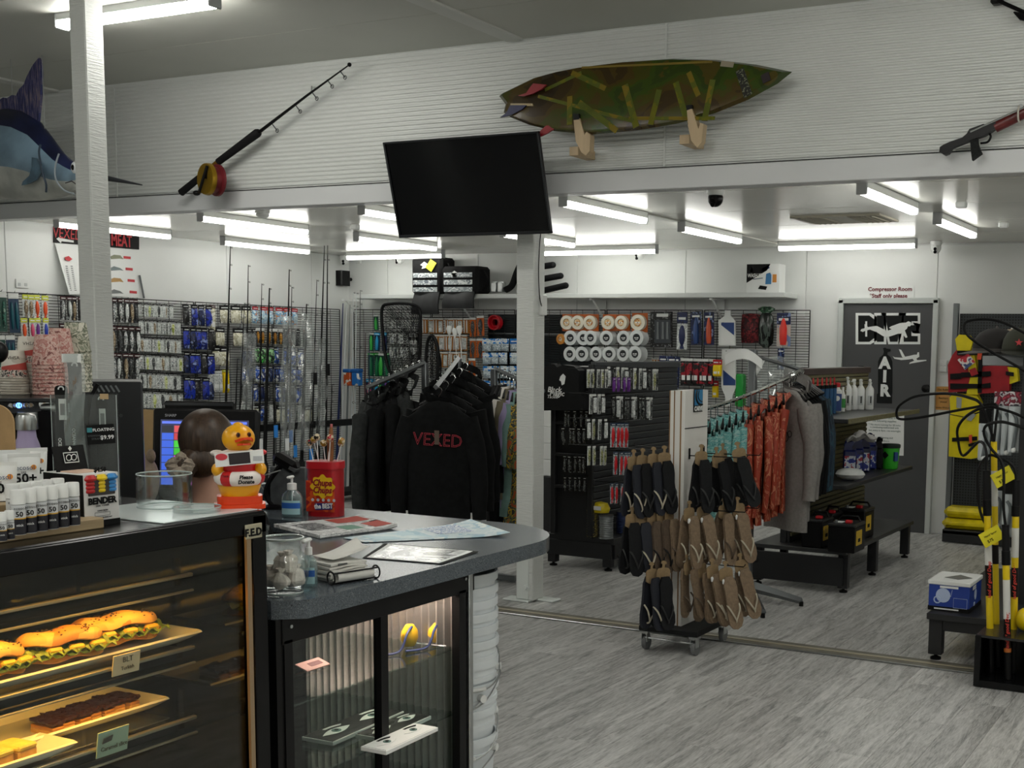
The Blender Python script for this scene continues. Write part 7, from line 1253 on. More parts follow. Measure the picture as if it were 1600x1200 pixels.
part('upper_body', MB().lathe([(.04, .08), (.046, .1), (.04, .122), (.028, .135)], 20, sy=.9), DRD, t); part('scarf', MB().lathe([(.03, .13), (.042, .136), (.046, .142), (.03, .147)], 20, sy=.95), DWH, t)
for s in (-1, 1): part('wing', MB().ell((s*.05, -.008, .098), (.016, .028, .018), 0, 12, 8), DYE, t); part('bow_end', MB().ell((s*.052, -.002, .14), (.016, .01, .008), 0, 10, 6), DWH if s < 0 else DRD, t)
hd = part('head', MB().ell((0, 0, .176), (.04, .038, .036), 0, 20, 14).ell((0, .0, .209), (.014, .012, .008), 0, 10, 6), DYE, t); hd.rotation_euler = (0, 0, .35)
part('beak', MB().surf(lambda u, v: ((u-.5)*.044*(1-.55*v), -.036-.024*v, .168+.006*sin(pi*u)*(1-v)+.008*v), 8, 5, th=.006).surf(lambda u, v: ((u-.5)*.036*(1-.5*v), -.036-.016*v, .16+.002*v), 8, 4, th=.005), DOR, hd)
for s in (-1, 1): e = part('eye', MB().ell((s*.014, -.0345, .187), (.0055, .004, .0065), 0, 10, 6), mat('eye_brown', '#5a2a0c', .3), hd); part('pupil', MB().ell((s*.014, -.0375, .187), (.003, .002, .004), 0, 8, 5), INK, e)
for k, s in enumerate(('Please', 'Donate')): txt(s, .013, INK, t, (.014, -.0625, .083-.012*k), V((1, .2, 0)), ZZ, local=True, bold=.0005, shear=.15, ext=.0004)
lf = part('leaflet', MB().box((.0, -.052, .13), (.115, .002, .034), R=Matrix.Rotation(-.08, 3, 'Y')), PAPER, t); part('leaflet_panel', MB().box((0, -.0535, .13), (.05, .001, .028), R=Matrix.Rotation(-.08, 3, 'Y')), mat('leaflet_dark', '#2a2226', .5), lf); part('leaflet_badge', MB().lathe([(.014, 0), (.014, .001)], 14, 0, (-.042, -.0535, .134), ax=(0, -1, 0), sy=.6), mat('badge_red', '#cf3a45', .5), lf); part('leaflet_print', MB().box((.043, -.0535, .129), (.022, .001, .012)), mat('leaflet_grey', '#b9bcc0', .5), lf)
txt('Thank', .008, INK, t, (-.035, -.0535, .086), V((1, -.5, 0)), ZZ, local=True, ext=.0003)

# counter display box of lip balms
t = thing('display_box', 'white counter display box with red, yellow and blue discs', 'display box', (-2.43, 1.918, KT)); bx = mat('box_white', '#d9d8d6', .55)
bw, bd, bh = .092, .13, .118
part('carton', MB().box((0, 0, bh/2), (bd, bw, bh), b=.001), bx, t); part('dark_side', MB().box((0, -bw/2-.001, bh/2), (bd-.002, .002, bh-.002)), INK, t); part('black_foot', MB().box((bd/2+.001, 0, .006), (.002, bw, .012)), INK, t)
part('header_card', MB().box((-.035, 0, bh+.028), (.003, bw*.88, .06), R=Matrix.Rotation(-.25, 3, 'Y')), INK, t); hx_ = part('header_mark', MB().tube([(-.028, -.018, bh+.02), (-.028, .018, bh+.02), (-.034, .018, bh+.042), (-.034, -.018, bh+.042)], .0012, 4, closed=True).tube(arc((-.0305, -.006, bh+.031), .007, 0, 2*pi, 10, YY, ZZ)[:-1], .001, 4, closed=True).tube(arc((-.0305, .007, bh+.031), .007, 0, 2*pi, 10, YY, ZZ)[:-1], .001, 4, closed=True).lathe([(.0, .012), (.004, .006), (.0, .0)], 8, 0, (-.034, 0, bh+.045)), PAPER, t)
part('price_strip', MB().box((.0, 0, bh+.001), (.06, bw*.7, .003)), mat('price_pink', '#d9b9a4', .6), t); txt('$4.50', .014, INK, t, (.062, 0, bh+.008), YY, ZZ, local=True, bold=.0006)
part('window', MB().box((bd/2+.001, 0, bh*.77), (.003, bw*.76, .044), b=.001), mat('box_window', '#3a3533', .6), t)
for k, c_ in enumerate(('#b3151d', '#e8c80c', '#2a7fc0')):
    for j in range(4): part('zinc_disc', MB().lathe([(.016, 0), (.0175, .002), (.0175, .006), (.016, .008)], 18, 0, (bd/2-.012+.003*j*0, (k-1)*.028, bh*.64+.0085*j)), mat('disc_'+c_.strip('#'), c_, .4), t)
    part('zinc_tin', MB().lathe([(.016, 0), (.0175, .004), (.012, .012), (0, .014)], 16, 0, (bd/2-.006, (k-1)*.028, bh*.88)), mat('disc_'+c_.strip('#'), c_, .4), t)
for s, z, sz, bo in (('BENDER', .056, .02, .001), ('ZINC COVER', .045, .006, 0), ('SUNSCREEN', .034, .005, 0), ('SPF 50+ WATER RESISTANT', .018, .004, 0)): txt(s, sz, INK, t, (bd/2+.002, 0, z), YY, ZZ, local=True, bold=bo, ext=.0003)
part('printed_frame', MB().tube([(bd/2+.001, -.02, .022), (bd/2+.001, .02, .022), (bd/2+.001, .02, .03), (bd/2+.001, -.02, .03)], .0004, 4, closed=True), INK, t)

# sunscreen sticks and tubes on their wooden tray
t = thing('wooden_tray', 'light wooden tray holding the sunscreen at the cabinet edge', 'tray', (-2.39, 1.66, KT)); WT = mat('tray_wood', '#a5906e', .6, nz=(25, .15), stretch=(1, .1, 4)); part('base', MB().box((0, 0, .012), (.13, .46, .024), b=.002), WT, t); part('back_step', MB().box((-.115, 0, .03), (.1, .46, .06), b=.002), WT, t)
TZ = KT+.0245; NAVB = mat('stick_navy', '#15151f', .4); LBG2 = mat('stick_grey', '#cfd2d4', .45); GOLD = mat('gold_line', '#c79a2c', .4)
sp = None
def stick(x, y, lbl, sc=1.0, z=TZ):
    global sp
    q = P(x, y, Z=z)
    if sp is None:
        sp = thing('sunscreen_stick', lbl, 'sunscreen', tuple(q), 1.1, 'sunscreen sticks on the tray'); r = .0135
        part('tube', MB().lathe([(r*.96, 0), (r, .002), (r, .06), (r*.9, .061)], 18), LBG2, sp); part('dark_band', MB().lathe([(r*1.01, .001), (r*1.01, .032)], 18, cap=False), NAVB, sp); part('gold_ring', MB().lathe([(r*1.012, .032), (r*1.012, .0345)], 18, cap=False), GOLD, sp); part('cap', MB().lathe([(r*1.03, .062), (r*1.03, .088), (r*.97, .091), (0, .0915)], 18), WPLAST, sp)
        txt('ecosol', .0085, DGREY, sp, (.001, -r-.0005, .054), XX, ZZ, local=True, ext=.0003); txt('50', .014, INK, sp, (0, -r-.0005, .042), XX, ZZ, local=True, ext=.0003, bold=.0003); txt('stick', .007, PAPER, sp, (0, -r-.001, .02), XX, ZZ, local=True, ext=.0003)
    else: dup(sp, q, 1.1+random.uniform(-.12, .12), lbl, sc=sc)
for i, (x, y) in enumerate(((115, 820), (98, 823), (81, 826), (64, 829), (47, 832), (30, 835))): stick(x, y, 'white and navy sunscreen stick in the front row, %s from the counter box' % ['first', 'second', 'third', 'fourth', 'fifth', 'sixth'][i])
for i, (x, y) in enumerate(((92, 812), (75, 815), (57, 818), (40, 821), (22, 824))): stick(x, y, 'sunscreen stick in the second row, %s from the counter box' % ['first', 'second', 'third', 'fourth', 'fifth'][i])
for i, (x, y) in enumerate(((16, 842), (4, 845))): stick(x, y, 'short sunscreen stick at the front left, %s one' % ['right', 'left'][i], .62)
def tube_(x, y, lbl, w=.07, h=.078, z=KT+.05):
    q = P(x, y, Z=z); t = thing('sunscreen_tube', lbl, 'sunscreen', tuple(q), 1.05, 'white sunscreen tubes'); part('tube', MB().surf(lambda u, v: (w*.5*(.84+.16*v)*cos(2*pi*u), .018*(1-v)**.6*sin(2*pi*u)+.0006*sin(2*pi*u), .012+h*v), 20, 8, cu=True), WPLAST, t); part('crimp', MB().box((0, 0, h+.014), (w, .003, .009)), WPLAST, t); part('cap', MB().lathe([(.026, 0), (.027, .012), (.02, .014)], 18, sy=.6), NAVB, t); part('gold_band', MB().lathe([(w*.42, .016), (w*.425, .024)], 18, sy=.45, cap=False), GOLD, t)
    txt('ecosol', .0155, mat('print_slate', '#4a5a78', .5), t, (0, -.0145, h*.82), XX, V((0, .12, 1)), local=True, ext=.0003); txt('50+', .03, INK, t, (0, -.018, h*.5), XX, V((0, .1, 1)), local=True, ext=.0003, bold=.0008); txt('SPF', .008, INK, t, (-.004, -.0155, h*.67), XX, V((0, .12, 1)), local=True, ext=.0003)
    part('sun_mark', MB().lathe([(.006, 0), (.006, .0005)], 14, 0, (.018, -.0138, h*.83), ax=(0, -1, .12)), mat('sun_orange', '#e0902c', .5), t)
tube_(40, 772, 'white sunscreen tube with 50 plus at the back of the tray'); tube_(2, 790, 'white sunscreen tube cut by the left picture edge'); tube_(24, 764, 'white sunscreen tube behind the front one'); tube_(52, 760, 'white sunscreen tube nearest the purple bottle')
# purple bottle
q = P(54, 778, Z=KT); t = thing('drink_bottle', 'lilac metal drink bottle with steel cap', 'bottle', (q.x-.02, q.y, KT)); rb = .041
part('body', MB().lathe([(rb*.95, 0), (rb, .004), (rb, .085), (rb*.94, .105), (rb*.72, .14), (rb*.56, .16), (rb*.52, .18)], 28), mat('lilac_coat', '#a295b8', .4), t); part('cap', MB().lathe([(rb*.6, .179), (rb*.62, .181), (rb*.62, .209), (rb*.55, .218), (rb*.3, .222), (0, .223)], 28), STEEL, t); part('emblem', MB().tube([(.026, -.036, .05), (.04, -.02, .05), (.04, -.02, .07), (.026, -.036, .07)], .001, 4, closed=True), mat('emblem_pale', '#c3bad2', .4), t)
# ------------------------------------------------------------------ on the counter
Z1 = CT+.001
def loose_sheet(name, lbl, cat, px, m, th=.001, curl=0, z=Z1, seed=0):
    a, b, c, d = [P(x, y, Z=z) for x, y in px]
    def f(u, v): p = (a.lerp(b, u)).lerp(d.lerp(c, u), v); return V((p.x, p.y, z+th+curl*(max(0, u-.75)*4)**2*.02+curl*.003*sin(6*u+seed)*sin(3*v)**2+curl*.002))
    t = thing(name, lbl, cat, tuple((a+c)/2)); obj('paper', MB().surf(f, 12, 6, th=-th), m, t); return t, f
NEWS = blotch('newsprint', ['#d9dada', '#c3c4c4', '#e6e7e6', '#a2a4a5'], 22, .6, (1, 1, 1)); 
t, f = loose_sheet('newspaper', 'folded newspaper with red and green panels on the counter', 'newspaper', [(428, 824), (560, 812), (621, 826), (500, 842)], NEWS, .012, .3)
def decal(f, u0, u1, v0, v1, m, par, nm, lift=.0008): obj(nm, MB().surf(lambda u, v: f(u0+(u1-u0)*u, v0+(v1-v0)*v)+ZZ*lift, 6, 3, th=.0003), m, par)
decal(f, .55, .95, .05, .4, mat('news_red', '#b5483c', .6), t, 'red_panel'); decal(f, .75, .97, .55, .92, mat('news_red', '#b5483c', .6), t, 'red_panel'); decal(f, .4, .62, .6, .9, mat('news_green', '#6f9a86', .6), t, 'green_panel'); decal(f, .08, .38, .2, .7, blotch('news_photo', ['#5a5c5e', '#8b8d8f', '#3f4143', '#b4b5b6'], 30, .6), t, 'photo_panel'); decal(f, .88, .98, .5, .62, INK, t, 'dark_panel')
for k in range(2): obj('folded_layer', MB().surf(lambda u, v: f(u, .96+.04*v)-ZZ*(.004+.004*k)+V((.004*k, -.004, 0)), 10, 2, th=.002), NEWS, t)
t, f = loose_sheet('sea_map', 'pale blue printed map sheet lying across the counter', 'map', [(536, 841), (735, 817), (797, 838), (570, 848)], blotch('map_print', ['#b9d2dc', '#d7e4e8', '#c9dbe0', '#9fc3d4', '#e3ebea'], 12, .35, (1, 1, 1)), .0015, .6)
decal(f, .58, .85, .05, .6, blotch('map_tables', ['#d9e2ec', '#8aa3c8', '#eef2f4', '#6d8bb8'], 60, .4), t, 'printed_tables'); decal(f, .1, .5, .2, .9, blotch('map_sea', ['#8ebed0', '#b4d5de', '#cfe3e6'], 9, .35), t, 'printed_sea')
t, f = loose_sheet('picture_sheet', 'black and white printed picture under clear film on the counter', 'print', [(566, 872), (600, 850), (748, 863), (690, 882)], INK, .001, .1)
decal(f, .03, .97, .05, .95, PAPER, t, 'white_border', .0005); decal(f, .06, .94, .1, .9, blotch('mono_picture', ['#1a1b1c', '#d8dada', '#f1f2f2', '#3c3e3f', '#e6e7e7'], 7, .15, dist=1.5), t, 'picture')
# jar of wrapped cookies
q = P(452, 928, Z=CT); t = thing('cookie_jar', 'round clear glass jar of white wrapped cookies', 'jar', (q.x-.02, q.y+.0, CT)); GL = glass('jar_glass', '#fafcfb', .04, .42)
part('glass', MB().lathe([(.045, .003), (.052, .0), (.056, .012), (.066, .045), (.068, .07), (.06, .1), (.05, .115), (.05, .14), (.056, .148), (.056, .152), (.05, .154), (.047, .15), (.047, .114), (.057, .098), (.065, .07), (.063, .046), (.05, .014), (0, .012)], 40, cap=False), GL, t); part('rim', MB().tube(arc((0, 0, .15), .053, 0, 2*pi, 36)[:-1], .003, 6, closed=True), mat('glass_edge', '#aebab8', .08), t); part('base_ring', MB().tube(arc((0, 0, .004), .05, 0, 2*pi, 36)[:-1], .003, 6, closed=True), mat('glass_edge', '#aebab8', .08), t)
WRAP = mat('wrapper_white', '#ece2da', .4, nz=(30, .15), bp=(30, .8)); rd = random.Random(3)
for i, (x, y, z) in enumerate(((-.028, -.02, .042), (.02, -.03, .04), (.035, .012, .045), (-.005, .028, .04), (-.034, .018, .05), (.0, -.002, .078), (.028, -.008, .085))):
    c = V((q.x-.02+x, q.y+y, CT+z)); o = thing('wrapped_cookie', 'white wrapped cookie inside the glass jar', 'cookie', tuple(c), rd.uniform(0, 6), 'wrapped cookies in the jar'); mb = MB().ell((0, 0, 0), (.026, .022, .024), 0, 14, 10)
    for k in range(len(mb.v)): p = mb.v[k]; mb.v[k] = p*(1+.09*sin(190*p.x+i)+.09*sin(170*p.z+2*i)+.06*sin(230*p.y))
    part('wrapper', mb, WRAP, o, sharp=15); part('twist', MB().lathe([(.004, .0), (.014, .016), (.012, .017), (.003, .004)], 7, 0, (0, 0, .018)), WRAP, o, sharp=15)
# pump bottles
CLR = glass('sanitiser_clear', '#e3f0f0', .08, .7, .12, '#cfe4e6'); LBL = mat('label_sanitiser', '#2a63b8', .45); LB2 = mat('label_pale', '#a9cfd4', .45)
def pump(x, y, lbl, h=.15, r=.03, flat=.6, rz=.3):
    q = P(x, y, Z=CT); t = thing('pump_bottle', lbl, 'bottle', (q.x, q.y, CT), rz); k = h/.15
    part('bottle', MB().lathe([(r*.92, 0), (r, .004), (r, .07*k), (r*.85, .085*k), (r*.4, .1*k), (r*.4, .104*k)], 24, sy=flat), CLR, t); part('gel', MB().lathe([(r*.9, .004), (r*.95, .008), (r*.95, .055*k)], 20, sy=flat*.95), glass('gel_blue', '#cfe6ea', .03, .3, .15, '#bfe0e6'), t)
    part('label', MB().surf(lambda u, v: (r*1.02*sin((u-.5)*2.0), -r*1.02*flat*cos((u-.5)*2.0), .012*k+.05*k*v), 10, 2, th=.0008), LB2, t); part('label_band', MB().surf(lambda u, v: (r*1.04*sin((u-.5)*2.0), -r*1.04*flat*cos((u-.5)*2.0), .034*k+.02*k*v), 10, 1, th=.0008), LBL, t)
    part('collar', MB().lathe([(r*.42, .1*k), (r*.42, .122*k), (r*.3, .124*k)], 14), WPLAST, t); part('spout', MB().cyl((0, 0, .122*k), (0, 0, .142*k), .005, n=8).box((-.0, -.012, .146*k), (.016, .046, .01), b=.004), WPLAST, t); part('dip_tube', MB().cyl((0, 0, .01), (0, 0, .1*k), .002, n=5), WPLAST, t)
pump(483, 917, 'clear sanitiser pump bottle with blue label beside the cookie jar', .135, .024); pump(457, 808, 'clear sanitiser pump bottle with blue label before the grey block', .16, .042, .55, .35)
q = P(419, 848, Z=CT); t = thing('small_glass', 'small clear plastic cup behind the cookie jar', 'cup', (q.x-.03, q.y, CT)); part('wall', MB().lathe([(.022, 0), (.027, .055), (.025, .055), (.02, .003), (0, .003)], 24, cap=False), GL, t)
# napkins held by wire
q = P(541, 905, Z=CT); t = thing('napkin_stack', 'stack of white paper napkins held by a black wire', 'napkins', (q.x-.03, q.y, CT), -.25); NAP = mat('napkin_paper', '#dcdbd5', .85)
for k in range(7): part('napkin_layer', MB().surf(lambda u, v: ((u-.5)*.105+.002*sin(k*2), (v-.5)*.12+.003*cos(k*3), .008+.0075*k+.002*sin(5*v+k)), 8, 6, th=.006), NAP, t)
part('lifted_napkin', MB().surf(lambda u, v: ((u-.5)*.1-.01, (v-.5)*.13+.02, .064+.02*v*v+.015*sin(pi*u)*v+.01*sin(7*u)*v), 10, 8, th=.001), NAP, t); part('fold_gap', MB().box((.03, -.02, .05), (.05, .03, .004), b=.001), DGREY, t)
t2 = thing('napkin_wire', 'black wire roll clip lying against the napkins', 'wire holder', (q.x+.045, q.y-.02, CT), -.25); 
for s in (-.075, .075): part('ring', MB().tube(arc((0, s, .02), .018, 0, 2*pi, 20, XX, ZZ)[:-1], .0025, 6, closed=True), BLACK, t2)
part('rod', MB().tube([(.012, -.075, .034), (.012, .075, .034)], .0025, 6).tube([(-.0, -.075, .003), (0, .075, .003)], .0025, 6), BLACK, t2); part('paper_roll', MB().surf(lambda u, v: (.0145*cos(2*pi*u), (v-.5)*.12, .02+.0145*sin(2*pi*u)), 20, 2, cu=True), NAP, t2)
# lollipop tin
q = P(510, 805, Z=CT); t = thing('lollipop_tin', 'red lollipop tub with yellow flower badge and lollipops on top', 'tub', (q.x, q.y, CT), .28); TR = mat('tub_red', '#a5121c', .3)
part('tub', MB().prism(rrect(.13, .1, .035, 6), (0, 0, 0), XX, YY, .2), TR, t); part('lid', MB().prism(rrect(.138, .108, .038, 6), (0, 0, .185), XX, YY, .028), mat('lid_red', '#b81c26', .3), t); part('orange_label', MB().surf(lambda u, v: (.0+.058*(2*u-1), -.0515+.0*u, .02+.12*v), 4, 2, th=.0006), blotch('tub_print', ['#c0371a', '#b32a1a', '#d9541f', '#8f1620'], 16, .35), t)
fl_ = part('flower', MB().prism([((.047+.005*cos(8*a))*cos(a), (.043+.005*cos(8*a))*sin(a)) for a in [2*pi*i/64 for i in range(64)]], (.012, -.0525, .118), XX, ZZ, .001), mat('badge_yellow', '#e8bd1c', .4), t)
for k, s in enumerate(('Chupa', 'Chups')): txt(s, .035, mat('script_dark_red', '#8e101c', .5), t, (.01, -.0545, .132-.028*k), XX, ZZ, local=True, shear=.25, bold=.0012, sx=.85)
part('blue_flash', MB().box((.015, -.0535, .042), (.07, .001, .026), R=Matrix.Rotation(-.06, 3, 'Y')), mat('flash_blue', '#232a78', .4), t); txt('the BEST', .026, PAPER, t, (.015, -.0548, .042), V((1, 0, .06)), ZZ, local=True, bold=.0008, sx=.78); part('silver_side', MB().box((-.0655, 0, .09), (.001, .05, .13)), blotch('foil_print', ['#8a8c90', '#c3c5c8', '#55575a', '#a3343a'], 30, .2), t)
for k in range(5): part('printed_lolly', MB().lathe([(.006, 0), (.006, .0008)], 10, 0, (-.03+.022*k, -.0532, .066), ax=(0, -1, 0)), mat('lolly_print', '#c9cbd4', .4), t)
LC = ['#20201c', '#a8842c', '#2a2418', '#8a6a22', '#c98a6a', '#b0202c', '#d8c9a0', '#9a7a2a']
for k in range(8):
    a = rd.uniform(0, 6.3); p0 = V((-.05+.0145*k, .02*sin(k*2.3), .213)); d = V((-.02+.006*k, .01*cos(k*3), .06+.012*(k % 3))); o = thing('lollipop', 'wrapped lollipop standing in the red tub, %s from the left' % ['first', 'second', 'third', 'fourth', 'fifth', 'sixth', 'seventh', 'eighth'][k], 'lollipop', tuple(WM[t.name] @ p0), .28, 'lollipops in the tub')
    part('stick', MB().cyl((0, 0, -.004), d, .0018, n=6), WPLAST, o); part('ball', MB().ell(d+ZZ*.008, (.0135, .0135, .014), 0, 12, 8), blotch('wrap_%d' % k, [LC[k], '#d9c7a8', LC[k], LC[k-3]], 40, .25), o)
o = thing('tall_sweet', 'tall thin brown sweet standing up among the lollipops', 'sweet', tuple(WM[t.name] @ V((.01, .02, .213))), .3); part('wrapper', MB().tube([(0, 0, -.004), (.002, 0, .06), (.006, 0, .13)], [.012, .014, .006], 8), mat('sweet_brown', '#8a5a34', .3, nz=(30, .3)), o); part('tip', MB().cyl((.006, 0, .128), (.007, 0, .142), .005), mat('sweet_pink', '#c0666a', .5), o)
q = P(448, 800, Z=CT); t = thing('grey_block', 'dark grey marbled block standing on the counter behind the pump bottle', 'block', (q.x-.06, q.y+.08, CT), .35); part('block', MB().box((0, 0, .085), (.15, .03, .17), b=.004), mat('marbled_grey', '#54585a', .5, nz=(25, .25)), t); part('feet', MB().box((0, 0, .003), (.1, .05, .006)), BLACK, t)
# scanner arm
q = P(415, 800, Z=CT); t = thing('barcode_scanner', 'black handheld scanner on its stand behind the duck', 'scanner', (q.x-.05, q.y+.1, CT), .3); part('base', MB().lathe([(.05, 0), (.05, .01), (.02, .018)], 18), BLACK, t); part('neck', MB().tube(smooth_pts([(0, 0, .01), (-.03, 0, .06), (.0, 0, .13), (.045, 0, .185)]), [.016]*18+[.014], 8), BLACK, t); part('head', MB().box((.06, -.01, .19), (.11, .06, .05), b=.016, R=Matrix.Rotation(.5, 3, 'Y')), BLACK, t); part('window', MB().box((.1, -.02, .165), (.03, .05, .012), R=Matrix.Rotation(.5, 3, 'Y')), GMETAL, t); part('cable', MB().tube(smooth_pts([(-.02, 0, .04), (-.06, -.02, .12), (-.01, -.05, .14), (.05, -.04, .16)]), .003, 5), mat('cable_grey', '#8e908e', .5), t)

# ------------------------------------------------------------------ till, cashier, coffee machine and what stands behind the cabinet
ctr = P(305, 705, D=5.05); t = thing('till_screen', 'black till screen with rows of coloured buttons facing the cashier', 'monitor', (ctr.x, ctr.y+.05, CT), .48); S = .43; sc_z = ctr.z-CT
part('base', MB().box((0, .06, .012), (.22, .18, .024), b=.006), BLACK, t); part('neck', MB().box((0, .07, .08), (.08, .05, .14), b=.008), BLACK, t)
part('cabinet', MB().box((0, .02, sc_z), (S, .045, .34), b=.01, R=Matrix.Rotation(-.12, 3, 'X')), BLACK, t); RXM = Matrix.Rotation(-.12, 4, 'X'); T0 = Matrix.Translation((0, .02, sc_z)) @ RXM
part('screen', MB().box((0, -.024, -.012), (S-.07, .003, .27)).xf(T0), mat('screen_grey', '#33364a', .3, emit='#3a3f60', est=.5), t)
def key(x0, x1, z0, z1, c, nm='screen_key'): part(nm, MB().box(((x0+x1)/2, -.0262, (z0+z1)/2), (x1-x0-.003, .002, z1-z0-.003)).xf(T0), mat('key_'+c.strip('#'), c, .4, emit=c, est=.7), t)
kx = [-.175, -.125, -.07]
for k in range(8): key(kx[0], kx[1], .1-.031*(k+1), .1-.031*k, '#3b5bbf' if k else '#2b2d33')
for k, c_ in enumerate(('#b8484c', '#a83a40', '#43b23a', '#3aa034', '#b84fb4', '#a845a8', '#d6b93a', '#3a3d44')): key(kx[1], kx[2], .1-.031*(k+1), .1-.031*k, c_)
for k in range(8):
    for j in range(4): key(-.07+.06*j, -.01+.06*j, .1-.031*(k+1), .1-.031*k, ['#3b5bbf', '#2f3038', '#43b23a', '#b84fb4'][(k+j*3) % 4])
key(-.175, .175, .105, .118, '#5a6fd0', 'title_bar'); txt('SHARP', .016, mat('logo_silver', '#b0b4b8', .3), t, T0 @ V((-.14, -.0245, .14)), XX, T0.to_3x3() @ ZZ, local=True)
q = P(313, 645, D=5.35); t = thing('customer_display', 'black back of a second screen above the till screen', 'monitor', (q.x, q.y, CT), .48); part('panel', MB().box((0, 0, q.z-CT), (.3, .03, .1), b=.006), BLACK, t); part('ridge', MB().box((0, -.018, q.z-CT+.038), (.29, .006, .012)), mat('ridge_grey', '#2c2e31', .4), t); part('pole', MB().cyl((0, .02, 0), (0, .02, q.z-CT), .018), BLACK, t); part('foot', MB().box((0, .02, .008), (.12, .1, .016), b=.004), BLACK, t)
q = P(238, 640, D=5.5); solo('brown_card', 'sheet of brown cardboard standing behind the till', 'cardboard', MB().prism([(-.2, 0), (.09, 0), (.09, q.z-CT-.03), (.03, q.z-CT), (-.2, q.z-CT+.01)], (q.x, q.y-.02, CT), V((.93, .36, 0)), ZZ, .006), mat('cardboard', '#a98d63', .85, nz=(20, .06)))
q = P(228, 725, D=5.0); t = thing('soft_toy', 'small beige soft toy beside the till screen', 'toy', (q.x, q.y, CT+.0)); part('body', MB().ell((0, 0, .1), (.05, .05, .1), 0, 14, 10), mat('toy_beige', '#9a8876', .9, nz=(40, .2)), t); part('ear', MB().ell((.03, 0, .2), (.022, .015, .03), 0, 10, 6), mat('toy_beige', '#9a8876', .9), t); part('ear', MB().ell((-.03, 0, .2), (.022, .015, .03), 0, 10, 6), mat('toy_beige', '#9a8876', .9), t)
# cashier seen from behind, seated on a stool
hp = P(321, 699, D=4.45); PX_, PY_, HZ = hp.x, hp.y, hp.z; PR = .62
p = thing('person', 'person with brown hair in a low bun wearing a black top at the till', 'person', (PX_, PY_, 0), PR)
def skin(name, verts, edges, rads, m, lv=2, root=0, par=None):
    me = bpy.data.meshes.new(name); me.from_pydata(verts, edges, []); o = bpy.data.objects.new(name, me); COL.objects.link(o); o.parent = par; WM[o.name] = WM[par.name].copy()
    me.materials.append(m); sk = o.modifiers.new('skin', 'SKIN'); sk.use_smooth_shade = True; su = o.modifiers.new('sub', 'SUBSURF'); su.levels = su.render_levels = lv
    for i, r in enumerate(rads): d = me.skin_vertices[0].data[i]; d.radius = r if isinstance(r, tuple) else (r, r); d.use_root = i == root
    return o
SKIN_ = mat('skin', '#b98d78', .5); TOP = mat('black_top', '#0f1012', .85); HAIR = mat('brown_hair', '#3b2b1e', .45, nz=(26, .35), stretch=(5, 5, .6))
hz = HZ-.0; sh = hz-.27; pv = hz-.75; st_ = pv-.1   # head centre, shoulder, pelvis, seat heights; face looks towards local +y
bv = [(0, 0, pv), (0, .0, pv+.2), (0, -.01, sh-.06), (0, 0, sh+.06), (0, .01, sh+.14), (0, .03, hz-.01), (0, .03, hz+.06)]; be = [(i, i+1) for i in range(6)]; br = [(.15, .11), (.13, .1), (.16, .1), (.06, .055), (.052, .052), (.072, .09), (.065, .08)]
def add(pt, r, fr): bv.append(pt); br.append(r if isinstance(r, tuple) else (r, r)); be.append((fr, len(bv)-1)); return len(bv)-1
hands = []
for s in (-1, 1):
    a = add((s*.17, 0, sh-.01), .055, 2); a = add((s*.21, .06, sh-.27), .042, a); a = add((s*.14, .26, pv+.15), .032, a); a = add((s*.12, .32, pv+.12), (.026, .018), a); hands.append(a)
    for k in range(4): b = add((s*.12+(k-1.5)*.02, .37, pv+.11), .009, a); add((s*.12+(k-1.5)*.022, .4+.008*(1 if k in (1, 2) else 0), pv+.095), .008, b)
    b = add((s*(.12-.035), .35, pv+.115), .01, a); add((s*(.12-.045), .375, pv+.105), .009, b)
    a = add((s*.1, .04, pv-.03), .085, 0); a = add((s*.12, .42, pv-.04), .06, a); a = add((s*.12, .4, pv-.42), .045, a); a = add((s*.12, .43, .06 if pv > .55 else .06), .035, a); add((s*.12, .57, .04), (.035, .025), a)
skin('body', bv, be, br, SKIN_, 2, 0, p)
tv = [(0, 0, pv-.06), (0, 0, pv+.2), (0, -.01, sh-.07), (0, .005, sh+.075), (.17, 0, sh-.02), (.21, .055, sh-.25), (-.17, 0, sh-.02), (-.21, .055, sh-.25)]
skin('black_shirt', tv, [(0, 1), (1, 2), (2, 3), (2, 4), (4, 5), (2, 6), (6, 7)], [(.17, .13), (.15, .12), (.18, .118), (.066, .064), (.072, .072), (.06, .06), (.072, .072), (.06, .06)], TOP, 2, 0, p)
lv_ = [(0, 0, pv)]; le = []; lr = [(.16, .125)]
for s in (-1, 1): k = len(lv_); lv_ += [(s*.1, .04, pv-.03), (s*.12, .42, pv-.04), (s*.12, .4, pv-.42), (s*.12, .43, .14)]; le += [(0, k), (k, k+1), (k+1, k+2), (k+2, k+3)]; lr += [(.098, .098), (.074, .074), (.056, .056), (.05, .05)]
skin('dark_trousers', lv_, le, lr, mat('dark_denim', '#1c2230', .9), 2, 0, p)
mb = MB(); 
def hairf(u, v):
    a = 2*pi*u; th_ = pi*v*.78; w = 1+.015*sin(23*a)+.01*sin(41*a+3*v)
    face = max(0, sin(a))**3*max(0, v-.38)
    return (.096*sin(th_)*cos(a)*w, .02+.112*sin(th_)*sin(a)*w-.05*face*0-.0, hz+.035+.105*cos(th_)-.035*max(0, -sin(a))*max(0, v-.5)*2+.0)
part('hair', MB().surf(hairf, 48, 16, cu=True), HAIR, p)
part('ponytail', MB().tube(smooth_pts([(-.03, -.07, hz-.03), (-.05, -.105, hz-.06), (-.062, -.105, hz-.13), (-.058, -.085, hz-.2)]), [.034, .034, .034, .034, .034, .045, .043, .04, .037, .035, .033, .03, .028, .025, .022, .018, .014, .01, .006], 12), HAIR, p)
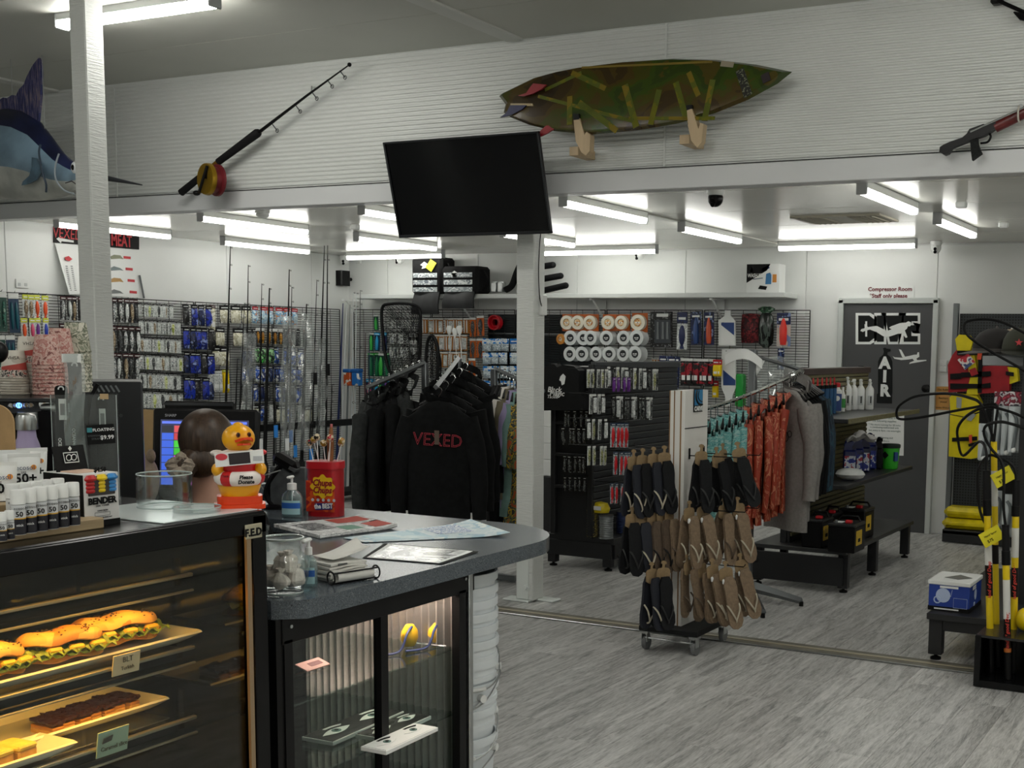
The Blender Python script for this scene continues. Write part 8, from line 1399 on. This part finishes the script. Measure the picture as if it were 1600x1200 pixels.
part('nape_hair', MB().ell((-.01, -.055, hz-.045), (.075, .045, .06), 0, 16, 10), HAIR, p)
sc2 = MB().tube([V((-.04, -.11, hz-.035))+V((cos(a)*(.024+.005*sin(7*a))-.02, .015*sin(a)-.025, sin(a)*(.022+.006*sin(5*a))-.02)) for a in [2*pi*i/36 for i in range(36)]], [.02+.004*sin(9*2*pi*i/36) for i in range(36)], 8, closed=True); part('scrunchie', sc2, mat('scrunchie_taupe', '#9a8e80', .9, nz=(40, .25), bp=(30, .6)), p)
for s in (-1, 1):
    part('ear', MB().ell((s*.083, .03, hz-.015), (.012, .02, .03), 0, 10, 8), SKIN_, p); e = part('eye', MB().ell((s*.032, .113, hz+.01), (.013, .008, .008), 0, 10, 6), PAPER, p); part('iris', MB().ell((s*.032, .119, hz+.01), (.006, .004, .006), 0, 8, 5), INK, e)
part('nose', MB().tube([(0, .115, hz+.012), (0, .132, hz-.02), (0, .125, hz-.028)], [.007, .012, .01], 8), SKIN_, p); part('mouth', MB().ell((0, .112, hz-.055), (.024, .008, .007), 0, 10, 6), mat('lips', '#9a5a54', .5), p)
sz_ = st_-.02; t = thing('stool', 'black stool under the cashier behind the counter', 'stool', (PX_, PY_, 0), PR); part('seat', MB().lathe([(.0, sz_-.06), (.16, sz_-.06), (.17, sz_-.04), (.16, sz_-.005), (0, sz_)], 24), BLACK, t); part('column', MB().cyl((0, 0, .06), (0, 0, sz_-.06), .025), CHROME, t)
for k in range(5): a = 2*pi*k/5; part('leg', MB().tube([(0, 0, .07), (.24*cos(a), .24*sin(a), .025)], [.02, .014], 6), BLACK, t)
# back bench with coffee machine and paper cups
t = thing('back_bench', 'black bench behind the cake cabinet carrying the coffee machine', 'bench', (-3.75, 2.3, 0)); part('top', MB().box((0, 0, .94), (.7, 1.0, .03), b=.003), CB, t); part('carcass', MB().box((0, 0, .46), (.66, .96, .92)), CB, t)
def MX(x, y, D=3.75): return P(x, y, D=D)
mt_ = MX(60, 619).z; cq = MX(40, 660); t = thing('coffee_machine', 'black coffee machine with oval buttons and steel spout', 'coffee machine', tuple(V((MX(40, 660, 3.62).x, MX(40, 660, 3.62).y, .956))), .88); mh = mt_-.956
part('body', MB().box((-.15, .155, mh/2+.0), (.56, .3, mh), b=.01), mat('machine_black', '#0d0d0e', .25), t); part('top_tray', MB().box((-.15, .145, mh-.006), (.58, .34, .012), b=.004), mat('tray_edge', '#3a3c3e', .3, .5), t)
loc = lambda x, y: WM[t.name].inverted() @ MX(x, y, 3.62)
for k, x in enumerate((18, 24, 30, 36, 42, 48)): c = loc(x, 633); part('button', MB().lathe([(.006, -.004), (.0075, .0)], 12, 0, (c.x, .0, c.z), ax=(0, -1, 0)).tube(arc((c.x, -.003, c.z), .0075, 0, 2*pi, 10, XX, ZZ)[:-1], .0012, 4, closed=True), CHROME if k != 2 else mat('button_lit', '#8fb8ff', .3, emit='#5f95ff', est=2), t)
c = loc(72, 632); part('gauge', MB().lathe([(.0, -.004), (.018, -.004), (.02, .004), (.015, .005)], 18, 0, (c.x, .002, c.z), ax=(0, -1, 0)), CHROME, t); c = loc(78, 637); part('steam_knob', MB().tube([(c.x-.02, .005, c.z), (c.x+.05, -.03, c.z)], [.012, .014], 10), STEEL, t); part('drip_spout', MB().tube([(c.x+.02, -.02, c.z), (c.x+.03, -.03, c.z-.16)], .007, 8), STEEL, t); c = loc(44, 670); part('group_head', MB().cyl((c.x, -.02, c.z+.05), (c.x, -.02, c.z-.0), .028), STEEL, t); part('panel_oval', MB().prism([(.07*cos(a), .022*sin(a)) for a in [2*pi*i/24 for i in range(24)]], (loc(33, 634).x, .0045, loc(33, 634).z), XX, ZZ, .002), mat('oval_panel', '#2b2e32', .3), t)
CUPW = blotch('cup_art_white', ['#cfc9bd', '#d9d4c9', '#c4bdb0', '#d4cec2'], 6, .7); CUPP = blotch('cup_art_pink', ['#c08f86', '#b5776f', '#d3b5ab', '#c9a096', '#7d4a46'], 70, .7); CUPL = blotch('cup_art_leaf', ['#c9c6b4', '#d6d3c4', '#6f7562', '#c2bfad', '#8f9480'], 26, .7, dist=1.5); REDC = mat('cup_red', '#b3453c', .6)
def cup(x, y, D, lbl, m, n, art=True, k=1.0):
    """stack of n paper cups, mouth down; each cup is an object"""
    base = P(x, 618, D=D+.12); zt_ = P(x, y, D=D).z; H = .088*k; step = max(.008, (zt_-mt_-H)/max(1, n-1)); me = None
    for i in range(n):
        zz = mt_+.001+i*step; o = thing('paper_cup', lbl+(', %s of its stack' % ('top cup' if i == n-1 else 'a lower cup')), 'cup', (base.x, base.y, zz), .45, 'paper cups stacked on the coffee machine, '+lbl.split(' cup')[0])
        if me is None: me = (_mesh('wall', MB().lathe([(.04*k, 0), (.0415*k, .002), (.0415*k, .005), (.04*k, .006), (.03*k, H-.003), (.0285*k, H), (.027*k, H-.004)], 24, cap=False).lathe([(0, H-.006), (.0285*k, H-.006)], 24), m),)
        q = bpy.data.objects.new('wall', me[0]); COL.objects.link(q); q.parent = o
        if i == n-1 and art:
            part('printed_band', MB().surf(lambda u, v: ((.0405-.0085*(.25+.35*v*(.5+.5*u)))*k*sin(2.4*u-.7), -(.0405-.0085*(.25+.35*v*(.5+.5*u)))*k*cos(2.4*u-.7), H*(.25+.35*v*(.5+.5*u))), 10, 3, th=.0005), REDC, o); part('printed_flowers', MB().surf(lambda u, v: ((.0405-.0085*.3*v)*k*sin(2.4*u-.7), -(.0405-.0085*.3*v)*k*cos(2.4*u-.7), H*(.06+.26*v)), 10, 3, th=.0009), blotch('cup_flowers', ['#d8d0c6', '#2e2a2a', '#cfc4ba', '#b3453c'], 110, .7), o)
            txt('VHSA', .014, INK, o, (.018, -.036*k, H*.74), V((1, .5, 0)), V((0, .12, 1)), local=True, ext=.0003)
cup(24, 558, 3.7, 'white red printed cup in the front stack', CUPW, 7); cup(49, 526, 3.76, 'white red printed cup in the second stack', CUPW, 9); cup(76, 523, 3.72, 'pink speckled cup in the third stack', CUPP, 9, False, 1.08); cup(97, 513, 3.85, 'pink speckled cup in the rear stack', CUPP, 10, False); cup(122, 504, 3.95, 'cream cup with leaf print at the back', CUPL, 11, False, 1.1)
q = P(3, 550, D=3.6); t = thing('round_brush', 'black round pompom at the left picture edge above the cups', 'ornament', (q.x-.03, q.y, mt_)); part('ball', MB().ell((0, 0, q.z-mt_), .035, 0, 14, 10), BLACK, t); part('stem', MB().cyl((0, 0, 0), (0, 0, q.z-mt_), .004), BLACK, t)
q = P(100, 700, D=3.5); t = thing('leaf_cup', 'small cup with green leaf print behind the lilac bottle', 'cup', (P(27, 700, D=3.4).x, P(27, 700, D=3.4).y, .956)); zz = P(27, 688, D=3.4).z-.956; part('wall', MB().lathe([(.03, 0), (.042, zz), (.039, zz), (.028, .004)], 20, cap=False), CUPL, t)
# arched plywood sign
q = P(2, 632, D=3.0); t = thing('arched_board', 'arched plywood board with a printed sunburst at the left edge', 'sign', (q.x-.02, q.y, KT+.0), .43); hh = q.z-KT; part('board', MB().prism([(-.045, 0), (.045, 0), (.045, hh-.045)]+[(.045*cos(a), hh-.045+.045*sin(a)) for a in [pi*i/14 for i in range(1, 14)]]+[(-.045, hh-.045)], (0, 0, 0), XX, ZZ, .006), mat('board_tan', '#ab8b5f', .7, nz=(30, .08)), t)
rb = MB()
for k in range(15): a = pi*.06+pi*.88*k/14; rb.tube([(.012*cos(a), -.0065, .07+.012*sin(a)), ((.03+.006*(k % 2))*cos(a), -.0065, .07+(.03+.006*(k % 2))*sin(a))], .0007, 4)
part('sunburst', rb, INK, t); part('blue_dot', MB().lathe([(.006, 0), (.006, .001)], 12, 0, (.012, -.0065, .055), ax=(0, -1, 0)), mat('dot_blue', '#2f4f9a', .5), t)
# acrylic stand of eyewear straps
q = P(140, 765, Z=KT); SD = 3.22; t = thing('strap_stand', 'clear acrylic stand of eyewear straps with a black price sign', 'display stand', (P(136, 700, D=SD).x, P(136, 700, D=SD).y, KT), .82); L3 = lambda x, y, D=SD: WM[t.name].inverted() @ P(x, y, D=D)
a, b = L3(84, 615), L3(182, 615); sw = b.x-a.x; cx_ = (a.x+b.x)/2; shh = a.z
part('back_sheet', MB().box((cx_, .04, shh/2), (sw, .003, shh)), glass('stand_acrylic', '#f4f7f6', .02, .2, .02), t); part('front_sheet', MB().box((cx_, -.03, shh/2), (sw, .003, shh)), glass('stand_acrylic', '#f4f7f6', .02, .2, .02), t); part('base', MB().box((cx_, .005, .004), (sw, .08, .008)), glass('stand_acrylic', '#f4f7f6', .02, .2, .02), t)
for s in (a, b): part('edge', MB().box((s.x, -.03, shh/2), (.0015, .0035, shh)), mat('acrylic_edge', '#b9c6c4', .15), t)
part('tape', MB().box((L3(164, 616).x, -.033, shh-.004), (.02, .002, .014)), mat('masking_tape', '#b59a72', .7), t)
g0, g1 = L3(137, 662), L3(180, 693); part('price_sign', MB().box(((g0.x+g1.x)/2, -.034, (g0.z+g1.z)/2), (g1.x-g0.x, .002, g0.z-g1.z), R=Matrix.Rotation(-.06, 3, 'Y')), INK, t); gx, gz = (g0.x+g1.x)/2, (g0.z+g1.z)/2
for s, dx, dz, sz, bo in (('FLOATING', .007, .012, .0108, .0002), ('EYEWEAR', -.015, -.004, .007, 0), ('STRAP', -.012, -.012, .007, 0), ('$9.99', .015, -.008, .0145, .0003)): txt(s, sz, PAPER if bo else mat('sign_dim', '#5a5f60', .6), t, (gx+dx, -.036, gz+dz), V((1, 0, .06)), ZZ, local=True, bold=bo, ext=.0003)
part('sign_mark', MB().box((gx-.026, -.0355, gz+.011), (.012, .001, .012)), mat('mark_teal', '#3b8f98', .5), t)
NEO = mat('neoprene_grey', '#313234', .85, spec=.2); 
def strap(x0, x1, y0, y1, lbl, barc, yy=0.0, txt_=True, D=SD):
    a, b = P(x0, y0, D=D), P(x1, y1, D=D); o = thing('eyewear_strap', lbl, 'strap pack', (P((x0+x1)/2, 700, D=D).x, P((x0+x1)/2, 700, D=D).y+yy, KT+.009), .82, 'eyewear straps in the stand'); l = lambda x, y: WM[o.name].inverted() @ P(x, y, D=D); A, B = l(x0, y0), l(x1, y1); w = B.x-A.x; h = A.z-B.z; zc = (A.z+B.z)/2-min(0, B.z)*.5
    part('card', MB().box((0, .0, A.z/2), (w, .003, A.z), b=.001), NEO, o); part('header', MB().prism(rrect(w*1.04, .035, .01), (0, .001, A.z), XX, ZZ, .004), INK, o); part('hang_slot', MB().tube(arc((0, -.005, A.z+.008), .006, -.5, pi+.3, 10, XX, ZZ), .002, 5), WPLAST, o)
    if barc: part('barcode_label', MB().box((.002, -.003, A.z-.045), (w*.6, .002, .055)), PAPER, o); part('barcode', MB().box((.002, -.0045, A.z-.045), (w*.38, .001, .03)), mat('barcode_grey', '#8f8f8f', .6), o)
    if txt_: txt('OCEAN+EARTH', .0105, PAPER, o, (-w*.25, -.004, A.z*.42), V((0, 0, -1)), XX, local=True, ext=.0003, bold=.0004)
    return o
strap(88, 110, 612, 730, 'grey eyewear strap card with barcode label, left one in the stand', True); strap(141, 160, 628, 720, 'eyewear strap card with barcode label behind the price sign', True, .02, False, 3.27); o = strap(112, 136, 575, 726, 'taller eyewear strap card in a shiny clear sleeve', False, -.005); l = lambda x, y: WM[o.name].inverted() @ P(x, y, D=3.2)
A, B = l(100, 552), l(135, 726); part('clear_sleeve', MB().surf(lambda u, v: (A.x+(B.x-A.x)*u+.004*sin(9*v), -.012-.004*sin(5*u+9*v)-.003*sin(23*v+11*u), A.z+(.012-A.z)*v), 8, 24), FILM, o); part('sleeve_header', MB().box(((A.x+B.x)/2-.004, -.01, A.z-.012), ((B.x-A.x)*.95, .003, .022)), PAPER, o); part('dark_lens_cord', MB().tube([l(106, 566)-YY*.008, l(112, 600)-YY*.008], .007, 6, flat=.3), INK, o)
q = P(147, 640, D=3.3); solo('black_strap', 'loose black strap end sticking up behind the stand', 'strap', MB().tube([P(138, 650, D=3.3), P(141, 622, D=3.3), P(153, 600, D=3.3)], [.006, .007, .006], 4, up=(0, 1, 0)).tube([P(138, 650, D=3.3), V((P(138, 650, D=3.3).x, P(138, 650, D=3.3).y, KT))], .004, 4), INK)
# tall black equipment box
a, b = P(174, 596, D=4.35), P(219, 596, D=4.35); t = thing('equipment_cabinet', 'tall black equipment cabinet with slanted vents beside the white post', 'cabinet', ((a.x+b.x)/2-.033, (a.y+b.y)/2-.037, 0), .85); wv = (b-a).length+.1; part('case', MB().box((0, .15, a.z/2), (wv, .3, a.z), b=.004), mat('cabinet_charcoal', '#1d1f22', .4), t)
for k in range(6): part('vent_slot', MB().box((-.0+.016*(k-3)-.01, -.0015, a.z-.025), (.006, .002, .026), R=Matrix.Rotation(-.5, 3, 'Y')), mat('slot_light', '#7d8284', .6), t)
part('lock', MB().cyl((.03, -.004, a.z-.12), (.03, .002, a.z-.12), .006), DGREY, t)
t = thing('black_tray', 'low black paper tray behind the clear cylinder', 'tray', tuple(P(240, 775, Z=CT+.0))); part('tray', MB().box((0, 0, .05), (.34, .24, .1), b=.008), BLACK, t); part('slot', MB().box((.02, -.1225, .06), (.24, .004, .02)), DGREY, t)
